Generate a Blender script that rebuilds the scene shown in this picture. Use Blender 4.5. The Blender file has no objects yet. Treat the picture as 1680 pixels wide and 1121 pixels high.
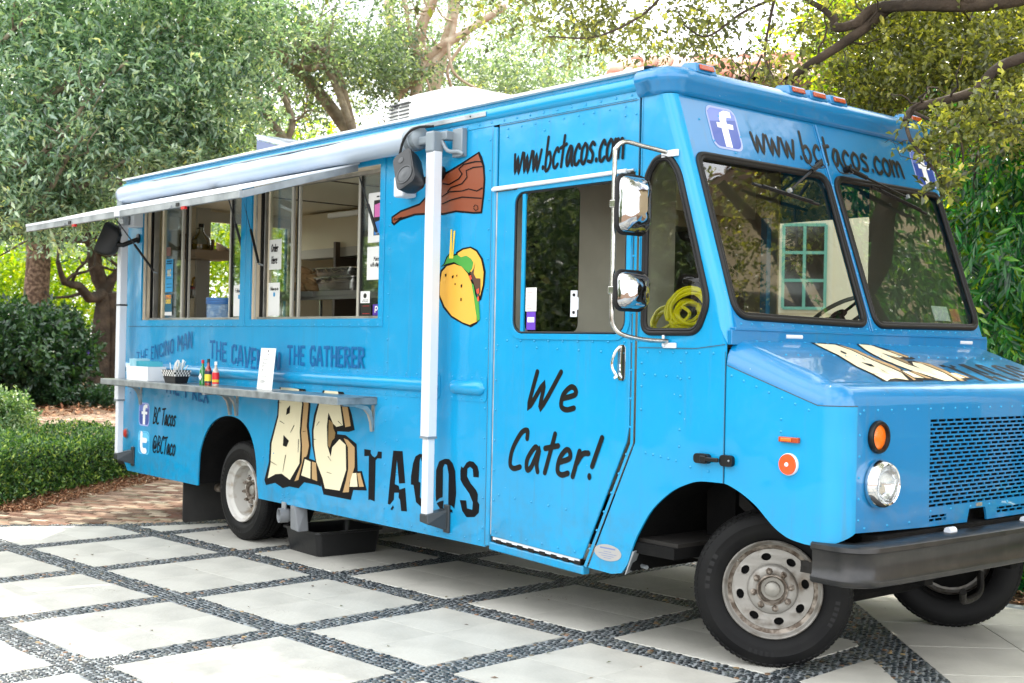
import bpy, math, random
import numpy as np
from mathutils import Vector, Matrix, Euler
from mathutils.geometry import tessellate_polygon
random.seed(7); RNG = np.random.default_rng(7)
D = bpy.data
C = bpy.context.scene.collection
SC = bpy.context.scene
R = math.radians
PI = math.pi
# ------------------------------------------------------------------ camera
FWD = Vector((-0.76244971, 0.64703182, 0.00450034))
RGT = Vector((0.64697337, 0.76223871, 0.02043547))
UPV = Vector((-0.00979207, -0.01849262, 0.99978105))
CAMP = Vector((11.55, -4.90, 1.62)); FPX = 2056.71
cam = D.cameras.new('camera'); cam_o = D.objects.new('camera', cam); C.objects.link(cam_o)
mw = Matrix(((RGT.x, UPV.x, -FWD.x, CAMP.x), (RGT.y, UPV.y, -FWD.y, CAMP.y), (RGT.z, UPV.z, -FWD.z, CAMP.z), (0, 0, 0, 1)))
cam_o.matrix_world = mw
cam.sensor_width = 36; cam.lens = FPX / 1680 * 36
cam.clip_start = 0.05; cam.clip_end = 1500
cam.dof.use_dof = True; cam.dof.focus_distance = 7.0; cam.dof.aperture_fstop = 5.0
SC.camera = cam_o
# ------------------------------------------------------------------ sky, sun, exposure
SUN_EL, SUN_ROT = R(56), R(-48)
w = D.worlds.new('World'); SC.world = w; w.use_nodes = True
nt = w.node_tree; bg = nt.nodes['Background']
sky = nt.nodes.new('ShaderNodeTexSky'); sky.sky_type = 'NISHITA'; sky.sun_disc = False
sky.sun_elevation = SUN_EL; sky.sun_rotation = SUN_ROT
sky.air_density = 0.8; sky.dust_density = 3.0; sky.ozone_density = 0.6
tc = nt.nodes.new('ShaderNodeTexCoord')
cn = nt.nodes.new('ShaderNodeTexNoise'); cn.inputs['Scale'].default_value = 2.6; cn.inputs['Detail'].default_value = 7; cn.inputs['Roughness'].default_value = 0.6
cr = nt.nodes.new('ShaderNodeValToRGB'); cr.color_ramp.elements[0].position = 0.28; cr.color_ramp.elements[1].position = 0.52
mx = nt.nodes.new('ShaderNodeMix'); mx.data_type = 'RGBA'
mx.inputs[7].default_value = (13.4, 13.6, 13.9, 1)
nt.links.new(tc.outputs['Generated'], cn.inputs['Vector']); nt.links.new(cn.outputs['Fac'], cr.inputs['Fac'])
nt.links.new(cr.outputs['Color'], mx.inputs[0]); nt.links.new(sky.outputs['Color'], mx.inputs[6]); nt.links.new(mx.outputs[2], bg.inputs['Color'])
bg.inputs['Strength'].default_value = 0.13
sl = D.lights.new('sun', 'SUN'); sl.energy = 3.6; sl.angle = R(0.6); sl.color = (1.0, 0.93, 0.82)
so = D.objects.new('sun', sl); C.objects.link(so)
sd = Vector((math.sin(SUN_ROT) * math.cos(SUN_EL), math.cos(SUN_ROT) * math.cos(SUN_EL), math.sin(SUN_EL)))
so.rotation_euler = sd.to_track_quat('Z', 'Y').to_euler(); so.location = (0, 0, 30)
vs = SC.view_settings; vs.view_transform = 'Standard'; vs.look = 'None'; vs.gamma = 1; vs.use_curve_mapping = False
vs.exposure = 1.2
SC.cycles.max_bounces = 12; SC.cycles.diffuse_bounces = 8; SC.cycles.glossy_bounces = 5; SC.cycles.transparent_max_bounces = 12; SC.cycles.use_denoising = True
SC.cycles.sample_clamp_indirect = 8

def at(px, py, depth):
    """a point seen in direction (px, py) of the photograph at a given distance in metres"""
    return CAMP + (FWD + RGT * ((px - 840) / FPX) - UPV * ((py - 560.5) / FPX)) * depth
# ------------------------------------------------------------------ materials
def lin(h):
    h = h.lstrip('#'); c = [int(h[i:i + 2], 16) / 255 for i in (0, 2, 4)]
    return tuple((x / 12.92 if x <= .04045 else ((x + .055) / 1.055) ** 2.4) for x in c) + (1,)
MATS = {}
def mat(name, col, rough=.5, metal=0., coat=0., bump=None, var=None, spec=None, trans=0., alpha=1., emis=None, ior=None):
    """col: hex or rgb tuple; bump=(scale, strength, detail); var=(hex2, scale, detail, lo, hi)"""
    if name in MATS: return MATS[name]
    m = D.materials.new(name); m.use_nodes = True; n = m.node_tree; b = n.nodes['Principled BSDF']
    c = lin(col) if isinstance(col, str) else tuple(col) + (1,)
    b.inputs['Base Color'].default_value = c; b.inputs['Roughness'].default_value = rough; b.inputs['Metallic'].default_value = metal
    b.inputs['Coat Weight'].default_value = coat; b.inputs['Coat Roughness'].default_value = .04
    if spec is not None: b.inputs['Specular IOR Level'].default_value = spec
    if trans: b.inputs['Transmission Weight'].default_value = trans
    if ior: b.inputs['IOR'].default_value = ior
    if alpha < 1: b.inputs['Alpha'].default_value = alpha
    if emis: b.inputs['Emission Color'].default_value = lin(emis[0]); b.inputs['Emission Strength'].default_value = emis[1]
    t = None
    if bump or var:
        t = n.nodes.new('ShaderNodeTexCoord')
    if bump:
        x = n.nodes.new('ShaderNodeTexNoise'); x.inputs['Scale'].default_value = bump[0]; x.inputs['Detail'].default_value = bump[2] if len(bump) > 2 else 4
        n.links.new(t.outputs['Object'], x.inputs['Vector'])
        bb = n.nodes.new('ShaderNodeBump'); bb.inputs['Strength'].default_value = bump[1]; bb.inputs['Distance'].default_value = bump[3] if len(bump) > 3 else .02
        n.links.new(x.outputs['Fac'], bb.inputs['Height']); n.links.new(bb.outputs['Normal'], b.inputs['Normal'])
        if coat: n.links.new(bb.outputs['Normal'], b.inputs['Coat Normal'])
    if var:
        x = n.nodes.new('ShaderNodeTexNoise'); x.inputs['Scale'].default_value = var[1]; x.inputs['Detail'].default_value = var[2]
        n.links.new(t.outputs['Object'], x.inputs['Vector'])
        r = n.nodes.new('ShaderNodeValToRGB'); r.color_ramp.elements[0].position = var[3]; r.color_ramp.elements[1].position = var[4]
        r.color_ramp.elements[0].color = c; r.color_ramp.elements[1].color = lin(var[0])
        n.links.new(x.outputs['Fac'], r.inputs['Fac']); n.links.new(r.outputs['Color'], b.inputs['Base Color'])
    MATS[name] = m; return m
def glass_mat(name, tint=(.75, .85, .8), refl=1.0, darken=.75):
    """thin pane: tinted see-through with a mirror reflection by Fresnel"""
    if name in MATS: return MATS[name]
    m = D.materials.new(name); m.use_nodes = True; n = m.node_tree; n.nodes.remove(n.nodes['Principled BSDF'])
    out = n.nodes['Material Output']; tr = n.nodes.new('ShaderNodeBsdfTransparent'); gl = n.nodes.new('ShaderNodeBsdfGlossy')
    tr.inputs['Color'].default_value = tuple(x * darken for x in tint) + (1,); gl.inputs['Roughness'].default_value = .015
    gl.inputs['Color'].default_value = (1, 1, 1, 1)
    fr = n.nodes.new('ShaderNodeFresnel'); fr.inputs['IOR'].default_value = 1.55
    ma = n.nodes.new('ShaderNodeMath'); ma.operation = 'MULTIPLY'; ma.inputs[1].default_value = refl; ma.use_clamp = True
    mi = n.nodes.new('ShaderNodeMixShader'); n.links.new(fr.outputs[0], ma.inputs[0]); n.links.new(ma.outputs[0], mi.inputs[0])
    n.links.new(tr.outputs[0], mi.inputs[1]); n.links.new(gl.outputs[0], mi.inputs[2]); n.links.new(mi.outputs[0], out.inputs['Surface'])
    MATS[name] = m; return m
def attr_mat(name, cols, rough=.6, bump=None, spec=.5, trans=0., var=None, transcol=None):
    """colour picked from a ramp by the per-piece attribute 'rnd' (or by Object Info random when no attribute)"""
    if name in MATS: return MATS[name]
    m = D.materials.new(name); m.use_nodes = True; n = m.node_tree; b = n.nodes['Principled BSDF']
    a = n.nodes.new('ShaderNodeAttribute'); a.attribute_name = 'rnd'
    r = n.nodes.new('ShaderNodeValToRGB'); el = r.color_ramp.elements
    while len(el) < len(cols): el.new(.5)
    for i, (p, c) in enumerate(cols): el[i].position = p; el[i].color = lin(c)
    n.links.new(a.outputs['Fac'], r.inputs['Fac'])
    colout = r.outputs['Color']
    if var:
        t = n.nodes.new('ShaderNodeTexCoord'); x = n.nodes.new('ShaderNodeTexNoise'); x.inputs['Scale'].default_value = var[0]; x.inputs['Detail'].default_value = 6
        n.links.new(t.outputs['Object'], x.inputs['Vector']); q = n.nodes.new('ShaderNodeMix'); q.data_type = 'RGBA'; q.blend_type = 'MULTIPLY'
        rr = n.nodes.new('ShaderNodeValToRGB'); rr.color_ramp.elements[0].position = .3; rr.color_ramp.elements[1].position = .6
        v = var[1]; rr.color_ramp.elements[0].color = (v, v, v, 1); rr.color_ramp.elements[1].color = (1, 1, 1, 1)
        n.links.new(x.outputs['Fac'], rr.inputs['Fac']); q.inputs[0].default_value = 1
        n.links.new(colout, q.inputs[6]); n.links.new(rr.outputs['Color'], q.inputs[7]); colout = q.outputs[2]
    n.links.new(colout, b.inputs['Base Color']); b.inputs['Roughness'].default_value = rough; b.inputs['Specular IOR Level'].default_value = spec
    if bump:
        t = n.nodes.new('ShaderNodeTexCoord'); x = n.nodes.new('ShaderNodeTexNoise'); x.inputs['Scale'].default_value = bump[0]; x.inputs['Detail'].default_value = 5
        n.links.new(t.outputs['Object'], x.inputs['Vector']); bb = n.nodes.new('ShaderNodeBump'); bb.inputs['Strength'].default_value = bump[1]; bb.inputs['Distance'].default_value = .01
        n.links.new(x.outputs['Fac'], bb.inputs['Height']); n.links.new(bb.outputs['Normal'], b.inputs['Normal'])
    if trans:
        tb = n.nodes.new('ShaderNodeBsdfTranslucent'); mi = n.nodes.new('ShaderNodeMixShader'); mi.inputs[0].default_value = trans
        g = n.nodes.new('ShaderNodeMix'); g.data_type = 'RGBA'; g.blend_type = 'MULTIPLY'; g.inputs[0].default_value = 1
        g.inputs[7].default_value = transcol or (2.6, 2.4, .8, 1)
        n.links.new(colout, g.inputs[6]); n.links.new(g.outputs[2], tb.inputs['Color'])
        n.links.new(b.outputs[0], mi.inputs[1]); n.links.new(tb.outputs[0], mi.inputs[2])
        n.links.new(mi.outputs[0], n.nodes['Material Output'].inputs['Surface'])
    MATS[name] = m; return m
# ------------------------------------------------------------------ mesh helpers
def link(o, parent=None):
    C.objects.link(o)
    if parent is not None: o.parent = parent
    return o
def tag(o, label=None, cat=None, group=None, kind=None):
    if label: o['label'] = label
    if cat: o['category'] = cat
    if group: o['group'] = group
    if kind: o['kind'] = kind
    return o
def empty(name, loc=(0, 0, 0), rz=0, label=None, cat=None, group=None):
    o = D.objects.new(name, None); o.empty_display_size = .1; o.location = loc; o.rotation_euler = (0, 0, rz); C.objects.link(o)
    return tag(o, label, cat, group)
class MB:
    def __init__(s): s.v = []; s.f = []
    def add(s, v, f):
        k = len(s.v); s.v += [tuple(p) for p in v]; s.f += [tuple(i + k for i in q) for q in f]; return s
    def box(s, x0, x1, y0, y1, z0, z1):
        return s.add([(x0, y0, z0), (x1, y0, z0), (x1, y1, z0), (x0, y1, z0), (x0, y0, z1), (x1, y0, z1), (x1, y1, z1), (x0, y1, z1)],
                     [(0, 3, 2, 1), (4, 5, 6, 7), (0, 1, 5, 4), (1, 2, 6, 5), (2, 3, 7, 6), (3, 0, 4, 7)])
    def hexa(s, p):  # 8 points: bottom ring (0-3) and top ring (4-7)
        return s.add(p, [(0, 3, 2, 1), (4, 5, 6, 7), (0, 1, 5, 4), (1, 2, 6, 5), (2, 3, 7, 6), (3, 0, 4, 7)])
    def obox(s, c, size, rot):
        m = rot if isinstance(rot, Matrix) else Euler(rot).to_matrix()
        p = [Vector(c) + m @ Vector((sx * size[0] / 2, sy * size[1] / 2, sz * size[2] / 2)) for sz in (-1, 1) for sx, sy in ((-1, -1), (1, -1), (1, 1), (-1, 1))]
        return s.hexa(p)
    def tube(s, path, r, n=8, caps=True, closed=False):
        path = [Vector(p) for p in path]; m = len(path); rr = r if isinstance(r, (list, tuple)) else [r] * m
        tang = []
        for i in range(m):
            a = path[(i - 1) % m] if (i or closed) else path[0]; b = path[(i + 1) % m] if (i < m - 1 or closed) else path[-1]
            t = (b - a); tang.append(t.normalized() if t.length > 1e-9 else Vector((0, 0, 1)))
        ref = Vector((0, 0, 1)) if abs(tang[0].z) < .9 else Vector((1, 0, 0)); u = tang[0].cross(ref).normalized()
        vs_, fs = [], []
        for i in range(m):
            u = (u - tang[i] * u.dot(tang[i])); u = u.normalized() if u.length > 1e-6 else tang[i].orthogonal().normalized()
            v = tang[i].cross(u)
            for k in range(n):
                a = 2 * PI * k / n; vs_.append(path[i] + (u * math.cos(a) + v * math.sin(a)) * rr[i])
        L = m if closed else m - 1
        for i in range(L):
            j = (i + 1) % m
            for k in range(n):
                q = (k + 1) % n; fs.append((i * n + k, i * n + q, j * n + q, j * n + k))
        if caps and not closed: fs.append(tuple(range(n - 1, -1, -1))); fs.append(tuple((m - 1) * n + k for k in range(n)))
        return s.add(vs_, fs)
    def cyl(s, a, b, r, n=16, r2=None): return s.tube([a, b], [r, r if r2 is None else r2], n)
    def lathe(s, prof, o, axis=(0, 0, 1), n=24, close=False):
        ax = Vector(axis).normalized(); u = ax.orthogonal().normalized(); v = ax.cross(u); o = Vector(o)
        vs_, fs = [], []
        for (rr, h) in prof:
            for k in range(n):
                a = 2 * PI * k / n; vs_.append(o + ax * h + (u * math.cos(a) + v * math.sin(a)) * rr)
        for i in range(len(prof) - 1):
            for k in range(n):
                q = (k + 1) % n; fs.append((i * n + k, i * n + q, (i + 1) * n + q, (i + 1) * n + k))
        if close: fs.append(tuple(range(n - 1, -1, -1))); fs.append(tuple((len(prof) - 1) * n + k for k in range(n)))
        return s.add(vs_, fs)
    def plate(s, outer, holes, fa, fb=None):
        """polygon with holes; fa/fb map a 2D point to the front/back 3D point"""
        loops = [outer] + list(holes); tr = tessellate_polygon([[Vector((p[0], p[1], 0)) for p in L] for L in loops])
        flat = [p for L in loops for p in L]; n = len(flat)
        area = sum(outer[i][0] * outer[(i + 1) % len(outer)][1] - outer[(i + 1) % len(outer)][0] * outer[i][1] for i in range(len(outer)))
        v = [fa(*p) for p in flat]; f = []
        for t in tr:
            a, b, c = (flat[i] for i in t); ar = (b[0] - a[0]) * (c[1] - a[1]) - (c[0] - a[0]) * (b[1] - a[1])
            if abs(ar) < 1e-12: continue
            f.append(tuple(t) if ar > 0 else (t[0], t[2], t[1]))
        if fb:
            v += [fb(*p) for p in flat]; f += [tuple(i + n for i in reversed(t)) for t in f]
            k = 0
            for L in loops:
                m = len(L)
                for i in range(m):
                    j = (i + 1) % m; f.append((k + i, k + i + n, k + j + n, k + j))
                k += m
        return s.add(v, f)
    def loft(s, rings, closed=False, caps=False):
        n = len(rings[0]); v = [p for r_ in rings for p in r_]; f = []
        for i in range(len(rings) - 1):
            for k in range(n if closed else n - 1):
                q = (k + 1) % n; f.append((i * n + k, i * n + q, (i + 1) * n + q, (i + 1) * n + k))
        if caps: f.append(tuple(range(n - 1, -1, -1))); f.append(tuple((len(rings) - 1) * n + k for k in range(n)))
        return s.add(v, f)
    def done(s, name, m, parent=None, smooth=40, bevel=0, seg=2, label=None, kind=None, bang=30):
        me = D.meshes.new(name); me.from_pydata(s.v, [], s.f); me.update()
        if bevel:
            import bmesh
            bm = bmesh.new(); bm.from_mesh(me); bmesh.ops.recalc_face_normals(bm, faces=bm.faces); bm.to_mesh(me); bm.free()
        if smooth:
            me.polygons.foreach_set('use_smooth', [True] * len(me.polygons)); me.set_sharp_from_angle(angle=R(smooth))
        me.materials.append(m)
        o = D.objects.new(name, me); link(o, parent)
        if bevel:
            b = o.modifiers.new('bevel', 'BEVEL'); b.width = bevel; b.segments = seg; b.limit_method = 'ANGLE'; b.angle_limit = R(bang); b.harden_normals = False
        if label: o['label'] = label
        if kind: o['kind'] = kind
        return o
def rrect(x0, x1, z0, z1, r, n=5):
    rs = r if isinstance(r, (tuple, list)) else (r, r, r, r); P = []
    for (cx, cz, a0, rr) in ((x1 - rs[0], z0 + rs[0], -90, rs[0]), (x1 - rs[1], z1 - rs[1], 0, rs[1]), (x0 + rs[2], z1 - rs[2], 90, rs[2]), (x0 + rs[3], z0 + rs[3], 180, rs[3])):
        for k in range(n + 1):
            a = R(a0 + 90 * k / n); P.append((cx + rr * math.cos(a), cz + rr * math.sin(a)))
    return P
def rpoly(pts, r, n=5):
    """round the corners of a polygon"""
    out = []; m = len(pts); rs = r if isinstance(r, (list, tuple)) else [r] * m
    for i in range(m):
        p = Vector(pts[i]); a = Vector(pts[i - 1]) - p; b = Vector(pts[(i + 1) % m]) - p; q = min(rs[i], a.length * .45, b.length * .45)
        A = p + a.normalized() * q; B = p + b.normalized() * q
        for k in range(n + 1):
            t = k / n; out.append(tuple(A * (1 - t) ** 2 + p * 2 * t * (1 - t) + B * t * t))
    return out
def inset(poly, d):
    """offset a CCW/CW polygon by d towards its inside (d<0 grows it)"""
    m = len(poly); area = sum(poly[i][0] * poly[(i + 1) % m][1] - poly[(i + 1) % m][0] * poly[i][1] for i in range(m)); sg = 1 if area > 0 else -1
    out = []
    for i in range(m):
        p = Vector(poly[i]); a = (p - Vector(poly[i - 1])); b = (Vector(poly[(i + 1) % m]) - p)
        if a.length < 1e-9: a = b
        if b.length < 1e-9: b = a
        a.normalize(); b.normalize(); na = Vector((-a.y, a.x)) * sg; nb = Vector((-b.y, b.x)) * sg; nn = na + nb
        nn = nn.normalized() if nn.length > 1e-6 else na; c = max(.4, nn.dot(na)); out.append(tuple(p + nn * (d / c)))
    return out
def arc_pts(cx, cz, r, a0, a1, n=10): return [(cx + r * math.cos(R(a0 + (a1 - a0) * k / n)), cz + r * math.sin(R(a0 + (a1 - a0) * k / n))) for k in range(n + 1)]
def crom(pts, n=6, closed=False):
    if len(pts) < 3: return [tuple(p) for p in pts]
    P = [Vector(p) for p in pts]; m = len(P); out = []
    for i in range(m if closed else m - 1):
        a, b, c, d = (P[(i - 1) % m] if (i or closed) else P[0]), P[i], P[(i + 1) % m], (P[(i + 2) % m] if (i + 2 < m or closed) else P[-1])
        for k in range(n):
            t = k / n; out.append(tuple(.5 * ((2 * b) + (c - a) * t + (2 * a - 5 * b + 4 * c - d) * t * t + (3 * b - a - 3 * c + d) * t ** 3)))
    if not closed: out.append(tuple(P[-1]))
    return out
# ---- hand lettering: every glyph a few strokes; (advance, strokes)
HAND = {
 'w': (.66, [[(0, .62), (.1, .02), (.24, .5), (.36, .0), (.56, .64)]]), '.': (.24, ['.']),
 'b': (.5, [[(.08, 1.02), (.03, .03), (.24, -.02), (.36, .25), (.25, .52), (.06, .42)]]),
 'c': (.46, [[(.36, .5), (.24, .62), (.05, .36), (.08, .06), (.22, -.01), (.36, .1)]]),
 't': (.46, [[(.24, .98), (.15, .0)], [(.02, .6), (.4, .7)]]),
 'a': (.5, [[(.34, .52), (.2, .6), (.03, .28), (.08, .02), (.2, .1), (.34, .54), (.35, .2), (.42, .0)]]),
 'o': (.48, [[(.22, .62), (.05, .42), (.05, .12), (.2, -.01), (.36, .2), (.36, .5), (.22, .62)]]),
 's': (.44, [[(.36, .54), (.22, .62), (.08, .46), (.28, .26), (.24, .03), (.02, .05)]]),
 'm': (.66, [[(.03, .6), (.03, .0)], [(.04, .36), (.16, .58), (.26, .5), (.27, .02)], [(.28, .36), (.42, .58), (.52, .46), (.56, .0)]]),
 'W': (.78, [[(.08, 1), (.03, .0), (.3, .66), (.34, .0), (.68, 1.02)]]),
 'e': (.5, [[(.06, .3), (.34, .42), (.32, .58), (.2, .62), (.06, .4), (.06, .1), (.2, 0), (.38, .06)]]),
 'C': (.56, [[(.46, .8), (.42, 1.0), (.24, .92), (.06, .5), (.06, .12), (.2, .0), (.4, .06)]]),
 'B': (.58, [[(.14, 1), (.05, .0)], [(.14, .98), (.4, .9), (.38, .64), (.1, .52)], [(.11, .5), (.45, .38), (.36, .08), (.06, .01)]]),
 'T': (.5, [[(.0, .94), (.5, 1.0)], [(.27, .96), (.18, .0)]]),
 'r': (.42, [[(.1, .62), (.04, .0)], [(.07, .3), (.2, .56), (.36, .6)]]),
 '!': (.34, [[(.24, 1.0), (.12, .3)], '.']),
 '@': (.82, [[(.5, .5), (.4, .66), (.26, .56), (.22, .3), (.34, .2), (.5, .5), (.52, .24), (.66, .3), (.72, .6), (.6, .88), (.34, .96), (.1, .7), (.06, .3), (.2, .04), (.46, -.02), (.66, .1)]]),
 ' ': (.34, []), 'H': (.55, [[(.08, 1), (.04, 0)], [(.44, 1), (.4, 0)], [(.06, .5), (.42, .52)]]),
 'O': (.6, [[(.28, 1), (.06, .7), (.06, .25), (.26, 0), (.48, .3), (.46, .8), (.28, 1)]]),
 'd': (.5, [[(.34, 1), (.36, 0)], [(.34, .45), (.2, .6), (.04, .3), (.12, .02), (.34, .12)]]),
 'F': (.5, [[(.06, 0), (.08, 1), (.42, .98)], [(.07, .52), (.34, .54)]]), 'l': (.22, [[(.08, 1), (.08, 0)]]),
 'u': (.48, [[(.04, .6), (.06, .1), (.2, 0), (.34, .16), (.36, .6)], [(.36, .5), (.38, 0)]]), 'n': (.48, [[(.05, .6), (.05, 0)], [(.06, .36), (.2, .6), (.34, .5), (.36, 0)]]),
 'M': (.66, [[(.04, 0), (.1, 1), (.3, .4), (.5, 1), (.56, 0)]]), 'k': (.44, [[(.06, 1), (.05, 0)], [(.34, .6), (.07, .26), (.36, 0)]]), 'i': (.2, [[(.08, .6), (.08, 0)], '\'']),
 'h': (.48, [[(.06, 1), (.05, 0)], [(.06, .36), (.2, .6), (.34, .5), (.36, 0)]]), 'p': (.48, [[(.06, .6), (.04, -.35)], [(.06, .45), (.24, .6), (.36, .3), (.24, .02), (.06, .1)]]),
 '$': (.46, [[(.38, .84), (.2, .92), (.06, .72), (.34, .36), (.24, .08), (.04, .14)], [(.21, 1.04), (.2, -.06)]]), '3': (.44, [[(.04, .9), (.34, .9), (.16, .55), (.38, .3), (.2, 0), (.02, .08)]]),
}
BLOCK = {
 'T': (.52, [[(0, .93), (.46, .93)], [(.23, .86), (.23, 0)]]), 'H': (.5, [[(.07, 1), (.07, 0)], [(.39, 1), (.39, 0)], [(.12, .5), (.34, .5)]]),
 'E': (.46, [[(.07, 1), (.07, 0)], [(.13, .93), (.4, .93)], [(.13, .52), (.34, .5)], [(.13, .07), (.4, .07)]]),
 'N': (.56, [[(.07, 0), (.07, 1)], [(.1, .95), (.4, .1)], [(.43, 1), (.43, 0)]]), 'C': (.5, [[(.4, .68), (.36, .9), (.22, .94), (.09, .82), (.07, .2), (.2, .06), (.36, .1), (.41, .34)]]),
 'I': (.22, [[(.09, 1), (.09, 0)]]), 'O': (.52, [[(.23, .94), (.09, .82), (.07, .2), (.2, .06), (.34, .1), (.4, .25), (.4, .8), (.3, .93), (.21, .95)]]),
 'M': (.68, [[(.07, 0), (.07, 1)], [(.1, .96), (.29, .4)], [(.3, .4), (.5, .96)], [(.54, 1), (.54, 0)]]), 'A': (.54, [[(.04, 0), (.2, 1)], [(.27, 1), (.45, 0)], [(.13, .32), (.36, .32)]]),
 'V': (.52, [[(.02, 1), (.2, .02)], [(.26, .02), (.44, 1)]]), 'G': (.52, [[(.4, .72), (.34, .93), (.16, .92), (.07, .75), (.07, .2), (.2, .06), (.38, .1), (.41, .4)], [(.24, .42), (.37, .42)]]),
 'R': (.52, [[(.07, 1), (.07, 0)], [(.13, .93), (.36, .88), (.38, .6), (.13, .5)], [(.18, .45), (.42, 0)]]), 'X': (.52, [[(.03, 1), (.42, 0)], [(.42, 1), (.25, .58)], [(.2, .44), (.03, 0)]]),
 'P': (.5, [[(.07, 1), (.07, 0)], [(.13, .93), (.36, .88), (.38, .6), (.13, .5)]]), 'U': (.5, [[(.07, 1), (.08, .2), (.22, .06), (.36, .2), (.38, 1)]]), 'L': (.42, [[(.07, 1), (.07, 0)], [(.13, .07), (.38, .07)]]),
 'S': (.48, [[(.38, .72), (.34, .9), (.18, .93), (.08, .76), (.14, .6), (.34, .42), (.38, .22), (.24, .06), (.08, .12), (.05, .32)]]), 'Y': (.5, [[(.02, 1), (.22, .5)], [(.42, 1), (.24, .5)], [(.22, .45), (.22, 0)]]),
 'K': (.5, [[(.07, 1), (.07, 0)], [(.4, 1), (.13, .5)], [(.13, .5), (.42, 0)]]), ' ': (.3, []), 'F': (.44, [[(.07, 1), (.07, 0)], [(.13, .93), (.4, .93)], [(.13, .52), (.34, .5)]]),
 'B': (.5, [[(.07, 1), (.07, 0)], [(.13, .93), (.34, .85), (.32, .6), (.13, .53)], [(.13, .5), (.38, .42), (.36, .12), (.13, .07)]]), 'D': (.5, [[(.07, 1), (.07, 0)], [(.13, .93), (.36, .8), (.38, .2), (.13, .07)]]), '1': (.3, [[(.02, .8), (.14, .98)], [(.14, 1), (.14, 0)]]), '9': (.46, [[(.34, .6), (.2, .5), (.08, .7), (.2, .94), (.36, .8), (.34, .3), (.14, .05)]]), '6': (.46, [[(.34, .9), (.12, .6), (.08, .2), (.22, .05), (.36, .25), (.22, .48), (.1, .38)]]),
}
def ribbon(mb, pts, w, f, k=0, round_=True, jag=0):
    P = [Vector(p) for p in pts]; L, Q = [], []; m = len(P)
    for i in range(m):
        a = (P[i] - P[i - 1]) if i else (P[1] - P[0]); b = (P[i + 1] - P[i]) if i < m - 1 else a
        if a.length < 1e-9: a = b
        if b.length < 1e-9: b = a
        a = a.normalized(); b = b.normalized(); d = a + b; d = d.normalized() if d.length > 1e-3 else a
        n = Vector((-d.y, d.x)); h = w / 2 / max(.55, n.dot(Vector((-a.y, a.x)))); h *= 1 + random.uniform(-jag, jag)
        L.append(P[i] + n * h); Q.append(P[i] - n * h)
    vs_ = [f(p.x, p.y, k) for p in L + Q] + [f(p.x, p.y, k + 2.4) for p in P]; fs = [(i, 2 * m + i, 2 * m + i + 1, i + 1) for i in range(m - 1)] + [(2 * m + i, m + i, m + i + 1, 2 * m + i + 1) for i in range(m - 1)]
    mb.add(vs_, fs)
    if round_:
        for e, (p, d) in enumerate(((P[0], (P[0] - P[1]).normalized()), (P[-1], (P[-1] - P[-2]).normalized()))):
            a0 = math.atan2(d.y, d.x); fan = [p] + [p + Vector((math.cos(a0 + t), math.sin(a0 + t))) * (w / 2) for t in [(-90 + 30 * j) * PI / 180 for j in range(7)]]
            mb.add([f(q.x, q.y, k + (2.4 if q is p else 0)) for q in fan], [(0, j, j + 1) for j in range(1, 7)])
def lettering(name, s, f, x0, x1, z0, h, m, parent, font=HAND, sw=.11, slant=0., zf=None, label=None, jag=0., wsc=None):
    """s is written along x from x0 to x1 with its baseline at z0 (or zf(x)) and cap height h; f(x, z, lift) -> 3D"""
    mb = MB(); tot = sum(font[c][0] for c in s) - .08; sx = (x1 - x0) / tot; x = x0; k = 0
    for c in s:
        adv, st = font[c]; zb = z0 if zf is None else zf(x + adv * sx / 2)
        hh = h(x) if callable(h) else h
        for q in st:
            if q in ('.', "'"):
                cz = .05 if q == '.' else .85; cx = .1
                pts = [(x + cx * sx + slant * cz * hh + hh * sw * .62 * math.cos(a), zb + cz * hh + hh * sw * .8 * math.sin(a)) for a in [2 * PI * j / 10 for j in range(10)]]
                mb.add([f(p[0], p[1], k) for p in pts], [tuple(range(10))])
            else:
                pts = [(x + p[0] * sx + slant * p[1] * hh, zb + p[1] * hh) for p in q]
                if font is HAND: pts = crom(pts, 5)
                elif len(pts) == 2 and jag: pts = [tuple(Vector(pts[0]).lerp(Vector(pts[1]), t / 4)) for t in range(5)]
                ribbon(mb, pts, hh * (wsc or sw), f, k, font is HAND, jag)
            k += 1
        x += adv * sx
    return mb.done(name, m, parent, smooth=0, label=label)
def copy_tree(o, parent=None):
    c = o.copy(); C.objects.link(c); c.parent = parent
    for ch in o.children: copy_tree(ch, c)
    return c
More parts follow.
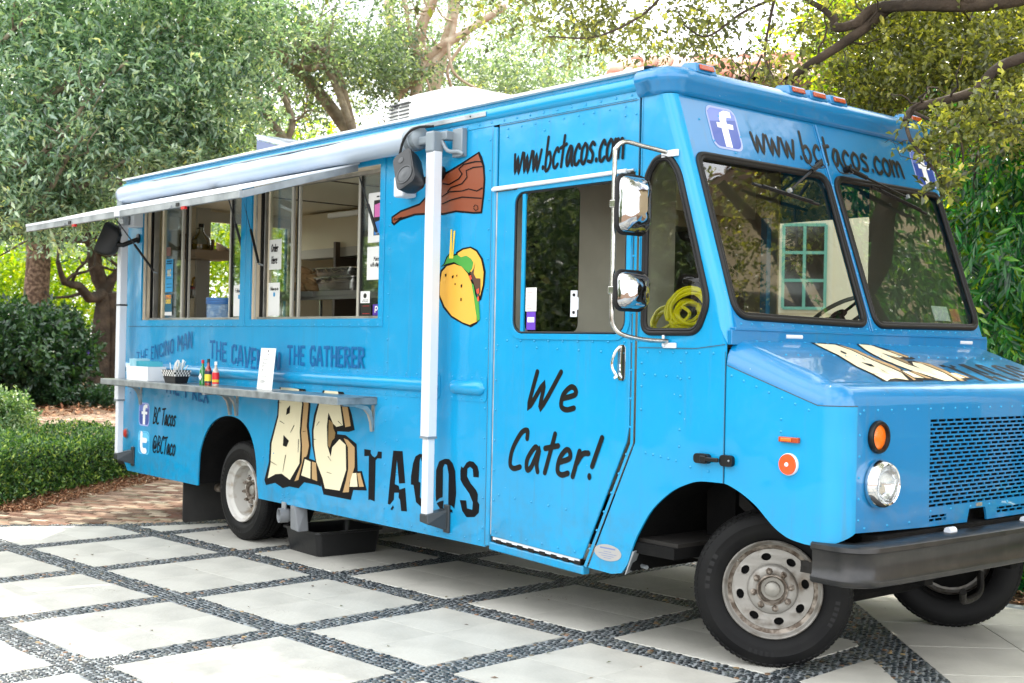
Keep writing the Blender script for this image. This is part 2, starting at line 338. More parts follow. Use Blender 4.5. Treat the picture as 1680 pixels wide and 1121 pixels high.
# flat print traced as polygons in metres on the side panel (x, z); first letter of the key = colour
BC = [
('k',[(3.022,1.308),(3.162,1.307),(3.331,1.298),(3.395,1.279),(3.477,1.167),(3.46,1.002),(3.496,0.859),(3.481,0.785),(3.419,0.585),(3.332,0.525),(3.195,0.526),(3.098,0.504),(2.98,0.533),(2.839,0.502),(2.812,0.54),(2.877,0.686),(2.884,0.833),(2.993,1.061),(2.996,1.162),(3.019,1.264)]),
('k2',[(3.407,0.769),(3.592,0.748),(3.649,0.568),(3.603,0.576),(3.33,0.579),(3.37,0.629)]),
('k3',[(3.698,1.317),(3.841,1.308),(3.918,1.281),(4.001,1.174),(4.037,1.118),(4.079,1.011),(4.004,0.993),(3.854,0.988),(3.85,0.967),(3.962,0.968),(4.108,0.915),(4.127,0.727),(4.082,0.602),(4.048,0.514),(3.685,0.515),(3.648,0.583),(3.563,0.743),(3.512,0.86),(3.503,0.974),(3.53,1.091),(3.584,1.19),(3.654,1.283)]),
('k4',[(4.025,0.714),(4.181,0.731),(4.247,0.601),(4.02,0.582)]),
('c',[(3.041,1.284),(3.188,1.277),(3.308,1.269),(3.36,1.161),(3.341,1.044),(3.333,0.945),(3.349,0.848),(3.338,0.712),(3.205,0.577),(3.081,0.613),(2.987,0.601),(2.87,0.558),(2.908,0.682),(2.917,0.835),(3.013,1.05),(3.021,1.151)]),
('t',[(3.351,1.265),(3.392,1.242),(3.454,1.165),(3.432,1.0),(3.471,0.857),(3.452,0.795),(3.435,0.771),(3.4,0.764),(3.329,0.589),(3.273,0.573),(3.373,0.721),(3.373,0.85),(3.357,0.946),(3.371,1.057),(3.384,1.162)]),
('h',[(3.139,1.113),(3.189,1.144),(3.184,1.084),(3.131,1.066)]),
('h',[(3.098,0.911),(3.181,0.873),(3.146,0.823),(3.092,0.829)]),
('c2',[(3.417,0.753),(3.498,0.74),(3.499,0.613),(3.37,0.627)]),
('t2',[(3.517,0.742),(3.574,0.738),(3.598,0.604),(3.522,0.613)]),
('c3',[(3.688,1.29),(3.799,1.285),(3.854,1.273),(3.89,1.169),(3.928,1.036),(3.842,1.019),(3.797,1.04),(3.732,1.116),(3.723,1.077),(3.714,1.017),(3.726,0.875),(3.774,0.798),(3.793,0.868),(3.888,0.934),(3.969,0.899),(3.982,0.72),(3.903,0.566),(3.705,0.562),(3.669,0.632),(3.579,0.744),(3.542,0.862),(3.531,0.97),(3.561,1.08),(3.606,1.185)]),
('t3',[(3.912,1.17),(3.987,1.168),(4.03,1.037),(3.96,1.024)]),
('t3',[(3.942,0.944),(3.995,0.936),(4.086,0.89),(4.091,0.752),(4.028,0.631),(4.024,0.567),(3.946,0.557),(3.985,0.65),(4.01,0.734),(4.0,0.884)]),
('n',[(3.741,1.066),(3.797,1.046),(3.805,1.005),(3.832,0.977),(3.823,0.936),(3.791,0.916),(3.76,0.86),(3.737,0.876)]),
('c4',[(4.053,0.705),(4.115,0.711),(4.134,0.616),(4.029,0.606)]),
('t4',[(4.124,0.711),(4.165,0.715),(4.214,0.624),(4.154,0.617)]),
('x',[(2.905,0.69),(3.008,0.671),(3.01,0.673),(2.91,0.695)]),
('x',[(3.132,0.761),(3.098,0.63),(3.102,0.63),(3.141,0.761)]),
('x',[(3.037,1.014),(3.108,0.996),(3.111,0.998),(3.042,1.018)]),
('x',[(3.251,0.996),(3.2,0.937),(3.204,0.936),(3.259,0.995)]),
('x',[(3.381,0.952),(3.432,0.962),(3.431,0.964),(3.379,0.956)]),
('x',[(3.728,0.681),(3.795,0.676),(3.797,0.678),(3.731,0.685)]),
('x',[(3.737,0.798),(3.784,0.767),(3.787,0.768),(3.744,0.801)]),
('x',[(3.532,0.907),(3.572,0.908),(3.572,0.91),(3.534,0.912)]),
('x',[(3.863,1.06),(3.915,1.038),(3.918,1.04),(3.869,1.064)]),
('x',[(3.609,1.046),(3.573,1.012),(3.576,1.011),(3.615,1.044)]),
('x',[(3.319,0.895),(3.318,0.796),(3.323,0.797),(3.328,0.895)]),
('x',[(2.996,1.153),(3.053,1.154),(3.054,1.156),(2.997,1.157)]),
]
TACOS = [
('k',[(4.205,0.886),(4.286,0.886),(4.285,0.864),(4.304,0.849),(4.336,0.838),(4.362,0.854),(4.374,0.883),(4.422,0.884),(4.421,0.837),(4.368,0.835),(4.348,0.818),(4.347,0.536),(4.288,0.542),(4.269,0.536),(4.264,0.843),(4.207,0.837)]),
('k',[(4.557,0.902),(4.666,0.907),(4.674,0.857),(4.703,0.696),(4.633,0.686),(4.602,0.845),(4.582,0.678),(4.629,0.671),(4.64,0.646),(4.704,0.666),(4.73,0.51),(4.665,0.505),(4.647,0.579),(4.631,0.592),(4.633,0.625),(4.579,0.619),(4.576,0.572),(4.531,0.534),(4.505,0.535),(4.521,0.667)]),
('k',[(4.567,0.533),(4.578,0.519),(4.558,0.498),(4.537,0.503)]),
('k',[(4.863,0.905),(4.912,0.902),(4.946,0.887),(4.95,0.774),(4.912,0.77),(4.904,0.852),(4.885,0.856),(4.874,0.883),(4.862,0.86),(4.855,0.722),(4.875,0.715),(4.873,0.62),(4.883,0.613),(4.908,0.61),(4.928,0.581),(4.955,0.629),(4.957,0.561),(4.9,0.553),(4.831,0.582),(4.798,0.693),(4.768,0.693),(4.768,0.748),(4.788,0.837),(4.815,0.885)]),
('k',[(5.125,0.891),(5.143,0.895),(5.18,0.895),(5.217,0.873),(5.246,0.825),(5.26,0.683),(5.245,0.586),(5.217,0.601),(5.18,0.605),(5.178,0.797),(5.158,0.857),(5.135,0.86),(5.117,0.836),(5.119,0.646),(5.087,0.636),(5.05,0.611),(5.044,0.661),(5.043,0.813),(5.074,0.872)]),
('k',[(5.129,0.625),(5.126,0.577),(5.167,0.579),(5.176,0.591),(5.2,0.577),(5.222,0.576),(5.228,0.558),(5.2,0.559),(5.173,0.54),(5.136,0.542),(5.099,0.565),(5.055,0.6),(5.088,0.615)]),
('k',[(5.39,0.901),(5.43,0.899),(5.47,0.875),(5.485,0.841),(5.485,0.806),(5.431,0.804),(5.424,0.852),(5.396,0.865),(5.37,0.85),(5.367,0.803),(5.404,0.763),(5.462,0.725),(5.48,0.7),(5.477,0.656),(5.496,0.64),(5.492,0.588),(5.45,0.556),(5.371,0.546),(5.326,0.58),(5.299,0.646),(5.363,0.651),(5.374,0.602),(5.427,0.599),(5.431,0.646),(5.393,0.697),(5.329,0.745),(5.301,0.775),(5.298,0.83),(5.307,0.861),(5.327,0.852),(5.36,0.888)]),
]
FOOD = [
('k',[(4.478,2.494),(4.584,2.53),(4.798,2.562),(4.931,2.638),(5.052,2.734),(5.222,2.78),(5.423,2.841),(5.453,2.804),(5.479,2.745),(5.49,2.663),(5.485,2.572),(5.465,2.449),(5.383,2.452),(5.199,2.475),(5.061,2.466),(4.883,2.48),(4.755,2.484),(4.587,2.462),(4.511,2.431),(4.479,2.452)]),
('b',[(4.494,2.484),(4.589,2.517),(4.804,2.548),(4.946,2.628),(5.061,2.72),(5.231,2.767),(5.414,2.826),(5.438,2.785),(5.463,2.742),(5.474,2.664),(5.469,2.573),(5.451,2.462),(5.383,2.464),(5.198,2.487),(5.061,2.479),(4.882,2.493),(4.751,2.497),(4.577,2.477),(4.514,2.447),(4.495,2.46)]),
('x',[(5.053,2.666),(5.126,2.654),(5.23,2.683),(5.265,2.714),(5.23,2.748),(5.276,2.769),(5.39,2.775),(5.454,2.769),(5.454,2.777),(5.388,2.784),(5.27,2.778),(5.216,2.751),(5.251,2.715),(5.221,2.69),(5.122,2.663),(5.055,2.674)]),
('x',[(5.113,2.61),(5.145,2.633),(5.264,2.649),(5.315,2.688),(5.305,2.729),(5.375,2.741),(5.464,2.738),(5.463,2.745),(5.372,2.749),(5.294,2.734),(5.304,2.691),(5.257,2.656),(5.139,2.64),(5.103,2.615)]),
('x',[(5.126,2.607),(5.263,2.602),(5.329,2.61),(5.412,2.589),(5.471,2.605),(5.465,2.612),(5.411,2.597),(5.328,2.617),(5.261,2.609),(5.125,2.615)]),
('x',[(5.053,2.583),(5.128,2.608),(5.122,2.614),(5.047,2.588)]),
('x',[(5.054,2.534),(5.147,2.553),(5.264,2.563),(5.462,2.54),(5.462,2.547),(5.263,2.571),(5.142,2.561),(5.049,2.541)]),
('x',[(5.385,2.491),(5.399,2.505),(5.419,2.499),(5.425,2.481),(5.405,2.473),(5.385,2.489),(5.379,2.486),(5.403,2.468),(5.432,2.478),(5.426,2.501),(5.396,2.51),(5.379,2.495)]),
('x',[(4.525,2.484),(4.506,2.466),(4.54,2.468),(4.607,2.48),(4.603,2.485),(4.537,2.473),(4.514,2.467),(4.532,2.48)]),
('k',[(5.026,1.951),(5.027,2.036),(5.047,2.109),(5.107,2.144),(5.192,2.155),(5.278,2.133),(5.346,2.089),(5.398,2.016),(5.433,1.933),(5.449,1.851),(5.462,1.785),(5.431,1.76),(5.374,1.739),(5.29,1.76),(5.17,1.802),(5.082,1.865)]),
('y',[(5.047,1.95),(5.048,2.03),(5.065,2.098),(5.116,2.133),(5.193,2.144),(5.27,2.125),(5.333,2.079),(5.381,2.011),(5.413,1.933),(5.424,1.852),(5.435,1.775),(5.365,1.755),(5.29,1.772),(5.178,1.814),(5.099,1.876)]),
('k',[(5.207,2.219),(5.274,2.242),(5.357,2.248),(5.424,2.224),(5.482,2.166),(5.512,2.084),(5.504,2.003),(5.474,1.912),(5.45,1.902),(5.414,2.005),(5.354,2.078),(5.286,2.132),(5.209,2.166)]),
('y2',[(5.228,2.212),(5.283,2.231),(5.357,2.238),(5.416,2.214),(5.466,2.161),(5.493,2.084),(5.488,2.003),(5.462,1.933),(5.431,2.005),(5.371,2.083),(5.303,2.14),(5.229,2.176)]),
('k',[(5.046,2.13),(5.08,2.15),(5.105,2.192),(5.139,2.216),(5.174,2.204),(5.224,2.213),(5.267,2.195),(5.317,2.203),(5.368,2.181),(5.405,2.148),(5.395,2.098),(5.347,2.068),(5.262,2.112),(5.193,2.148),(5.107,2.139)]),
('g',[(5.058,2.132),(5.093,2.148),(5.116,2.183),(5.143,2.206),(5.177,2.194),(5.225,2.202),(5.262,2.185),(5.317,2.193),(5.363,2.173),(5.39,2.147),(5.381,2.108),(5.346,2.081),(5.27,2.125),(5.192,2.157),(5.107,2.147)]),
('g2',[(5.373,2.021),(5.398,2.005),(5.416,1.944),(5.454,1.892),(5.467,1.79),(5.442,1.775),(5.419,1.852),(5.4,1.934)]),
('n',[(5.41,2.148),(5.396,2.077),(5.421,2.046),(5.465,2.044),(5.468,1.963),(5.446,1.923),(5.415,1.984),(5.38,2.057),(5.363,2.078),(5.395,2.108)]),
('r',[(5.35,2.063),(5.371,2.068),(5.38,2.042),(5.361,2.037)]),
('r',[(5.428,1.974),(5.451,1.984),(5.455,1.953),(5.436,1.948)]),
('r',[(5.437,1.928),(5.453,1.933),(5.458,1.902),(5.441,1.902)]),
('f',[(5.14,2.182),(5.151,2.368),(5.165,2.367),(5.168,2.181)]),
('f',[(5.168,2.181),(5.182,2.356),(5.199,2.357),(5.181,2.18)]),
('o',[(5.1,2.081),(5.117,2.086),(5.116,2.067),(5.103,2.065)]),
('o',[(5.175,2.068),(5.195,2.073),(5.189,2.054),(5.175,2.053)]),
('o',[(5.268,2.009),(5.285,2.013),(5.282,1.993),(5.269,1.99)]),
('o',[(5.221,2.072),(5.232,2.076),(5.229,2.062),(5.221,2.062)]),
('o',[(5.268,1.926),(5.281,1.925),(5.279,1.905),(5.268,1.907)]),
('o',[(5.205,2.021),(5.216,2.02),(5.214,2.008),(5.206,2.008)]),
]
# ================================================================== materials of the truck
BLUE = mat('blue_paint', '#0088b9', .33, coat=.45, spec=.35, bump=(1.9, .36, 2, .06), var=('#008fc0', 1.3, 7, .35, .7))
BLUEF = mat('blue_paint_front_shade', '#006fa4', .3, coat=.7, spec=.4, bump=(1.5, .2, 2, .05))  # the sides' blue, with the front's shade put into the colour
def weather(m, low=.95):
    """road grime low down, faint vertical run-off streaks and pale stone chips, all as marks on the paint itself"""
    n = m.node_tree; b = n.nodes['Principled BSDF']; bc = b.inputs['Base Color']; src = bc.links[0].from_socket if bc.links else None
    t = n.nodes.new('ShaderNodeTexCoord'); sp = n.nodes.new('ShaderNodeSeparateXYZ'); n.links.new(t.outputs['Object'], sp.inputs[0])
    mr = n.nodes.new('ShaderNodeMapRange'); mr.inputs[1].default_value = low; mr.inputs[2].default_value = .36; mr.inputs[3].default_value = 0; mr.inputs[4].default_value = .5; n.links.new(sp.outputs['Z'], mr.inputs[0])
    g = n.nodes.new('ShaderNodeTexNoise'); g.inputs['Scale'].default_value = 7; g.inputs['Detail'].default_value = 9; g.inputs['Roughness'].default_value = .7; n.links.new(t.outputs['Object'], g.inputs['Vector'])
    gr_ = n.nodes.new('ShaderNodeValToRGB'); gr_.color_ramp.elements[0].position = .42; gr_.color_ramp.elements[1].position = .68; n.links.new(g.outputs['Fac'], gr_.inputs['Fac'])
    mu = n.nodes.new('ShaderNodeMath'); mu.operation = 'MULTIPLY'; n.links.new(mr.outputs[0], mu.inputs[0]); n.links.new(gr_.outputs['Color'], mu.inputs[1])
    mp = n.nodes.new('ShaderNodeMapping'); mp.inputs['Scale'].default_value = (26, 26, .9); n.links.new(t.outputs['Object'], mp.inputs['Vector'])
    st = n.nodes.new('ShaderNodeTexNoise'); st.inputs['Scale'].default_value = 1; st.inputs['Detail'].default_value = 6; n.links.new(mp.outputs[0], st.inputs['Vector'])
    sr = n.nodes.new('ShaderNodeValToRGB'); sr.color_ramp.elements[0].position = .56; sr.color_ramp.elements[1].position = .8; sr.color_ramp.elements[1].color = (.28, .28, .28, 1); n.links.new(st.outputs['Fac'], sr.inputs['Fac'])
    ad = n.nodes.new('ShaderNodeMath'); ad.operation = 'ADD'; ad.use_clamp = True; n.links.new(mu.outputs[0], ad.inputs[0]); n.links.new(sr.outputs['Color'], ad.inputs[1])
    q = n.nodes.new('ShaderNodeMix'); q.data_type = 'RGBA'; q.inputs[7].default_value = lin('#4d626a'); n.links.new(ad.outputs[0], q.inputs[0])
    if src: n.links.new(src, q.inputs[6])
    else: q.inputs[6].default_value = bc.default_value
    ch = n.nodes.new('ShaderNodeTexNoise'); ch.inputs['Scale'].default_value = 55; ch.inputs['Detail'].default_value = 2; n.links.new(t.outputs['Object'], ch.inputs['Vector'])
    cr_ = n.nodes.new('ShaderNodeValToRGB'); cr_.color_ramp.elements[0].position = .79; cr_.color_ramp.elements[1].position = .80; n.links.new(ch.outputs['Fac'], cr_.inputs['Fac'])
    q2 = n.nodes.new('ShaderNodeMix'); q2.data_type = 'RGBA'; q2.inputs[7].default_value = lin('#a9c4cc'); n.links.new(cr_.outputs['Color'], q2.inputs[0]); n.links.new(q.outputs[2], q2.inputs[6]); n.links.new(q2.outputs[2], bc)
    rg = n.nodes.new('ShaderNodeMapRange'); rg.inputs[3].default_value = b.inputs['Roughness'].default_value; rg.inputs[4].default_value = .62; n.links.new(ad.outputs[0], rg.inputs[0]); n.links.new(rg.outputs[0], b.inputs['Roughness'])
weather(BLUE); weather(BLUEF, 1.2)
WHITE = mat('white_enamel', '#cfd3d8', .4, bump=(30, .05))
WROOF = mat('white_roof_coat', '#e2e4e2', .5, var=('#c9ccc8', 4, 6, .45, .8), bump=(20, .15))
ALU = mat('brushed_aluminium', '#b9b8b2', .38, metal=.85, bump=(60, .08, 3, .004), var=('#9a9a96', 8, 6, .4, .7))
ALUD = mat('weathered_aluminium', '#a9adb0', .45, metal=.6, bump=(25, .12, 4, .005), var=('#7f8588', 6, 7, .4, .7))
JAMB = mat('cream_aluminium_jamb', '#dccfb6', .4, metal=.0, var=('#c4b69c', 5, 4, .35, .7))
CHROME = mat('chrome', '#b4b4b6', .07, metal=1., bump=(9, .22, 1.5, .05))
CHROMEP = mat('polished_chrome', '#dcdcdc', .05, metal=1.)
BLACKP = mat('black_plastic', '#08090a', .4, spec=.35, bump=(300, .1, 2, .001))
RUB = mat('black_rubber', '#09090a', .5, spec=.35, bump=(80, .12, 3, .002))
TYRE = mat('tyre_rubber', '#0e0e0f', .6, bump=(45, .2, 6, .003), var=('#171716', 7, 6, .4, .75), spec=.18)
DARK = mat('underbody_black', '#060606', .8, bump=(12, .4), var=('#12100e', 5, 6, .5, .75), spec=.2)
RIMW = mat('worn_white_wheel_paint', '#b4b2ac', .5, bump=(40, .2, 5, .003), var=('#8d8273', 9, 9, .5, .66))
RIMD = mat('dirty_grey_wheel_paint', '#8e8b85', .42, metal=.35, bump=(40, .25, 6, .003), var=('#5c5144', 9, 12, .5, .68))
RUST = mat('rusty_steel', '#54483d', .55, metal=.5, var=('#968d82', 25, 8, .4, .6))
BUMPER = mat('scuffed_black_bumper', '#0d0e10', .42, coat=.1, bump=(18, .25, 6, .004), var=('#232120', 10, 9, .45, .7))
AMBER = mat('amber_lens', '#e06a08', .22, coat=.6, bump=(220, .3, 1, .002))
AMBERD = mat('dark_amber_lens', '#a03a00', .25, coat=.6, bump=(160, .3, 1, .002))
ORANGE = mat('orange_reflector', '#ff4a05', .2, coat=.6, bump=(350, .4, 1, .002))
REDL = mat('red_lens', '#b01218', .25, coat=.5)
INKD = mat('black_vinyl_print', '#080609', .5, spec=.15)
INKB = mat('brown_black_marker_print', '#0c0806', .35, spec=.3)
CREAMP = mat('cream_print', '#d8cfae', .42); TANP = mat('tan_print', '#ab8b5e', .42); BRNP = mat('brown_print', '#7b6238', .42)
DKBLUEP = mat('dark_blue_print', '#005a90', .45, spec=.25)
CREAMI = mat('cream_interior', '#ecdfbf', .6, bump=(14, .1)); TAUPE = mat('taupe_panel', '#c2b9aa', .55, var=('#b3aa9b', 3, 5, .4, .7))
STEEL = mat('stainless_steel', '#a7a5a0', .25, metal=.95, bump=(4, .3, 2, .02)); STEELD = mat('dull_stainless_steel', '#8d8b86', .42, metal=.85)
DKI = mat('dark_interior', '#16130f', .7)
GLASS = glass_mat('window_glass', (.90, .94, .90), .75, 1.0); WGLASS = glass_mat('windscreen_glass', (.80, .90, .86), 2.2, .74); DGLASS = glass_mat('door_glass', (.88, .93, .86), 1.15, 1.0); ALUS = mat('pale_aluminium_stile', '#c4c0b4', .35, metal=.35)
PAPER = mat('white_paper', '#e3e3df', .6)
def blu(y=0): return BLUE
def sidef(x, z, k=0, off=.0016): return (x, -off - k * .00025, z)
def slab(mb, poly, holes=(), y0=0., y1=.012): return mb.plate(poly, holes, lambda x, z: (x, y0, z), lambda x, z: (x, y1, z))
W = 2.5
truck = empty('food_truck', (0, 0, 0), 0, 'bright blue taco food truck with open serving hatches parked on the pebble-banded paving', 'food truck')
T = truck
def XW(z): return 7.03 + (2.985 - z) * .344
def wsf(y, z, k=0, off=.0018):
    o = off + k * .00025; return (XW(z) + o * .945, y, z + o * .325)
def HZ(x): return 1.69 - .355 * (x - 7.43)
def hoodf(y, x, k=0, off=.0018): return (x, y, HZ(x) + off + k * .00025)
# ---------------------------------------------------------------- side skins
ARCHR = [(1.672, .385)] + crom([(1.672, .45), (1.69, .656), (1.745, .775), (1.824, .872), (1.93, .945), (2.06, .99), (2.2, 1.008), (2.34, .998), (2.46, .96), (2.56, .89), (2.63, .79), (2.672, .67), (2.69, .516)], 4) + [(2.725, .385)]
WINA = (.45, 2.352, 1.80, 2.87); WINB = (2.522, 4.342, 1.80, 2.87)
def rc(b): return [(b[0], b[2]), (b[1], b[2]), (b[1], b[3]), (b[0], b[3])]
outer = [(.1, .6), (.13, .47), (.22, .385)] + ARCHR + [(5.56, .385), (5.56, 2.985), (.1, 2.985)]
slab(MB(), outer, [rc(WINA), rc(WINB)]).done('side_panel', BLUE, T, smooth=0)
for nm, b in (('window_trim', (.385, 2.434, 1.742, 2.93)), ('window_trim', (2.442, 4.40, 1.742, 2.93))):
    h = WINA if b[0] < 1 else WINB
    slab(MB(), rc(b), [rc(h)], -.006, -.0005).done(nm, BLUE, T, smooth=0, bevel=.0015, seg=1)
# far side, rear, roof, floor
mb = MB(); slab(mb, [(.1, .385), (7.0, .385), (7.0, 2.985), (.1, 2.985)], [[(5.80, .62), (6.60, .62), (6.60, 2.56), (5.80, 2.56)]], W - .012, W); mb.box(7.0, 7.44, W - .012, W, .95, 1.7)
mb.plate([(7.0, 1.7), (7.44, 1.7), (XW(2.985) - .02, 2.985), (7.0, 2.985)], [], lambda x, z: (x, W - .012, z), lambda x, z: (x, W, z))
mb.box(7.44, 8.0, W - .012, W, .95, 1.4)
mb.done('far_side_panel', BLUE, T, smooth=0)
mb = MB(); mb.plate([(.1, .6), (2.4, .6), (2.4, 2.985), (.1, 2.985)], [[(.84, 1.75), (1.75, 1.75), (1.75, 2.86), (.84, 2.86)]], lambda y, z: (.0, y, z), lambda y, z: (.014, y, z)); mb.done('rear_panel', BLUE, T, smooth=0)
mb = MB()
for y0, sg in ((0, 1), (W, -1)):
    mb.loft([[(.1 - .1 * math.sin(R(a)), y0 + sg * (.1 - .1 * math.cos(R(a))), z) for a in range(0, 91, 15)] for z in (.6, 2.985)])
mb.done('rear_corner', BLUE, T, smooth=60)
mb = MB(); mb.box(.02, 5.9, .70, W - .70, .60, .66); mb.box(.02, 1.58, .02, W - .02, .601, .659); mb.box(2.82, 5.9, .02, W - .02, .601, .659); mb.done('floor_pan', DARK, T, smooth=0)
MB().box(5.9, 7.1, .02, W - .02, .52, .58).done('floor_pan', DARK, T, smooth=0)
# roof edge moulding, swept along the near side
prof = [(.004, 2.985), (.004, 3.022), (.016, 3.027), (.028, 3.045), (.028, 3.080), (.012, 3.098), (-.004, 3.102), (-.004, 3.124)]
for sgn, y0 in ((-1, 0), (1, W)):
    MB().loft([[(x, y0 + sgn * o, z) for (o, z) in prof] for x in (.04, 6.805)]).done('roof_moulding', BLUE, T, smooth=50)
    MB().loft([[(x, y0 + sgn * o, z) for (o, z) in [(-.006, 3.124), (.03, 3.126), (.032, 3.142), (.0, 3.152), (-.12, 3.162)]] for x in (.03, 6.86)]).done('roof_edge', WROOF, T, smooth=50)
MB().plate([(.03, .1), (6.9, .1), (6.9, W - .1), (.03, W - .1)], [], lambda x, y: (x, y, 3.165), lambda x, y: (x, y, 3.13)).done('roof_sheet', WROOF, T, smooth=0)
# front roof cap (blue, rounded corners) lofted round the plan
capp = [(.006, 2.983), (.02, 2.990), (.032, 3.005), (.034, 3.03), (.05, 3.048), (.056, 3.075), (.046, 3.105), (.015, 3.13), (-.05, 3.147), (-.18, 3.158)]
path = [((6.81, 0), (0, -1)), ((6.90, 0), (0, -1))]
for a in range(0, 91, 10):
    n = (math.sin(R(a)), -math.cos(R(a))); path.append(((6.90 + .13 * n[0], .13 + .13 * n[1]), n))
path += [((7.03, y), (1, 0)) for y in (.6, 1.25, 1.9)]
for a in range(90, -1, -10):
    n = (math.sin(R(a)), math.cos(R(a))); path.append(((6.90 + .13 * n[0], W - .13 + .13 * n[1]), n))
path += [((6.81, W), (0, 1))]
MB().loft([[(p[0] + n[0] * o * (1.25 if n[0] > .2 and abs(n[1]) > .2 else 1), p[1] + n[1] * o * (1.25 if n[0] > .2 and abs(n[1]) > .2 else 1), z) for (o, z) in capp] for p, n in path]).done('roof_cap', BLUEF, T, smooth=60)
MB().box(6.6, 6.95, .15, W - .15, 3.12, 3.157).done('roof_cap_top', BLUEF, T, smooth=0)
# small square of header skin above the door, pillar, cowl and fender skins
slab(MB(), [(5.62, 2.60), (6.806, 2.60), (6.806, 2.985), (5.62, 2.985)]).done('door_header', BLUE, T, smooth=0)
mb = MB(); mb.tube([(5.585, .004, .40), (5.585, .004, 2.97)], .022, 12); mb.done('door_pillar', BLUE, T, smooth=60)
MB().tube([(5.618, -.002, .47), (5.612, -.002, 2.57)], .007, 6).done('door_track', ALUD, T, smooth=60)
CW = [(6.822, 2.985), (6.822, 1.12), (6.475, .392), (6.66, .385), (6.735, .40)] + crom([(6.784, .459), (6.82, .56), (6.87, .651), (6.957, .772), (7.085, .876), (7.2, .93), (7.292, .953), (7.438, .957)], 4) + [(7.438, 1.66), (XW(1.735) - .06, 1.735), (XW(2.985) - .06, 2.985)]
QW = rpoly([(6.868, 1.715), (7.25, 1.715), (7.318, 1.87), (7.10, 2.56), (7.03, 2.645), (6.94, 2.645), (6.868, 2.55)], .06, 5)
slab(MB(), CW, [QW]).done('cowl_panel', BLUE, T, smooth=0)
FD = crom([(7.446, .957), (7.492, .945), (7.57, .912), (7.647, .867), (7.71, .815), (7.761, .775), (7.81, .748), (7.86, .73), (7.94, .718)], 4) + [(8.0, .716), (8.0, 1.377), (7.446, 1.552)]
slab(MB(), FD).done('fender_panel', BLUE, T, smooth=0)
slab(MB(), [(x, z) for x, z in FD], [], W - .012, W).done('fender_panel', BLUE, T, smooth=0)
# front corner posts of the bonnet, a quarter round each
for y0, sg in ((0, 1), (W, -1)):
    rings = []
    for a in range(0, 91, 10):
        px, py = 8.0 + .13 * math.sin(R(a)), y0 + sg * (.13 - .13 * math.cos(R(a))); zb = .716 + .066 * (a / 90) ** 1.5
        rings.append([(px, py, zb + (1.377 - zb) * k / 3) for k in range(4)])
    MB().loft(rings).done('front_corner', BLUE, T, smooth=60)
# bonnet: shoulders swept round the plan, flat top
zs = lambda x: 1.552 + (1.377 - 1.552) * min(1, max(0, (x - 7.446) / (8.0 - 7.446)))
path = [((x, 0), (0, -1)) for x in (7.446, 7.6, 7.75, 7.9, 8.0)]
path += [((8.0 + .13 * math.sin(R(a)), .13 - .13 * math.cos(R(a))), (math.sin(R(a)), -math.cos(R(a)))) for a in range(10, 91, 10)]
path += [((8.13, y), (1, 0)) for y in (.7, 1.25, 1.8)]
path += [((8.0 + .13 * math.sin(R(a)), W - .13 + .13 * math.cos(R(a))), (math.sin(R(a)), math.cos(R(a)))) for a in range(90, -1, -10)]
path += [((x, W), (0, 1)) for x in (7.9, 7.75, 7.6, 7.446)]
rings = []
for p, n in path:
    r_ = []
    for j in range(0, 9):
        th = R(90 * j / 8); o = .129 * (1 - math.cos(th)); x, y = p[0] - n[0] * o, p[1] - n[1] * o
        xt, yt = p[0] - n[0] * .129, p[1] - n[1] * .129; z0 = zs(p[0]); r_.append((x, y, z0 + (HZ(xt) - z0) * math.sin(th)))
    rings.append(r_)
mb = MB().loft(rings)
mb.box(7.446, 8.001, .129, W - .129, 1.2, 1.3); k = len(mb.v) - 8
for i, (x, y) in enumerate([(7.446, .129), (8.001, .129), (8.001, W - .129), (7.446, W - .129)]): mb.v[k + i] = (x, y, HZ(x) - .03); mb.v[k + 4 + i] = (x, y, HZ(x))
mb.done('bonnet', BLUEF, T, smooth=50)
# bonnet seam strip on the shoulder
mb = MB()
for dz in (0,):
    mb.tube([(7.45, .0, 1.551), (8.0, .0, 1.376)] + [(8.0 + .131 * math.sin(R(a)), .13 - .131 * math.cos(R(a)), 1.376) for a in range(15, 91, 15)], .0025, 5)
mb.done('bonnet_seam', mat('seam_dark_grey', '#33454f', .6), T)  # panel joints drawn as dark blue-grey lines
# front face with grille opening
GY0, GY1, GZ0, GZ1 = .756, 1.744, .858, 1.305
face = [(.13, .782), (.35, .775), (.74, .765), (1.12, .762), (1.13, .80), (1.14, .83), (1.30, .83), (1.31, .80), (1.32, .762), (1.76, .765), (2.15, .775), (2.37, .782), (2.37, 1.377), (.13, 1.377)]
MB().plate(face, [[(GY0, GZ0), (GY1, GZ0), (GY1, GZ1), (GY0, GZ1)], [(.76, .79), (.92, .79), (.92, .82), (.76, .82)], [(1.42, .79), (1.74, .79), (1.74, .82), (1.42, .82)]],
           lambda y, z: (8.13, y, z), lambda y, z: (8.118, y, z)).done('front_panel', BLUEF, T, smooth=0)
nrow = 21; ph = (GZ1 - GZ0) / nrow
gr = MB().box(8.119, 8.129, GY0 - .004, GY0 + .002, GZ0, GZ1).done('grille', BLUEF, T, smooth=0)
barm = MB()
for i in range(nrow + 1): barm.box(8.119, 8.129, GY0, GY1, GZ0 + i * ph - .0042, GZ0 + i * ph + .0042)
for i in range(nrow):
    off = (0, .039, .062, .022)[i % 4]
    for k in range(15):
        y = GY0 + off + k * .0768
        if GY0 < y < GY1: barm.box(8.120, 8.128, y - .0042, y + .0042, GZ0 + i * ph + .0042, GZ0 + (i + 1) * ph - .0042)
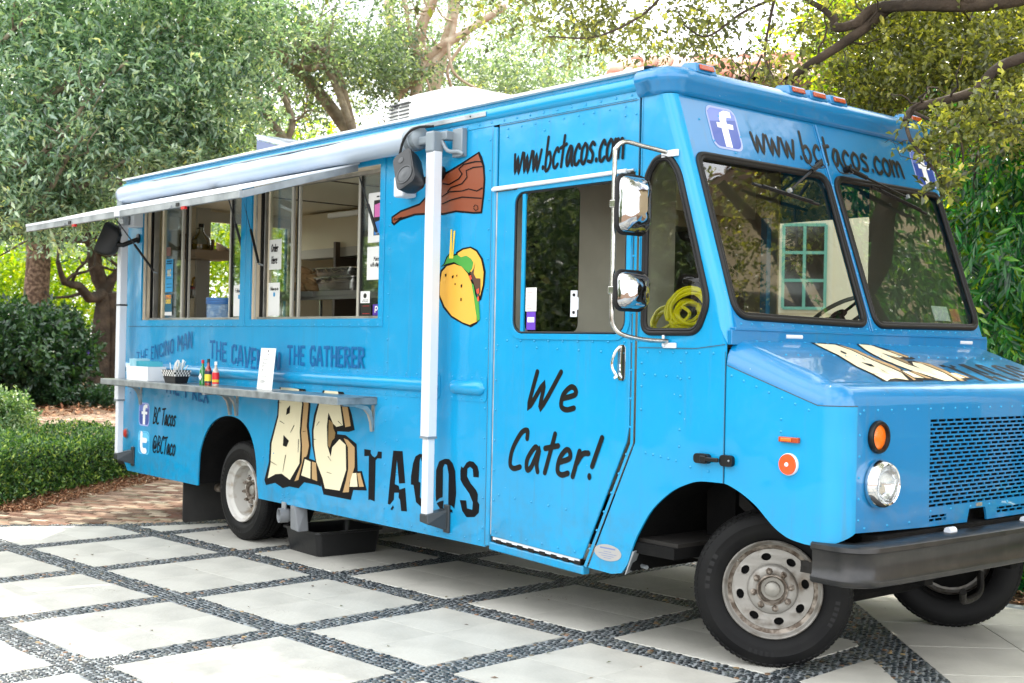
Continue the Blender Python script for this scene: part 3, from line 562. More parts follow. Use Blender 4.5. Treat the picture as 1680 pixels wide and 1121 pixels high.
for y0, y1 in ((.76, .92), (1.42, 1.74)):
    barm.box(8.119, 8.129, y0, y1, .8025, .8075)
    for k in range(5):
        y = y0 + .055 + k * .078
        if y < y1: barm.box(8.120, 8.128, y - .004, y + .004, .79, .8025); barm.box(8.120, 8.128, y - .04, y - .032, .8075, .82)
barm.done('grille_bars', BLUEF, gr, smooth=0, kind='stuff')
MB().box(8.02, 8.04, .5, 2.0, .74, 1.33).done('grille_backing', DARK, T, smooth=0)  # dark sheet standing for the shade behind the grille slots
MB().box(8.131, 8.134, 1.205, 1.262, .838, .856).done('badge', ALU, T, smooth=0)
# windscreen panel with its two openings
WL = rpoly([(.075, 1.80), (1.205, 1.785), (1.215, 2.655), (.085, 2.655)], [.09, .07, .09, .06], 6)
WR = rpoly([(1.30, 1.785), (2.425, 1.80), (2.415, 2.655), (1.29, 2.655)], [.07, .09, .06, .09], 6)
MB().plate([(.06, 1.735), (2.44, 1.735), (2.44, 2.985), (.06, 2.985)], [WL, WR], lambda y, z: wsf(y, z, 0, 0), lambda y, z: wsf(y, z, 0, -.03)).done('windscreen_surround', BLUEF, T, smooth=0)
for y0, sg in ((0, 1), (W, -1)):
    rings = []
    for j in range(7):
        z = 1.66 + (2.985 - 1.66) * j / 6; cx, cy = XW(max(z, 1.735)) - .06, y0 + sg * .06
        rings.append([(cx + .06 * math.sin(R(a)), cy - sg * .06 * math.cos(R(a)), z) for a in range(0, 91, 15)])
    MB().loft(rings).done('windscreen_pillar', BLUE, T, smooth=60)
mb = MB(); mb.box(XW(1.73) - .02, XW(1.73) + .012, .03, W - .03, 1.728, 1.744); mb.box(7.44, XW(1.7) - .005, .01, W - .01, 1.655, 1.73)
mb.done('scuttle_ledge', BLUEF, T, smooth=0, bevel=.003)
mb = MB(); mb.tube([wsf(1.25, 1.75, 0, .004), wsf(1.25, 2.97, 0, .004)], .006, 6); mb.tube([wsf(1.228, 1.75, 0, .002), wsf(1.228, 2.97, 0, .002)], .003, 5); mb.done('windscreen_seam', BLUEF, T)
def gasket(name, loop, f, r, parent, m=None):
    P = [f(*p) for p in inset(loop, -.004)]
    mb = MB(); mb.tube(P, r, 8, closed=True); mb.tube([f(*p) for p in inset(loop, .012)], r * .8, 6, closed=True); return mb.done(name, m or RUB, parent, smooth=60)
for L, lab in ((WL, 'near windscreen pane'), (WR, 'far windscreen pane')):
    p = MB().plate(inset(L, .002), [], lambda y, z: wsf(y, z, 0, -.012)).done('windscreen', WGLASS, T, smooth=0, label=lab)
    gasket('rubber_gasket', L, lambda y, z: wsf(y, z, 0, .002), .016, p)
# quarter window
p = MB().plate(inset(QW, .002), [], lambda x, z: (x, .008, z)).done('quarter_window', DGLASS, T, smooth=0); gasket('rubber_gasket', QW, lambda x, z: (x, -.002, z), .015, p)
# trim strips, seams and rivets on the side
mb = MB()
for P, w_ in (([(6.80, 2.985), (6.80, 1.11), (6.455, .395)], .022), ([(6.83, 2.985), (6.83, 1.66)], .006)):
    ribbon(mb, P, w_, lambda x, z, k: (x, -.004, z), 0, False)
mb.done('door_seal_strip', BLUE, T, smooth=0)
mb = MB()
for P in ([(6.812, 2.98), (6.812, 1.115), (6.468, .395)], [(7.442, .957), (7.442, 1.62)], [(6.835, 1.632), (7.24, 1.632), (7.438, 1.655)], [(5.56, .40), (5.56, 2.97)], [(.18, 1.742), (2.3, 1.742)], [(5.62, 2.975), (6.80, 2.975)]):
    mb = MB(); ribbon(mb, P, .004, lambda x, z, k: (x, -.0052, z), 0, False); mb.done('panel_seam', mat('seam_dark_grey', '#33454f', .6), T, smooth=0)
def rivets(pts, r=.0075, h=.0055):
    mb = MB()
    for p, n in pts:
        n = Vector(n); u = n.orthogonal().normalized(); v = n.cross(u); p = Vector(p)
        ring = [p + (u * math.cos(2 * PI * k / 6) + v * math.sin(2 * PI * k / 6)) * r for k in range(6)]; r2 = [p + n * h * .8 + (q - p) * .6 for q in ring]
        mb.add(ring + r2 + [p + n * h], [(k, (k + 1) % 6, 6 + (k + 1) % 6, 6 + k) for k in range(6)] + [(6 + k, 6 + (k + 1) % 6, 12) for k in range(6)])
    return mb
pts = []
def row(x0, z0, x1, z1, n, y=-.001):
    for k in range(n): pts.append(((x0 + (x1 - x0) * k / max(1, n - 1), y, z0 + (z1 - z0) * k / max(1, n - 1)), (0, -1, 0)))
row(.45, 1.755, 4.35, 1.755, 34, -.006); row(4.37, 1.8, 4.37, 2.9, 9, -.006); row(4.46, .5, 4.46, 1.25, 6); row(4.46, 1.5, 4.46, 2.9, 10); row(.2, 1.43, 5.05, 1.43, 42, -.004); row(.2, 1.29, 5.05, 1.29, 42, -.004)
row(5.2, 1.425, 5.5, 1.425, 4, -.004); row(5.2, 1.295, 5.5, 1.295, 4, -.004); row(5.65, .5, 5.65, 1.6, 7, -.0155); row(5.66, 1.63, 6.74, 1.60, 7, -.0155); row(5.68, .49, 6.38, .47, 6, -.0155); row(5.7, .72, 6.3, .7, 5, -.0155)
row(4.5, .42, 5.5, .42, 8); row(5.53, .5, 5.53, 2.9, 14); row(5.7, 2.95, 6.7, 2.95, 9); row(6.786, 1.2, 6.786, 2.9, 12, -.005); row(6.49, .5, 6.76, 1.05, 6, -.005); row(.12, 3.005, 6.75, 3.005, 56, -.005)
row(5.7, 2.9, 6.7, 2.9, 4); row(6.9, 1.61, 7.36, 1.61, 6); row(6.88, 1.49, 7.2, 1.48, 5); row(7.14, 1.12, 7.14, 1.56, 6); row(6.9, 1.07, 7.12, 1.045, 5); row(7.22, 1.02, 7.34, 1.01, 2); row(6.86, 1.3, 6.86, 1.55, 3)
row(7.48, 1.50, 7.95, 1.352, 7, 0); row(7.79, 1.24, 7.79, 1.3, 2, 0); row(.25, 1.12, 1.6, 1.12, 6); row(4.6, .75, 4.6, 1.2, 3); row(2.79, .72, 2.95, .76, 3); row(3.08, .41, 3.18, .47, 3); row(3.1, .45, 3.2, .43, 2); row(5.75, 1.66, 6.74, 1.66, 9, -.016)
mb = rivets(pts)
pts2 = []
nw = Vector((.945, 0, .325)).normalized()
for k in range(20): pts2.append(((8.1305, .18 + k * .115, 1.355), (1, 0, 0)))
for k in range(12): pts2.append(((8.1305, .2 + k * .19, .80 if not .7 < .2 + k * .19 < 1.8 else .842), (1, 0, 0)))
for k in range(6): pts2.append(((8.1305, .15, .84 + k * .1), (1, 0, 0)))
for k in range(28): pts2.append((wsf(.1 + k * .085, 1.762, 0, .001), nw))
for k in range(36): pts2.append(((7.03 + .010, .12 + k * .064, 2.996), (.9, 0, -.2)))
for k in range(9): pts2.append((wsf(1.25, 1.82 + k * .13, 0, .008), nw))
for k in range(22):
    pts2.append(((7.475, .2 + k * .1, HZ(7.475) + .001), (.34, 0, .94))); pts2.append(((7.66, .2 + k * .1, HZ(7.66) + .001), (.34, 0, .94)))
for (y, z) in ((.18, 2.86), (.26, 2.75), (.42, 2.70), (.5, 2.80), (.62, 2.68), (.35, 2.90), (1.6, 2.70), (1.9, 2.74), (2.1, 2.86)): pts2.append((wsf(y, z, 0, .001), nw))
m2 = rivets(pts2, .0075, .005); mb.add(m2.v, m2.f)
mb.done('rivets', BLUE, T, smooth=60, kind='stuff')
# rub rail
def rail(x0, x1):
    mb = MB(); slab(mb, rrect(x0, x1, 1.275, 1.442, .03), [], -.004, -.0005)
    rings = []
    for x, s in ((x0 + .015, .05), (x0 + .03, .7), (x0 + .06, 1), (x1 - .06, 1), (x1 - .03, .7), (x1 - .015, .05)):
        rings.append([(x, -.004 - .034 * s * math.sin(R(a)), 1.36 - .045 * s * math.cos(R(a))) for a in range(0, 181, 20)])
    mb.loft(rings); mb.done('rub_rail', BLUE, T, smooth=50)
rail(.105, 5.07); rail(5.165, 5.548)
# ---------------------------------------------------------------- sliding door
DO = [(5.628, .462), (6.415, .432), (6.44, .44), (6.765, 1.115), (6.782, 1.2), (6.782, 2.57), (5.628, 2.57)]
DW = rrect(5.80, 6.742, 1.705, 2.548, .075)
door = slab(MB(), DO, [DW], -.014, .0).done('sliding_door', BLUE, T, smooth=0, bevel=.003, seg=1)
slab(MB(), inset(DW, -.038), [inset(DW, -.003)], -.021, -.0145).done('window_flange', BLUE, door, smooth=0, bevel=.002, seg=1)
gm = MB(); gm.tube([(p[0], -.010, p[1]) for p in inset(DW, .004)], .0075, 6, closed=True); gm.done('window_rubber', RUB, door)
MB().box(5.862, 5.89, -.012, .004, 1.71, 2.545).done('window_stile', BLUE, door, smooth=0)
slab(MB(), rrect(5.895, 6.352, 1.712, 2.54, .05), [], -.006, -.001).done('sliding_pane', DGLASS, door, smooth=0)
MB().box(6.245, 6.29, .002, .012, 1.712, 2.54).done('window_channel', mat('channel_green_black', '#171d17', .4), door, smooth=0)
mb = MB(); mb.box(6.30, 6.352, -.012, -.007, 1.80, 1.95); mb.box(6.352, 6.366, -.016, -.008, 1.84, 1.91); mb.done('window_latch', WHITE, door, smooth=0)
mb = MB(); mb.cyl((6.33, -.018, 1.825), (6.33, -.012, 1.825), .009, 10); mb.cyl((6.33, -.018, 1.925), (6.33, -.012, 1.925), .009, 10); mb.done('latch_screw', RUB, door)
slab(MB(), rc((5.905, 6.0, 1.835, 1.975)), [], -.0085, -.0075).done('permit_sticker', PAPER, door, smooth=0)
slab(MB(), rc((5.915, 5.995, 1.725, 1.832)), [], -.0085, -.0075).done('permit_sticker', mat('purple_print', '#5e35a8', .4), door, smooth=0)
slab(MB(), rc((5.925, 5.985, 1.77, 1.80)), [], -.0095, -.009).done('permit_label', PAPER, door, smooth=0)
mb = MB()
for k in range(6): mb.add([(5.915, -.009, 1.85 + k * .019), (5.94 + .04 * random.random(), -.009, 1.85 + k * .019), (5.94 + .04 * random.random(), -.009, 1.853 + k * .019), (5.915, -.009, 1.853 + k * .019)], [(0, 1, 2, 3)])
mb.done('permit_print', mat('red_print', '#a83232', .5), door, smooth=0)
mb = MB(); mb.plate(rrect(6.695, 6.752, 1.45, 1.645, .02), [], lambda x, z: (x, -.019, z), lambda x, z: (x, -.014, z)); hp_ = mb.done('door_handle', CHROMEP, door, smooth=40, bevel=.002)
MB().tube(crom([(6.712, -.022, 1.635), (6.692, -.04, 1.60), (6.68, -.048, 1.53), (6.70, -.035, 1.475), (6.705, -.05, 1.465)], 4), .008, 8).done('handle_lever', CHROMEP, hp_)
MB().box(6.735, 6.741, -.0235, -.018, 1.45, 1.645).done('handle_rib', RUB, hp_, smooth=0)
mb = MB(); mb.tube([(5.60, -.03, 2.583), (6.745, -.03, 2.592)], .012, 8); mb.box(5.60, 6.745, -.03, 0, 2.585, 2.6); mb.done('drip_gutter', WHITE, T)
MB().tube([(6.745, -.03, 2.592), (6.79, -.02, 2.594)], .007, 6).done('gutter_end', ALUD, T)
# door sill / step
mb = MB(); mb.hexa([(5.60, -.006, .375), (6.44, -.006, .345), (6.44, .05, .345), (5.60, .05, .375), (5.60, -.006, .425), (6.44, -.006, .395), (6.44, .05, .395), (5.60, .05, .425)]); mb.done('step', BLUE, T, smooth=0, bevel=.008)
mb = MB(); mb.hexa([(5.64, -.002, .428), (6.42, -.002, .400), (6.42, .06, .400), (5.64, .06, .428), (5.64, -.002, .436), (6.42, -.002, .408), (6.42, .06, .408), (5.64, .06, .436)])
for k in range(8): mb.hexa([(5.67 + k * .1, -.008, .424 - k * .0036), (5.72 + k * .1, -.008, .422 - k * .0036), (5.72 + k * .1, .05, .422 - k * .0036), (5.67 + k * .1, .05, .424 - k * .0036), (5.67 + k * .1, -.008, .446 - k * .0036), (5.72 + k * .1, -.008, .444 - k * .0036), (5.72 + k * .1, .05, .444 - k * .0036), (5.67 + k * .1, .05, .446 - k * .0036)])
mb.done('step_tread', RUB, T, smooth=0)
MB().hexa([(5.64, -.006, .442), (6.41, -.006, .413), (6.41, .0, .413), (5.64, .0, .442), (5.64, -.006, .462), (6.41, -.006, .432), (6.41, .0, .432), (5.64, .0, .462)]).done('door_bottom_strip', WHITE, T, smooth=0)
# little oval builder's plate
pl = MB().plate([(6.63 + .105 * math.cos(2 * PI * k / 28), .497 + .045 * math.sin(2 * PI * k / 28)) for k in range(28)], [], lambda x, z: (x, -.003, z), lambda x, z: (x, 0, z)).done('maker_plate', mat('plate_grey', '#a9a7a4', .4, metal=.3), T, smooth=0)
mb = MB()
for k, (a, b) in enumerate(((.06, .02), (.03, .004), (.07, -.008), (.05, -.02), (.03, -.031))): mb.add([(6.63 - a, -.0036, .497 + b), (6.63 + a, -.0036, .497 + b), (6.63 + a, -.0036, .5 + b + (.005 if k == 0 else 0)), (6.63 - a, -.0036, .5 + b + (.005 if k == 0 else 0))], [(0, 1, 2, 3)])
mb.done('plate_print', mat('faded_blue_ink', '#6a7aa0', .6), pl, smooth=0)
MB().hexa([(6.765, -.003, .395), (6.82, -.003, .53), (6.80, .05, .53), (6.74, .05, .395), (6.775, -.004, .40), (6.835, -.004, .53), (6.83, .05, .54), (6.77, .05, .41)]).done('bent_flange', ALUD, T, smooth=0)
# ---------------------------------------------------------------- lettering and pictures on the skin
BCG = {'k': INKD, 'c': CREAMP, 't': TANP, 'h': INKD, 'n': BRNP, 'x': INKD}
def decal(name, data, f, lift, cols, parent, label=None):
    """every printed letter or patch is a piece of its own under one empty; hairlines and dots stay joined"""
    e = D.objects.new(name, None); e.empty_display_size = .1; link(e, parent); e['label'] = label or name; fine = {}
    names = {'k': 'black_shape', 'c': 'cream_fill', 't': 'tan_shade', 'h': 'letter_hole', 'n': 'brown_shade', 'b': 'club_fill', 'y': 'tortilla', 'g': 'lettuce', 'r': 'tomato', 'f': 'chip_stick'}
    for i, (tg, pts_) in enumerate(data):
        key = tg[0]; P = [p for j, p in enumerate(pts_) if p != pts_[j - 1]]
        mb = fine.setdefault(key, MB()) if key in 'xo' else MB()
        mb.plate(P, [], lambda x, z, i=i: f(x, z, lift(tg, i)))
        if key not in 'xo': mb.done(names.get(key, 'colour_fill'), cols[key], e, smooth=0)
    for key, mb in fine.items(): mb.done('hairlines' if key == 'x' else 'dots', cols[key], e, smooth=0, kind='stuff')
    return e
LV = {'k': 0, 'c': 6, 't': 7, 'h': 12, 'n': 11, 'x': 16, 'b': 6, 'y': 6, 'g': 9, 'r': 14, 'f': 10, 'o': 16}
lv = lambda tg, i: LV[tg[0]] + i * .12
decal('chiselled_letters', BC, sidef, lv, BCG, T, 'big cream stone letters B.C. with black outline')
decal('block_letters', TACOS, sidef, lv, {'k': INKD}, T, 'big ragged black letters TACOS')
decal('taco_and_club_picture', FOOD, sidef, lv, {'k': INKD, 'b': mat('brown_club_print', '#7d3d1f', .42), 'x': INKD, 'y': mat('taco_yellow_print', '#dba53c', .42), 'g': mat('lettuce_green_print', '#3f8f35', .42), 'n': mat('meat_brown_print', '#4a2e20', .42),
      'r': mat('tomato_print', '#d4442a', .42), 'f': mat('chip_yellow_print', '#e8c33e', .42), 'o': INKD}, T, 'printed wooden club and filled tacos')
def hoodmap(x, z, k=0): return hoodf(.52 + (x - 2.81) / (5.53 - 2.81) * 1.74, 7.468 + (1.31 - z) / .81 * .58, k)
decal('chiselled_letters', BC, hoodmap, lv, BCG, T, 'cream stone letters B.C. on the bonnet'); decal('block_letters', TACOS, hoodmap, lv, {'k': INKD}, T, 'black letters TACOS on the bonnet')
lettering('web_address', 'www.bctacos.com', sidef, 5.76, 6.69, 2.672, .18, INKD, T, slant=.10, label='handwritten black www.bctacos.com above the door', wsc=.115)
dsf = lambda x, z, k=0: (x, -.0156 - k * .00025, z)
lettering('door_lettering', 'We', dsf, 5.95, 6.36, 1.268, .21, INKB, door, slant=.25, label='handwritten We', wsc=.155)
lettering('door_lettering', 'Cater!', dsf, 5.775, 6.53, .893, .235, INKB, door, slant=.25, label='handwritten Cater!', wsc=.14)
lettering('handle_lettering', 'BC Tacos', sidef, .755, 1.215, .862, .145, INKD, T, slant=.15, label='handwritten BC Tacos', wsc=.12)
lettering('handle_lettering', '@BCTaco', sidef, .752, 1.22, .605, .15, INKD, T, slant=.12, label='handwritten @BCTaco', wsc=.11)
lettering('web_address', 'www.bctacos.com', wsf, .60, 2.07, 2.735, .165, INKB, T, label='handwritten black www.bctacos.com over the windscreen', wsc=.14)
lettering('menu_name', 'THE ENCINO MAN', sidef, .37, 1.525, 0, lambda x: .115 + .03 * (x - .37), DKBLUEP, T, BLOCK, sw=.14, zf=lambda x: 1.385 + (x - .37) * .15, label='dark blue THE ENCINO MAN', jag=.25, wsc=.11)
lettering('menu_name', 'THE CAVEMAN', sidef, 1.84, 3.02, 0, lambda x: .155 + .03 * (x - 1.84), DKBLUEP, T, BLOCK, zf=lambda x: 1.477 - (x - 1.84) * .105, label='dark blue THE CAVEMAN', jag=.25, wsc=.15)
lettering('menu_name', 'THE GATHERER', sidef, 3.12, 4.19, 1.45, .15, DKBLUEP, T, BLOCK, label='dark blue THE GATHERER', jag=.25, wsc=.16)
lettering('menu_name', 'THE T REX', sidef, .98, 1.84, 0, .13, DKBLUEP, T, BLOCK, zf=lambda x: 1.155 - (x - .98) * .075, label='dark blue THE T REX', jag=.25, wsc=.18)
def f_logo(f, x0, x1, z0, z1, parent, flip=False):
    w_, h_ = x1 - x0, z1 - z0; rim = MB().plate(rrect(x0, x1, z0, z1, w_ * .2), [], lambda x, z: f(x, z, 0)).done('f_logo', mat('logo_rim', '#9aa6d8' if not flip else '#d5dae6', .4), parent, smooth=0)
    MB().plate(rrect(x0 + .012, x1 - .012, z0 + .012, z1 - .012, w_ * .18), [], lambda x, z: f(x, z, 2)).done('logo_field', mat('logo_navy', '#1c3f96', .35, coat=.5), rim, smooth=0)
    MB().plate([(x0 + .012, z0 + h_ * .62), (x0 + w_ * .5, z0 + h_ * .68), (x1 - .012, z0 + h_ * .74), (x1 - .012, z1 - h_ * .14), (x1 - w_ * .2, z1 - .012), (x0 + w_ * .2, z1 - .012), (x0 + .012, z1 - h_ * .14)], [], lambda x, z: f(x, z, 3)).done('logo_gloss', mat('logo_light', '#5a70bc', .35, coat=.5), rim, smooth=0)
    F = [(.40, .06), (.62, .06), (.62, .50), (.80, .50), (.82, .62), (.62, .62), (.62, .70), (.66, .78), (.82, .78), (.82, .93), (.60, .93), (.45, .86), (.40, .74), (.40, .62), (.27, .62), (.27, .50), (.40, .50)]
    MB().plate([(x0 + p[0] * w_, z0 + p[1] * h_) for p in F], [], lambda x, z: f(x, z, 5)).done('letter_f', mat('logo_white', '#e4e6e8', .4), rim, smooth=0)
f_logo(sidef, .452, .678, .826, 1.04, T)
f_logo(wsf, .25, .50, 2.712, 2.955, T, True); f_logo(wsf, 2.22, 2.46, 2.70, 2.945, T, True)
x0, x1, z0, z1 = .445, .69, .565, .78; rim = MB().plate(rrect(x0, x1, z0, z1, .05), [], lambda x, z: sidef(x, z, 0)).done('bird_logo', mat('logo_cyan_rim', '#5fc0e6', .4), T, smooth=0)
MB().plate(rrect(x0 + .01, x1 - .01, z0 + .01, z1 - .01, .045), [], lambda x, z: sidef(x, z, 2)).done('logo_field', mat('logo_cyan', '#1f8fc4', .35), rim, smooth=0)
MB().plate([(x0 + .012, .69), (x1 - .012, .69), (x1 - .012, .735), (x1 - .05, .765), (x0 + .05, .765), (x0 + .012, .735)], [], lambda x, z: sidef(x, z, 3)).done('logo_gloss', mat('logo_cyan_light', '#63bfe4', .35), rim, smooth=0)
mb = MB(); tt = [(.52, .752), (.52, .64), (.55, .60), (.61, .60)]
ribbon(mb, crom(tt, 5), .052, lambda x, z, k: sidef(x, z, 5), 0); ribbon(mb, [(.52, .695), (.62, .695)], .046, lambda x, z, k: sidef(x, z, 7), 0); mb.done('letter_t', mat('logo_white', '#e4e6e8', .4), rim, smooth=0)
mb = MB(); ribbon(mb, crom(tt, 5), .066, lambda x, z, k: sidef(x, z, 4), 0); mb.done('letter_outline', mat('logo_blue_line', '#1f8fc4', .35), rim, smooth=0)
# ================================================================== serving windows
def P2(mb, poly, y, y1): return mb.plate(poly, [], lambda x, z: (x, y, z), lambda x, z: (x, y1, z))
def serving(b, panes, bars, lab):
    x0, x1, z0, z1 = b
    fr = MB(); d = .15
    fr.hexa([(x0, .0, z0 - .006), (x1, .0, z0 - .006), (x1, d, z0 - .006), (x0, d, z0 - .006), (x0, .0, z0), (x1, .0, z0), (x1, d, z0), (x0, d, z0)])
    fr.box(x0 - .004, x0 + .003, .013, .12, z0, z1); fr.box(x1 - .003, x1 + .004, .013, .12, z0, z1); fr.box(x0, x1, .013, .12, z1 - .003, z1 + .004)
    o = fr.done('serving_window', JAMB, T, smooth=0, label=lab)
    mb = MB()
    for (a, c) in ((.03, .045), (.085, .10)): mb.box(x0 + .0035, x0 + .012, a, c, z0, z1)
    mb.box(x0 + .004, x0 + .03, .10, .15, z0, z1); mb.box(x0, x1, .105, .15, z1 - .03, z1 - .004); mb.box(x0, x1, .06, .15, z0 + .0005, z0 + .02); mb.box(x0, x1, .004, .02, z0 - .02, z0 - .008)
    mb.done('window_track', ALU, o, smooth=0, bevel=.002)
    MB().box(x0 + .013, x0 + .028, .075, .098, z0 + .02, z1 - .03).done('track_rubber', RUB, o, smooth=0)
    MB().box(x0 + .02, x1 - .002, .098, .104, z0 + .001, z0 + .012).done('sill_rubber', RUB, o, smooth=0)
    for a, c, y in panes: MB().box(a, c, y, y + .004, z0 + .02, z1 - .03).done('sliding_pane', GLASS, o, smooth=0)
    for a, c, y, m in bars: MB().box(a, c, y - .008, y + .014, z0 + .012, z1 - .03).done('window_stile', m, o, smooth=0, bevel=.002)
    return o
GY = .12
wa = serving(WINA, [(.64, 1.03, GY), (1.93, 2.36, GY + .02)], [(.62, .645, GY, JAMB), (1.02, 1.05, GY, ALUS), (1.075, 1.095, GY + .02, RUB), (1.085, 1.1, GY + .035, ALUS), (1.895, 1.915, GY + .02, ALUS), (1.92, 1.94, GY + .025, RUB)], 'left serving window with its middle open')
wb = serving(WINB, [(2.60, 2.96, GY), (3.90, 4.335, GY + .02)], [(2.585, 2.605, GY, JAMB), (2.945, 2.975, GY, ALUS), (3.0, 3.02, GY + .02, RUB), (3.02, 3.04, GY + .02, ALUS), (3.86, 3.885, GY + .02, ALUS), (3.89, 3.91, GY + .025, RUB)], 'right serving window with the pans behind it')
SG = GY - .003
def sgf(x, z, k=0): return (x, SG - .0015 - k * .0004, z)
def sheet(name, x0, x1, z0, z1, m, par, k=0): return MB().plate(rc((x0, x1, z0, z1)), [], lambda x, z: sgf(x, z, k)).done(name, m, par, smooth=0)
def lines(par, x0, x1, zs_, m=INKD, w_=.006, k=3):
    mb = MB()
    for z in zs_:
        x = x0 + random.uniform(0, .02)
        while x < x1: a = min(x1, x + random.uniform(.01, .035)); mb.add([sgf(x, z, k), sgf(a, z, k), sgf(a, z + w_, k), sgf(x, z + w_, k)], [(0, 1, 2, 3)]); x = a + .006
    return mb.done('small_print', m, par, smooth=0)
# signs on glass (positions on the glass plane)
s_ = sheet('order_sign', 2.585, 2.80, 2.20, 2.44, PAPER, wb); 
lettering('sign_words', 'Order', sgf, 2.635, 2.745, 2.345, .055, INKD, s_, slant=.1, wsc=.18); lettering('sign_words', 'Here', sgf, 2.64, 2.735, 2.25, .055, INKD, s_, slant=.1, wsc=.18)
s_ = sheet('follow_us_sign', 2.605, 2.785, 1.83, 2.095, PAPER, wb); lettering('sign_words', 'Follow us on', sgf, 2.63, 2.765, 2.035, .026, INKD, s_, wsc=.16)
MB().plate(rrect(2.685, 2.715, 1.985, 2.018, .008), [], lambda x, z: sgf(x, z, 3)).done('bird_logo', mat('logo_cyan', '#1f8fc4', .35), s_, smooth=0)
s_ = sheet('follow_us_sign', 2.02, 2.32, 1.83, 2.09, PAPER, wa); lettering('sign_words', 'Follow us on', sgf, 2.05, 2.24, 2.03, .03, INKD, s_, wsc=.16)
MB().plate(rrect(2.10, 2.14, 1.975, 2.01, .008), [], lambda x, z: sgf(x, z, 3)).done('bird_logo', mat('logo_cyan', '#1f8fc4', .35), s_, smooth=0)
s_ = sheet('blue_poster', .70, .855, 2.06, 2.36, mat('poster_blue', '#3aa0d8', .4), wa); lettering('poster_words', 'B C', sgf, .745, .81, 2.205, .06, CREAMP, s_, BLOCK, wsc=.26); lines(s_, .715, .84, [2.315, 2.335], w_=.012); lines(s_, .72, .84, [2.10, 2.13, 2.18, 2.22, 2.26], w_=.005)
s_ = sheet('brewery_poster', .70, .85, 1.845, 2.045, mat('poster_teal', '#1c5f78', .4), wa)
lettering('poster_words', 'CYPRESS', sgf, .71, .84, 2.0, .032, mat('poster_orange', '#e8963a', .5), s_, BLOCK, wsc=.22); lettering('poster_words', 'CREEK', sgf, .715, .835, 1.955, .036, mat('poster_yellow', '#ecc94a', .5), s_, BLOCK, wsc=.24)
sheet('poster_foot', .70, .85, 1.845, 1.878, PAPER, s_, 3)
s_ = sheet('photo_print', .71, .80, 2.39, 2.47, mat('faded_photo', '#7d5a52', .5), wa)
s_ = sheet('ticket_sign', 4.02, 4.335, 2.345, 2.70, PAPER, wb); lines(s_, 4.12, 4.26, [2.665], w_=.01)
for z0_, c in ((2.525, '#d06fae'), (2.40, '#3f86d0')):
    sheet('ticket_photo', 4.09, 4.325, z0_ - .005, z0_ + .12, mat('photo_dark', '#23211f', .5), s_, 2)
    MB().plate([(4.10, z0_), (4.32, z0_), (4.32, z0_ + .1), (4.28, z0_ + .092), (4.25, z0_ + .1), (4.2, z0_ + .09), (4.16, z0_ + .098), (4.10, z0_ + .088)], [], lambda x, z: sgf(x, z, 4)).done('ticket', mat('ticket_' + c[1:], c, .5), s_, smooth=0)
s_ = sheet('combo_sign', 4.015, 4.335, 2.08, 2.315, PAPER, wb); lettering('sign_words', 'Make it a combo', sgf, 4.10, 4.33, 2.215, .028, INKD, s_, wsc=.16); lettering('sign_words', 'with chips and a drink', sgf, 4.06, 4.33, 2.175, .028, INKD, s_, wsc=.16) ; lettering('sign_words', '$3', sgf, 4.165, 4.19, 2.115, .028, INKD, s_, wsc=.2)
BKS = mat('sticker_black', '#141212', .35); REDS = mat('sticker_red', '#b81f25', .35)
s_ = sheet('round_sticker', 4.20, 4.335, 1.985, 2.06, BKS, wb); MB().plate([(4.27 + .035 * math.cos(a), 2.028 + .026 * math.sin(a)) for a in [2 * PI * k / 18 for k in range(18)]], [], lambda x, z: sgf(x, z, 3)).done('sticker_field', PAPER, s_, smooth=0); sheet('sticker_band', 4.225, 4.325, 2.0, 2.013, PAPER, s_, 5); sheet('sticker_mark', 4.25, 4.29, 2.02, 2.04, REDS, s_, 5)
s_ = sheet('portrait_sticker', 3.94, 4.06, 1.915, 2.0, PAPER, wb); MB().plate([(4.0 + .022 * math.cos(a), 1.967 + .018 * math.sin(a)) for a in [2 * PI * k / 12 for k in range(12)]], [], lambda x, z: sgf(x, z, 3)).done('sticker_mark', BKS, s_, smooth=0); lines(s_, 3.96, 4.04, [1.925, 1.935], w_=.004)
c_ = lambda rx, rz, cx, cz, k, m, par, nm: MB().plate([(cx + rx * math.cos(a), cz + rz * math.sin(a)) for a in [2 * PI * j / 22 for j in range(22)]], [], lambda x, z: sgf(x, z, k)).done(nm, m, par, smooth=0)
s_ = c_(.052, .040, 4.27, 1.945, 1, REDS, wb, 'oval_sticker'); c_(.042, .033, 4.27, 1.945, 3, PAPER, s_, 'sticker_field'); c_(.038, .029, 4.27, 1.945, 4, mat('sticker_lightblue', '#6fb7d8', .4), s_, 'sticker_field'); sheet('sticker_band', 4.235, 4.305, 1.934, 1.956, REDS, s_, 5)
s_ = sheet('card_sign', 4.24, 4.335, 1.872, 1.905, BKS, wb); c_(.016, .014, 4.272, 1.888, 3, mat('card_red', '#d21f1c', .4), s_, 'red_disc'); c_(.016, .014, 4.292, 1.888, 4, mat('card_orange', '#f09a1c', .4), s_, 'orange_disc')
s_ = sheet('card_sign', 4.24, 4.335, 1.83, 1.866, PAPER, wb); BLOCKV = lettering('card_word', 'VISA', sgf, 4.252, 4.325, 1.84, .018, mat('card_blue', '#1a2f8a', .4), s_, BLOCK, wsc=.26)
s_ = sheet('award_sticker', 4.10, 4.20, 1.825, 1.905, mat('award_purple', '#4a2590', .4), wb); lettering('sticker_word', 'p', sgf, 4.125, 4.165, 1.862, .045, PAPER, s_, HAND, wsc=.2); lettering('sticker_word', '1', sgf, 4.172, 4.19, 1.87, .03, PAPER, s_, BLOCK, wsc=.2)
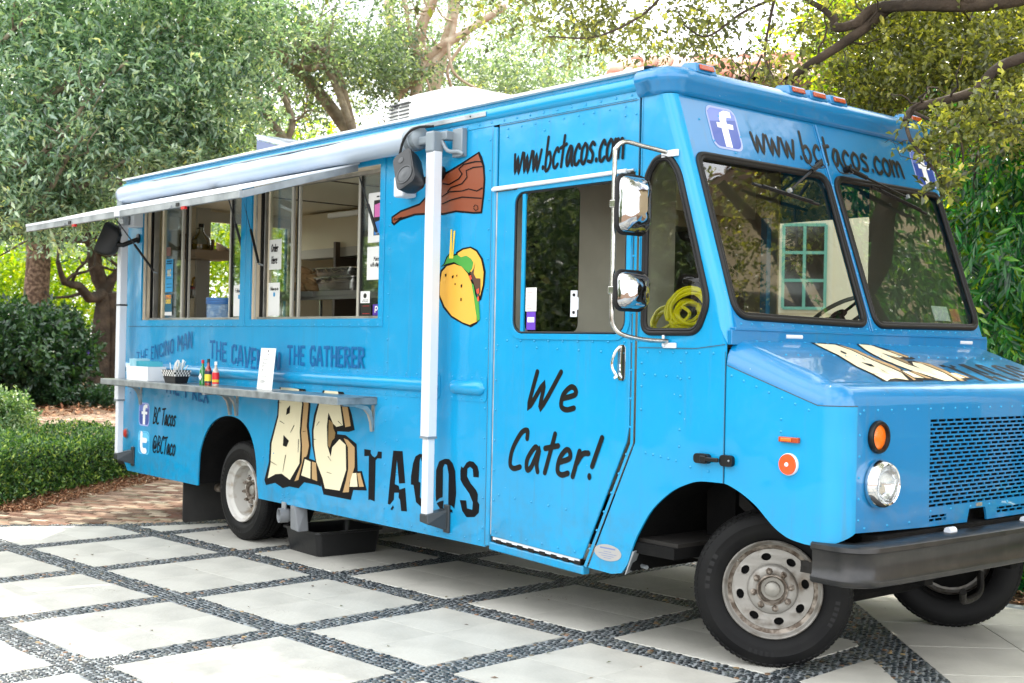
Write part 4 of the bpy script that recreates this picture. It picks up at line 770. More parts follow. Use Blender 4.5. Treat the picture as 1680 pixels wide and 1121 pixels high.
s_ = sheet('dark_sticker', 3.95, 4.08, 1.825, 1.905, BKS, wb); lines(s_, 3.96, 4.06, [1.837, 1.892], REDS, .004)
# ---------------------------------------------------------------- raised hatches and struts
def hatch(x0, x1, skew, lab):
    zh, zo, yo = 2.888, 2.618, -.95; t = .045
    mb = MB(); n = Vector((0, zo - zh, -yo)).normalized()  # slab normal (pointing up)
    n = Vector((0, -(zh - zo), 0)) ; up = Vector((0, 0, 1))
    a, b = (x0, -.02, zh), (x1, -.02, zh); c, d_ = (x1, yo, zo), (x0, yo, zo)
    mb.hexa([a, b, c, d_, (a[0], a[1], a[2] + .012), (b[0], b[1], b[2] + .012), (c[0], c[1], c[2] + .012), (d_[0], d_[1], d_[2] + .012)])
    h = mb.done('serving_hatch', WHITE, T, smooth=0, label=lab)
    mb = MB()
    mb.box(x0, x1, yo - .006, yo + .02, zo - .052, zo - .002)
    for x in (x0, x1 - .025): mb.hexa([(x, -.03, zh - .05), (x + .025, -.03, zh - .05), (x + .025, yo + .02, zo - .052), (x, yo + .02, zo - .052), (x, -.03, zh - .001), (x + .025, -.03, zh - .001), (x + .025, yo + .02, zo - .002), (x, yo + .02, zo - .002)])
    mb.done('hatch_frame', ALUD, h, smooth=0, bevel=.003)
    MB().box(x0 - .001, x1 + .001, yo - .0095, yo - .0065, zo - .004, zo + .016).done('hatch_lip', WHITE, h, smooth=0)
    xm = (x0 + x1) / 2 + .05
    MB().box(xm - .02, xm + .03, yo - .012, yo - .006, zo - .045, zo - .02).done('hatch_latch', RUB, h, smooth=0); MB().box(xm - .14, xm - .09, yo - .016, yo - .006, zo - .05, zo - .03).done('latch_keeper', ALUD, h, smooth=0)
    MB().box(xm + .06, xm + .12, yo - .01, yo + .01, zo - .072, zo - .05).done('latch_tab', REDL, h, smooth=0)
    return h
h1 = hatch(.12, 2.09, 0, 'left raised white hatch'); h2 = hatch(2.18, 4.10, 0, 'right raised white hatch')
mb = MB(); mb.box(2.092, 2.178, -.965, -.90, 2.572, 2.63); mb.done('hatch_bracket', WHITE, T, smooth=0, bevel=.004)
def strut(a, b, lab=None):
    a, b = Vector(a), Vector(b); m = a.lerp(b, .52); s = MB().tube([a, m], .0055, 8).done('gas_strut', mat('dark_steel_rod', '#3a3b3c', .3, metal=.8), T)
    MB().tube([m - (b - a) * .01, b], .011, 10).done('strut_cylinder', BLACKP, s); MB().tube([b + Vector((0, 0, -.01)), b + Vector((0, .04, -.02))], .008, 6).done('strut_pivot', ALUD, s)
strut((.62, -.35, 2.72), (.70, -.0, 2.25)); strut((2.33, -.12, 2.80), (2.345, .02, 2.36)); strut((2.36, -.0, 2.80), (2.66, -.01, 2.25)); strut((4.10, -.02, 2.80), (4.325, -.02, 2.40))
# ---------------------------------------------------------------- awning, roller and poles
AW = empty('awning', (0, 0, 0)); AW.parent = T
MB().box(.13, 5.52, -.036, -.029, 3.045, 3.076).done('awning_rail', ALUD, AW, smooth=0, bevel=.003)
mb = MB()
for k in range(12): mb.lathe([(0, .004), (.005, .003), (.006, 0)], (.2 + k * .47, -.036, 3.061), (0, -1, 0), 8)
mb.done('rail_screw', RUB, AW)
FAB = mat('awning_vinyl', '#a2aebb', .34, coat=.3, bump=(2.5, .35, 4, .03), var=('#7f9fc0', 1.6, 5, .4, .85))
rc_ = Vector((0, -.118, 2.962))
mb = MB(); rings = []
for x in np.linspace(.30, 4.86, 40):
    rad = .079 + .003 * math.sin(x * 3.1) + .002 * math.sin(x * 11); sag = -.008 * math.sin(PI * (x - .3) / 4.56)
    rings.append([(x, rc_.y + rad * math.cos(R(a)), rc_.z + sag + rad * math.sin(R(a))) for a in range(0, 360, 15)])
mb.loft(rings, closed=True, caps=True); mb.done('awning_roll', FAB, AW, smooth=60)
MB().loft([[(x, -.031, 3.046), (x, -.07, 3.043), (x, -.12, 3.042)] for x in (.32, 2.5, 4.84)]).done('awning_valance', FAB, AW, smooth=60)
GREYC = mat('grey_cast_plastic', '#7b858c', .4, metal=.2)
mb = MB(); mb.lathe([(.0, 0), (.080, 0), (.080, .05), (.072, .055), (.072, .10), (.045, .115), (.0, .12)], (4.86, rc_.y, rc_.z), (1, 0, 0), 28); mb.done('roller_end_cap', GREYC, AW)
mb = MB(); mb.lathe([(.0, 0), (.083, 0), (.083, .02), (.0, .03)], (.30, rc_.y, rc_.z), (-1, 0, 0), 28); mb.done('roller_end_cap', GREYC, AW)
mb = MB()
mb.box(5.07, 5.155, -.165, -.075, 2.85, 2.985); mb.box(4.97, 5.08, -.15, -.09, 2.91, 2.965); mb.done('pole_head', GREYC, AW, smooth=0, bevel=.012)
mb = MB(); mb.box(5.20, 5.30, -.045, -.001, 2.82, 3.0); mb.box(5.14, 5.21, -.10, -.03, 2.93, 2.985); mb.tube(crom([(5.15, -.09, 2.93), (5.2, -.08, 2.86), (5.27, -.05, 2.85), (5.31, -.04, 2.83)], 4), .014, 8); mb.done('wall_bracket', GREYC, AW, smooth=40, bevel=.006)
def pole(x, ztop, zmid, zbot):
    p = MB().box(x - .042, x + .042, -.155, -.085, zmid, ztop).done('awning_pole', WHITE, AW, smooth=0, bevel=.006)
    MB().box(x - .031, x + .031, -.145, -.09, zbot, zmid).done('pole_foot_tube', WHITE, p, smooth=0, bevel=.005)
    MB().box(x - .043, x + .043, -.157, -.083, zmid - .004, zmid + .012).done('pole_collar', GREYC, p, smooth=0)
    mb = MB(); mb.hexa([(x - .04, -.15, zbot - .05), (x + .05, -.15, zbot - .06), (x + .08, -.002, zbot - .11), (x - .01, -.002, zbot - .10), (x - .04, -.15, zbot), (x + .04, -.15, zbot), (x + .08, -.002, zbot + .03), (x + .0, -.002, zbot + .03)]); mb.box(x + .04, x + .095, -.02, -.001, zbot - .12, zbot + .06)
    mb.done('pole_foot_bracket', mat('dark_cast_bracket', '#3b4043', .4, metal=.4), p, smooth=0, bevel=.006)
pole(5.112, 2.86, 1.03, .545); pole(.285, 2.84, 1.05, .56)
MB().box(.235, .335, -.17, -.07, 2.83, 2.97).done('pole_head', GREYC, AW, smooth=0, bevel=.01)
MB().box(.24, .33, -.16, -.08, 1.93, 1.945).done('pole_strap', RUB, AW, smooth=0)
MB().tube(crom([(5.02, -.06, 3.04), (4.97, -.17, 3.02), (4.90, -.21, 2.95), (4.84, -.21, 2.80)], 4), .009, 5).done('pull_strap', RUB, AW)
# ---------------------------------------------------------------- counter
CTX0, CTX1, CTY, CTZ = .33, 4.352, -.325, 1.258
ct = MB().box(CTX0, CTX1, CTY, -.0005, CTZ - .006, CTZ).done('counter', mat('counter_steel', '#a9aca8', .28, metal=.75, bump=(5, .15, 3, .01), var=('#82878a', 3, 6, .4, .7)), T, smooth=0, bevel=.003)
mb = MB(); mb.box(CTX0, 2.383, CTY + .0, CTY + .012, CTZ - .052, CTZ - .0065); mb.box(2.392, CTX1, CTY + .0, CTY + .012, CTZ - .054, CTZ - .0065); mb.box(CTX1 - .012, CTX1, CTY + .012, -.001, CTZ - .052, CTZ - .0065); mb.box(CTX0, CTX0 + .012, CTY + .012, -.001, CTZ - .052, CTZ - .0065)
mb.done('counter_edge', mat('counter_edge_grey', '#8f9799', .42, metal=.45, bump=(20, .2, 5, .004), var=('#6c7375', 9, 7, .42, .66)), ct, smooth=0, bevel=.003)
MB().box(2.375, 2.40, CTY - .002, CTY + .2, CTZ - .066, CTZ - .055).done('edge_joiner', ALUD, ct, smooth=0)
for x in (.50, 2.24, 2.35, 4.31):
    mb = MB(); rings = []
    for (y, z, tt_) in [(-.26, CTZ - .057, .010), (-.14, CTZ - .062, .014), (-.07, CTZ - .078, .018), (-.035, CTZ - .115, .018), (-.02, CTZ - .17, .014), (-.012, CTZ - .235, .012)]:
        rings.append([(x - .014, y - tt_ * .6, z - tt_ * .6), (x + .014, y - tt_ * .6, z - tt_ * .6), (x + .014, y + tt_ * .6, z + tt_ * .6), (x - .014, y + tt_ * .6, z + tt_ * .6)])
    mb.loft(rings, closed=True, caps=True); mb.box(x - .014, x + .014, -.01, -.0005, CTZ - .24, CTZ - .06); mb.done('counter_bracket', ALU, T, smooth=30)
# ---------------------------------------------------------------- mirrors
FR = mat('mirror_bar_steel', '#b9b7b0', .22, metal=.95, bump=(30, .2, 5, .003), var=('#7b7870', 20, 8, .45, .75))
mx_ = 6.965
bar = MB().tube(crom([(7.02, -.015, 2.668), (6.985, -.15, 2.685), (6.97, -.27, 2.695), (6.955, -.32, 2.66), (6.95, -.325, 2.60), (6.95, -.325, 2.2), (6.95, -.325, 1.82), (6.955, -.315, 1.74), (6.98, -.27, 1.695), (7.01, -.13, 1.672), (7.05, -.01, 1.668)], 5), .0125, 10).done('mirror_arm', FR, T)
mb = MB(); mb.box(6.985, 7.10, -.016, -.001, 2.64, 2.675); mb.box(7.02, 7.11, -.014, -.001, 1.632, 1.66); mb.tube([(7.03, -.02, 1.64), (7.03, -.02, 1.70)], .008, 8); mb.done('arm_bracket', WHITE, bar, smooth=0, bevel=.005)
def mirror(z0, z1, r):
    yc, xm = -.232, 6.985; hw, hh = .105, (z1 - z0) / 2; zc = (z0 + z1) / 2; rings = []
    for s, dx in ((1.0, .0), (1.0, .02), (.95, .04), (.82, .062), (.6, .078), (.3, .086)):
        rings.append([(xm + dx, yc + (p[0]) * s, zc + p[1] * s) for p in rrect(-hw, hw, -hh, hh, r, 5)])
    m = MB(); m.loft(rings, closed=True); m.add(rings[-1], [tuple(range(len(rings[-1])))]); o = m.done('mirror_head', CHROME, T, smooth=50)
    q = MB(); q.tube([(xm, yc + p[0], zc + p[1]) for p in rrect(-hw - .003, hw + .003, -hh - .003, hh + .003, r, 5)], .011, 8, closed=True); q.done('mirror_gasket', RUB, o)
    MB().plate(rrect(-hw, hw, -hh, hh, r, 5), [], lambda y, z: (xm - .004, yc + y, zc + z)).done('mirror_glass', CHROMEP, o, smooth=0)
    MB().box(6.935, 6.99, -.345, -.30, zc - .02, zc + .02).done('mirror_clamp', FR, o, smooth=0, bevel=.005)
mirror(2.225, 2.515, .045); mirror(1.83, 2.02, .045)
# ---------------------------------------------------------------- lamps
def disc_x(x, y, z, prof, m, par, nm, n=32, lab=None): return MB().lathe(prof, (x, y, z), (1, 0, 0), n).done(nm, m, par, label=lab)
CLG = mat('lamp_glass', '#e6ecee', .05, trans=.85, ior=1.45, bump=(60, .35, 1, .004))
for y in (.305, W - .305):
    rm = disc_x(8.131, y, 1.005, [(.112, 0), (.118, .01), (.117, .022), (.108, .05), (.098, .060), (.092, .056), (.09, .04)], CHROMEP, T, 'headlight', lab='near headlight' if y < 1 else 'far headlight')
    disc_x(8.131, y, 1.005, [(.09, .045), (.075, .062), (.05, .072), (.0, .078)], CLG, rm, 'headlight_lens'); disc_x(8.131, y, 1.005, [(.088, .04), (.06, .015), (.03, .004), (.0, .002)], CHROMEP, rm, 'reflector_bowl')
    tg_ = disc_x(8.131, y - .012, 1.228, [(.078, 0), (.08, .012), (.074, .024), (.062, .024), (.058, .008)], BLACKP, T, 'turn_signal'); disc_x(8.131, y - .012, 1.228, [(.06, .008), (.04, .015), (.0, .018)], AMBER, tg_, 'amber_lens')
def marker(y, parent=T):
    b = MB().hexa([(6.93, y - .085, 3.135), (7.075, y - .085, 3.11), (7.075, y + .085, 3.11), (6.93, y + .085, 3.135), (6.97, y - .07, 3.175), (7.06, y - .075, 3.165), (7.06, y + .075, 3.165), (6.97, y + .07, 3.175)]).done('marker_light', BLUEF, T, smooth=0, bevel=.005)
    MB().hexa([(7.062, y - .055, 3.128), (7.085, y - .055, 3.125), (7.085, y + .055, 3.125), (7.062, y + .055, 3.128), (7.058, y - .055, 3.158), (7.076, y - .055, 3.156), (7.076, y + .055, 3.156), (7.058, y + .055, 3.158)]).done('amber_lens', AMBERD, b, smooth=0, bevel=.006)
for y in (.235, 1.04, 1.24, 1.44, 2.27): marker(y)
a_ = MB().box(7.79, 7.905, -.02, .0, 1.192, 1.218).done('side_marker', AMBERD, T, smooth=0, bevel=.003); MB().box(7.805, 7.868, -.026, -.0205, 1.197, 1.213).done('marker_lens', AMBER, a_, smooth=0, bevel=.003)
rf = MB().lathe([(.0535, 0), (.0535, .012), (.05, .016), (.0, .016)], (7.845, 0, 1.087), (0, -1, 0), 28).done('reflector', WHITE, T); MB().lathe([(.0505, .0165), (.048, .022), (.0, .024)], (7.845, 0, 1.087), (0, -1, 0), 28).done('reflector_lens', ORANGE, rf); MB().lathe([(.011, .0245), (.009, .029), (.0, .03)], (7.845, 0, 1.087), (0, -1, 0), 12).done('reflector_screw', WHITE, rf)
rf = MB().lathe([(.047, 0), (.045, .012), (.0, .014)], (.18, 0, .735), (0, -1, 0), 24).done('reflector', GREYC, T); MB().lathe([(.04, .0145), (.037, .02), (.0, .022)], (.18, 0, .735), (0, -1, 0), 24).done('reflector_lens', REDL, rf)
fl = MB().box(.30, .46, -.10, -.001, 2.66, 2.79).done('flood_light', WHITE, T, smooth=0, bevel=.01); MB().hexa([(.30, -.17, 2.67), (.40, -.17, 2.67), (.40, -.10, 2.68), (.30, -.10, 2.68), (.29, -.16, 2.78), (.40, -.16, 2.78), (.40, -.10, 2.78), (.30, -.10, 2.78)]).done('light_head', CLG, fl, smooth=0, bevel=.006)
fl = MB().box(4.66, 4.77, -.12, -.001, 2.60, 2.74).done('flood_light', WHITE, T, smooth=0, bevel=.015)
# bonnet latch and hinges
lt = MB().plate(rrect(7.262, 7.36, 1.048, 1.098, .02), [], lambda x, z: (x, -.03, z), lambda x, z: (x, -.001, z)).done('bonnet_latch', BLACKP, T, smooth=0, bevel=.005)
mb = MB(); mb.box(7.34, 7.43, -.038, -.024, 1.062, 1.084); mb.box(7.31, 7.35, -.04, -.028, 1.055, 1.09); mb.done('latch_strap', BLACKP, lt, smooth=0, bevel=.005)
MB().plate(rrect(7.428, 7.512, 1.045, 1.102, .022), [], lambda x, z: (x, -.024, z), lambda x, z: (x, -.001, z)).done('latch_anchor', BLACKP, lt, smooth=0, bevel=.005)
MB().lathe([(.006, 0), (.004, .004), (0, .005)], (7.49, -.024, 1.075), (0, -1, 0), 8).done('latch_bolt', ALUD, lt)
for y in (.52, 2.24): MB().tube([(7.455, y - .07, 1.705), (7.455, y + .07, 1.705)], .016, 10).done('bonnet_hinge', WHITE, T)
MB().tube([(7.455, .15, 1.698), (7.455, 2.35, 1.698)], .004, 6).done('hinge_rod', ALUD, T)
# ---------------------------------------------------------------- wipers
def wiper(py, pz, joint, b0, b1):
    f = lambda y, z, o: Vector(wsf(y, z, 0, o))
    a = MB().tube([f(py, pz, .02), f(py, pz, .05)], .022, 12).done('wiper', BLACKP, T)
    mb = MB(); p, q = f(py, pz, .045), f(joint[0], joint[1], .05); m = p.lerp(q, .3); mb.tube([p, m], [.018, .014], 8); mb.tube([m, q], [.008, .006], 6); mb.done('wiper_arm', BLACKP, a)
    mb = MB(); mb.tube([f(*b0, .03), f(*b1, .03)], .009, 6); c0, c1 = f(*b0, .042), f(*b1, .042); mb.tube([c0.lerp(c1, .12), c0.lerp(c1, .88)], .007, 6); mb.done('wiper_blade', RUB, a)
    MB().tube([f(joint[0], joint[1], .045), f(joint[0], joint[1], .065)], .014, 8).done('wiper_joint', ALUD, a)
    MB().tube(crom([f(py, pz, .05), f(py - .04, pz - .05, .09), f(py - .12, pz - .04, .06), f(py - .14, pz + .03, .05)], 5), .0035, 5).done('washer_hose', RUB, a)
wiper(1.13, 2.705, (.74, 2.50), (.46, 2.52), (1.02, 2.455)); wiper(1.40, 2.70, (1.95, 2.58), (1.62, 2.62), (2.16, 2.50))
# ---------------------------------------------------------------- bumper
bp = [(-.14, 0), (-.012, 0), (0, .010), (.002, .028), (-.014, .042), (-.016, .095), (-.014, .148), (.002, .162), (0, .182), (-.012, .19), (-.14, .19)]
BZ = .548; pth = [((7.985, -.015), (0, -1)), ((8.12, -.02), (0, -1))] + [((8.12 + .15 * math.sin(R(a)), .13 - .15 * math.cos(R(a))), (math.sin(R(a)), -math.cos(R(a)))) for a in range(15, 91, 15)]
pth += [((8.275 + .02 * math.sin(PI * (y - .13) / 2.24), y), (1, 0)) for y in (.3, .7, 1.25, 1.8, 2.2)]
pth += [((8.12 + .15 * math.sin(R(a)), 2.37 + .15 * math.cos(R(a))), (math.sin(R(a)), math.cos(R(a)))) for a in range(90, 14, -15)] + [((8.12, 2.52), (0, 1)), ((7.985, 2.515), (0, 1))]
MB().loft([[(p[0] + n[0] * o, p[1] + n[1] * o, BZ + z) for (o, z) in bp] for p, n in pth]).done('bumper', BUMPER, T, smooth=50)
mb = MB(); mb.box(7.9, 8.25, .6, .7, .6, .7); mb.box(7.9, 8.25, 1.8, 1.9, .6, .7); mb.box(8.05, 8.14, .3, 2.2, .66, .755); mb.done('bumper_bracket', DARK, T, smooth=0)
for y in (.86, 1.62): MB().tube([(8.19, y - .03, .745), (8.19, y + .03, .745)], .02, 10).done('bumper_bolt', WHITE, T)
# ---------------------------------------------------------------- wheels
def tyre_prof(r, w_):
    h = w_ / 2
    return [(.240, -h * .72), (.262, -h * .86), (.31, -h * .99), (.345, -h), (r - .035, -h * .93), (r - .014, -h * .84), (r - .003, -h * .70), (r, -h * .45), (r, -h * .36), (r - .009, -h * .34), (r - .009, -h * .27), (r, -h * .25), (r + .001, -h * .05), (r - .009, -h * .04), (r - .009, h * .04), (r + .001, h * .05), (r, h * .25), (r - .009, h * .27), (r - .009, h * .34), (r, h * .36), (r, h * .45), (r - .003, h * .70), (r - .014, h * .84), (r - .035, h * .93), (.345, h), (.34, h * 1.01), (.336, h * .995), (.31, h * .99), (.292, h * .95), (.288, h * .93), (.262, h * .86), (.240, h * .72)]
def tread(r, w_, n=72):
    mb = MB(); h = w_ / 2
    for k in range(n):
        for s, ph_ in ((-1, 0), (1, .5)):
            a = 2 * PI * (k + ph_) / n; c, s_2 = math.cos(a), math.sin(a); t0 = 2 * PI / n * .32
            pts_ = []
            for rr, hh in ((r - .006, .56), (r + .0015, .56), (r - .001, .74), (r - .016, .88), (r - .022, .86)):
                pts_.append((rr, s * h * hh))
            A = [(rr * math.cos(a - t0), y, rr * math.sin(a - t0)) for rr, y in pts_]; B = [(rr * math.cos(a + t0), y, rr * math.sin(a + t0)) for rr, y in pts_]
            m = len(A); mb.add(A + B, [(i, i + 1, m + i + 1, m + i) for i in range(m - 1)] + [tuple(range(m)), tuple(range(2 * m - 1, m - 1, -1))])
        for c0, c1, ph_ in ((.06, .24, .25), (-.24, -.06, .6)):
            a = 2 * PI * (k + ph_) / n; t0 = 2 * PI / n * .36
            A = [((r + e) * math.cos(a - t0), h * q, (r + e) * math.sin(a - t0)) for q, e in ((c0, -.002), (c0, .004), (c1, .004), (c1, -.002))]; B = [((r + e) * math.cos(a + t0), h * q, (r + e) * math.sin(a + t0)) for q, e in ((c0, -.002), (c0, .004), (c1, .004), (c1, -.002))]
            mb.add(A + B, [(i, i + 1, 5 + i, 4 + i) for i in range(3)] + [(0, 1, 2, 3), (7, 6, 5, 4)])
    return mb
def wheel(loc, steer, outer_dir, kind, lab):
    """axis along local y; the outer face looks to -y"""
    e = empty('wheel', loc, steer, label=lab); e.parent = T
    if outer_dir > 0: e.rotation_euler = (0, 0, steer + PI)
    r, w_ = .403, .225
    ty = MB().lathe([(a, -b) for a, b in tyre_prof(r, w_)], (0, 0, 0), (0, 1, 0), 72).done('tyre', TYRE, e, smooth=35)
    tread(r, w_).done('tread_blocks', TYRE, e, smooth=0, kind='stuff')
    lm = MB()   # raised sidewall lettering bars
    for a0, a1 in ((60, 84), (150, 185), (250, 275), (330, 356)):
        for k in range(5):
            a = R(a0 + (a1 - a0) * k / 5); b = a + R((a1 - a0) / 5 * .6)
            lm.add([(rr * math.cos(t), -w_ / 2 * 1.0 - .0015, rr * math.sin(t)) for rr, t in ((.318, a), (.342, a), (.342, b), (.318, b))], [(0, 1, 2, 3)])
    lm.done('tyre_lettering', RUB, e, smooth=0, kind='stuff')
    front = kind == 'front'
    rim = RIMD if front else RIMW
    yo = -w_ / 2
    prof_ = [(.252, yo + .022), (.254, yo + .004), (.248, yo - .004), (.240, yo + .002), (.236, yo + .018), (.228, yo + .028), (.214, yo + .032), (.206, yo + .04)] + ([] if front else [(.206, yo + .07), (.203, yo + .13), (.2, yo + .165)])
    if front: MB().lathe([(.2405, yo + .0015), (.2365, yo + .0175), (.2285, yo + .0275), (.214, yo + .0315), (.2062, yo + .0395)], (0, 0, 0), (0, 1, 0), 64).done('rim_grime', RUST, e, smooth=40)
    MB().lathe(prof_, (0, 0, 0), (0, 1, 0), 64).done('rim', rim, e, smooth=40)
    MB().lathe([(.245, yo + .03), (.245, -yo - .03), (.24, -yo)], (0, 0, 0), (0, 1, 0), 40).done('rim_barrel', DARK, e)
    yd = yo + (.036 if front else .150); sgn = -1 if front else 1; nh = 8
    holes = [[((.167 + .020 * math.cos(b)) * math.cos(a) - (.026 * math.sin(b)) * math.sin(a), (.167 + .020 * math.cos(b)) * math.sin(a) + (.026 * math.sin(b)) * math.cos(a)) for b in [2 * PI * j / 12 for j in range(12)]] for a in [2 * PI * k / nh + R(12) for k in range(nh)]]
    out = [(.2065 * math.cos(2 * PI * k / 48), .2065 * math.sin(2 * PI * k / 48)) for k in range(48)]; inn = [(.130 * math.cos(2 * PI * k / 48), .130 * math.sin(2 * PI * k / 48)) for k in range(48)]
    if not front: out = [(x * .97, z * .97) for x, z in out]
    MB().plate(out, [inn] + holes, lambda x, z: (x, yd - .010 * (1 - abs(math.hypot(x, z) - .18) / .05) * .4, z), lambda x, z: (x, yd + .012, z)).done('wheel_disc', rim, e, smooth=30)
    b0 = yd
    MB().lathe([(.1305, b0 - .001), (.125, b0 - .018 if front else b0 - .03), (.118, b0 - .024 if front else b0 - .05), (.078, b0 - .026 if front else b0 - .055), (.072, b0 - .022 if front else b0 - .05)], (0, 0, 0), (0, 1, 0), 48).done('wheel_boss', rim, e, smooth=40)
    f_ = b0 - (.025 if front else .053)
    MB().lathe([(.079, f_), (.079, f_ - .012), (.072, f_ - .014), (.068, f_ - .006), (.064, f_ + .02), (.058, f_ + .03)], (0, 0, 0), (0, 1, 0), 36).done('hub_ring', RUST, e)
    MB().lathe([(.066, f_ + .03), (.04, f_ + .03), (.038, f_ + .002), (.030, f_ - .004), (.0, f_ - .006)], (0, 0, 0), (0, 1, 0), 28).done('hub_cap', mat('dusty_hub_metal', '#8f8c84', .45, metal=.4), e)
    for k in range(8):
        a = 2 * PI * k / 8 + R(10); x, z = .096 * math.cos(a), .096 * math.sin(a)
        n_ = MB(); n_.lathe([(.019, f_ + .002), (.018, f_ - .006), (.0135, f_ - .008), (.0135, f_ - .022), (.009, f_ - .026), (.007, f_ - .034), (.0, f_ - .036)], (x, 0, z), (0, 1, 0), 6); n_.done('lug_nut', RUST, e, smooth=0)
    MB().lathe([(.19, yd + .03), (.0, yd + .03)], (0, 0, 0), (0, 1, 0), 24).done('brake_drum', DARK, e)
    if front: MB().tube([(-.17, yd - .005, .13), (-.178, yd - .022, .138)], .003, 6).done('valve', ALU, e)
    return e
wheel((7.465, .385, .403), R(35), -1, 'front', 'near front wheel turned outwards'); wheel((7.50, W - .45, .403), R(33), 1, 'front', 'far front wheel')
wheel((2.335, .165, .403), 0, -1, 'rear', 'near outer rear wheel'); wheel((2.335, .435, .403), 0, 1, 'rear', 'near inner rear wheel'); wheel((2.335, W - .435, .403), 0, -1, 'rear', 'far inner rear wheel'); wheel((2.335, W - .165, .403), 0, 1, 'rear', 'far outer rear wheel')
# ---------------------------------------------------------------- chassis
mb = MB()
for y in (.78, W - .86): mb.box(.4, 8.1, y, y + .08, .46, .62)
for x in (1.2, 3.2, 4.6, 6.2): mb.box(x, x + .08, .86, W - .86, .48, .6)
mb.done('chassis_rail', DARK, T, smooth=0, bevel=.005)
MB().tube([(2.335, .3, .403), (2.335, W - .3, .403)], .055, 10).done('rear_axle', DARK, T); MB().lathe([(0, -.16), (.12, -.1), (.15, 0), (.12, .1), (0, .16)], (2.335, W / 2, .403), (0, 1, 0), 16).done('differential', DARK, T)
MB().tube([(7.5, .45, .36), (7.5, .9, .30), (7.5, W - .9, .30), (7.5, W - .45, .36)], .05, 8).done('front_axle', DARK, T)
mb = MB()
mb.loft([[(x, y, z) for x, z in [(1.66, .4)] + [(1.66 + .53 + .54 * math.cos(R(a)), .45 + .56 * math.sin(R(a))) for a in range(180, -1, -15)] + [(2.74, .4)]] for y in (.013, .66)])
mb.plate([(1.6, .4), (2.8, .4), (2.8, 1.1), (1.6, 1.1)], [], lambda x, z: (x, .67, z)); mb.done('rear_wheel_housing', DARK, T, smooth=50)
mb = MB(); mb.loft([[(x, y, z) for x, z in [(6.80, .55), (6.9, .8), (7.05, .93), (7.3, 1.02), (7.6, .98), (7.8, .85), (7.95, .74)]] for y in (.013, .62)]); mb.box(6.76, 6.80, .02, .75, .42, 1.0); mb.box(6.8, 8.1, .74, .76, .5, 1.25); mb.box(6.95, 7.15, .45, .60, .45, .95); mb.done('front_wheel_housing', DARK, T, smooth=50)
mb = MB(); mb.tube([(6.95, .55, .95), (7.3, .62, .55)], .025, 8); mb.tube([(7.1, .5, .9), (7.15, .5, .5)], .03, 8); mb.obox((7.25, .5, .75), (.5, .04, .06), (0, .6, 0)); mb.box(7.6, 8.0, .4, .5, .5, .56); mb.tube([(6.9, .4, .5), (7.6, .5, .42)], .03, 8); mb.done('suspension', mat('greasy_steel', '#23211f', .6, metal=.3, bump=(20, .4)), T)
MB().tube([(6.70, .12, .44), (6.85, .08, .44)], .012, 8).done('step_bar', ALUD, T)
MB().box(8.0, 8.02, .4, 2.1, .5, .8).done('axle_shroud', DARK, T, smooth=0)
MB().tube(crom([(7.75, 1.95, .36), (7.8, 1.85, .26), (7.85, 1.6, .25), (7.9, 1.5, .32)], 5), .02, 8).done('stabiliser_bar', mat('greasy_steel', '#23211f', .6), T)
for y0, y1 in ((.05, .60), (W - .6, W - .05)):
    MB().plate(rrect(y0, y1, .02 if y0 < 1 else .03, .62, .03), [], lambda y, z: (1.30, y, z), lambda y, z: (1.285, y, z)).done('mud_flap', mat('mud_flap_rubber', '#242423', .6, var=('#302f2d', 5, 5, .4, .7)), T, smooth=0)
MB().tube([(1.45, .30, .33), (2.0, .42, .33)], .038, 14, caps=False).done('tailpipe', RUST, T); MB().tube([(1.452, .30, .33), (1.6, .33, .33)], .03, 14).done('tailpipe_inside', DKI, T)
PIPE = mat('grey_plastic_pipe', '#6f7275', .4)
p = MB().lathe([(.05, 0), (.056, 0), (.056, .07), (.048, .075), (.048, .2), (.044, .2), (.044, .01), (.05, 0)], (3.12, -.045, .30), (.25, 1, 0), 24).done('drain_pipe', PIPE, T); MB().box(3.10, 3.16, -.01, .0, .33, .40).done('pipe_strap', ALUD, p, smooth=0)
MB().hexa([(3.25, -.02, .21), (3.36, -.02, .20), (3.36, .08, .20), (3.25, .08, .21), (3.24, -.02, .39), (3.30, -.02, .385), (3.33, .08, .385), (3.24, .08, .39)]).done('drain_elbow', PIPE, T, smooth=0, bevel=.01)
MB().box(.02, .06, .3, 1.9, .45, .56).done('rear_bumper', BUMPER, T, smooth=0, bevel=.01); MB().box(-.06, .30, .015, .5, .43, .50).done('rear_step', BUMPER, T, smooth=0, bevel=.01)
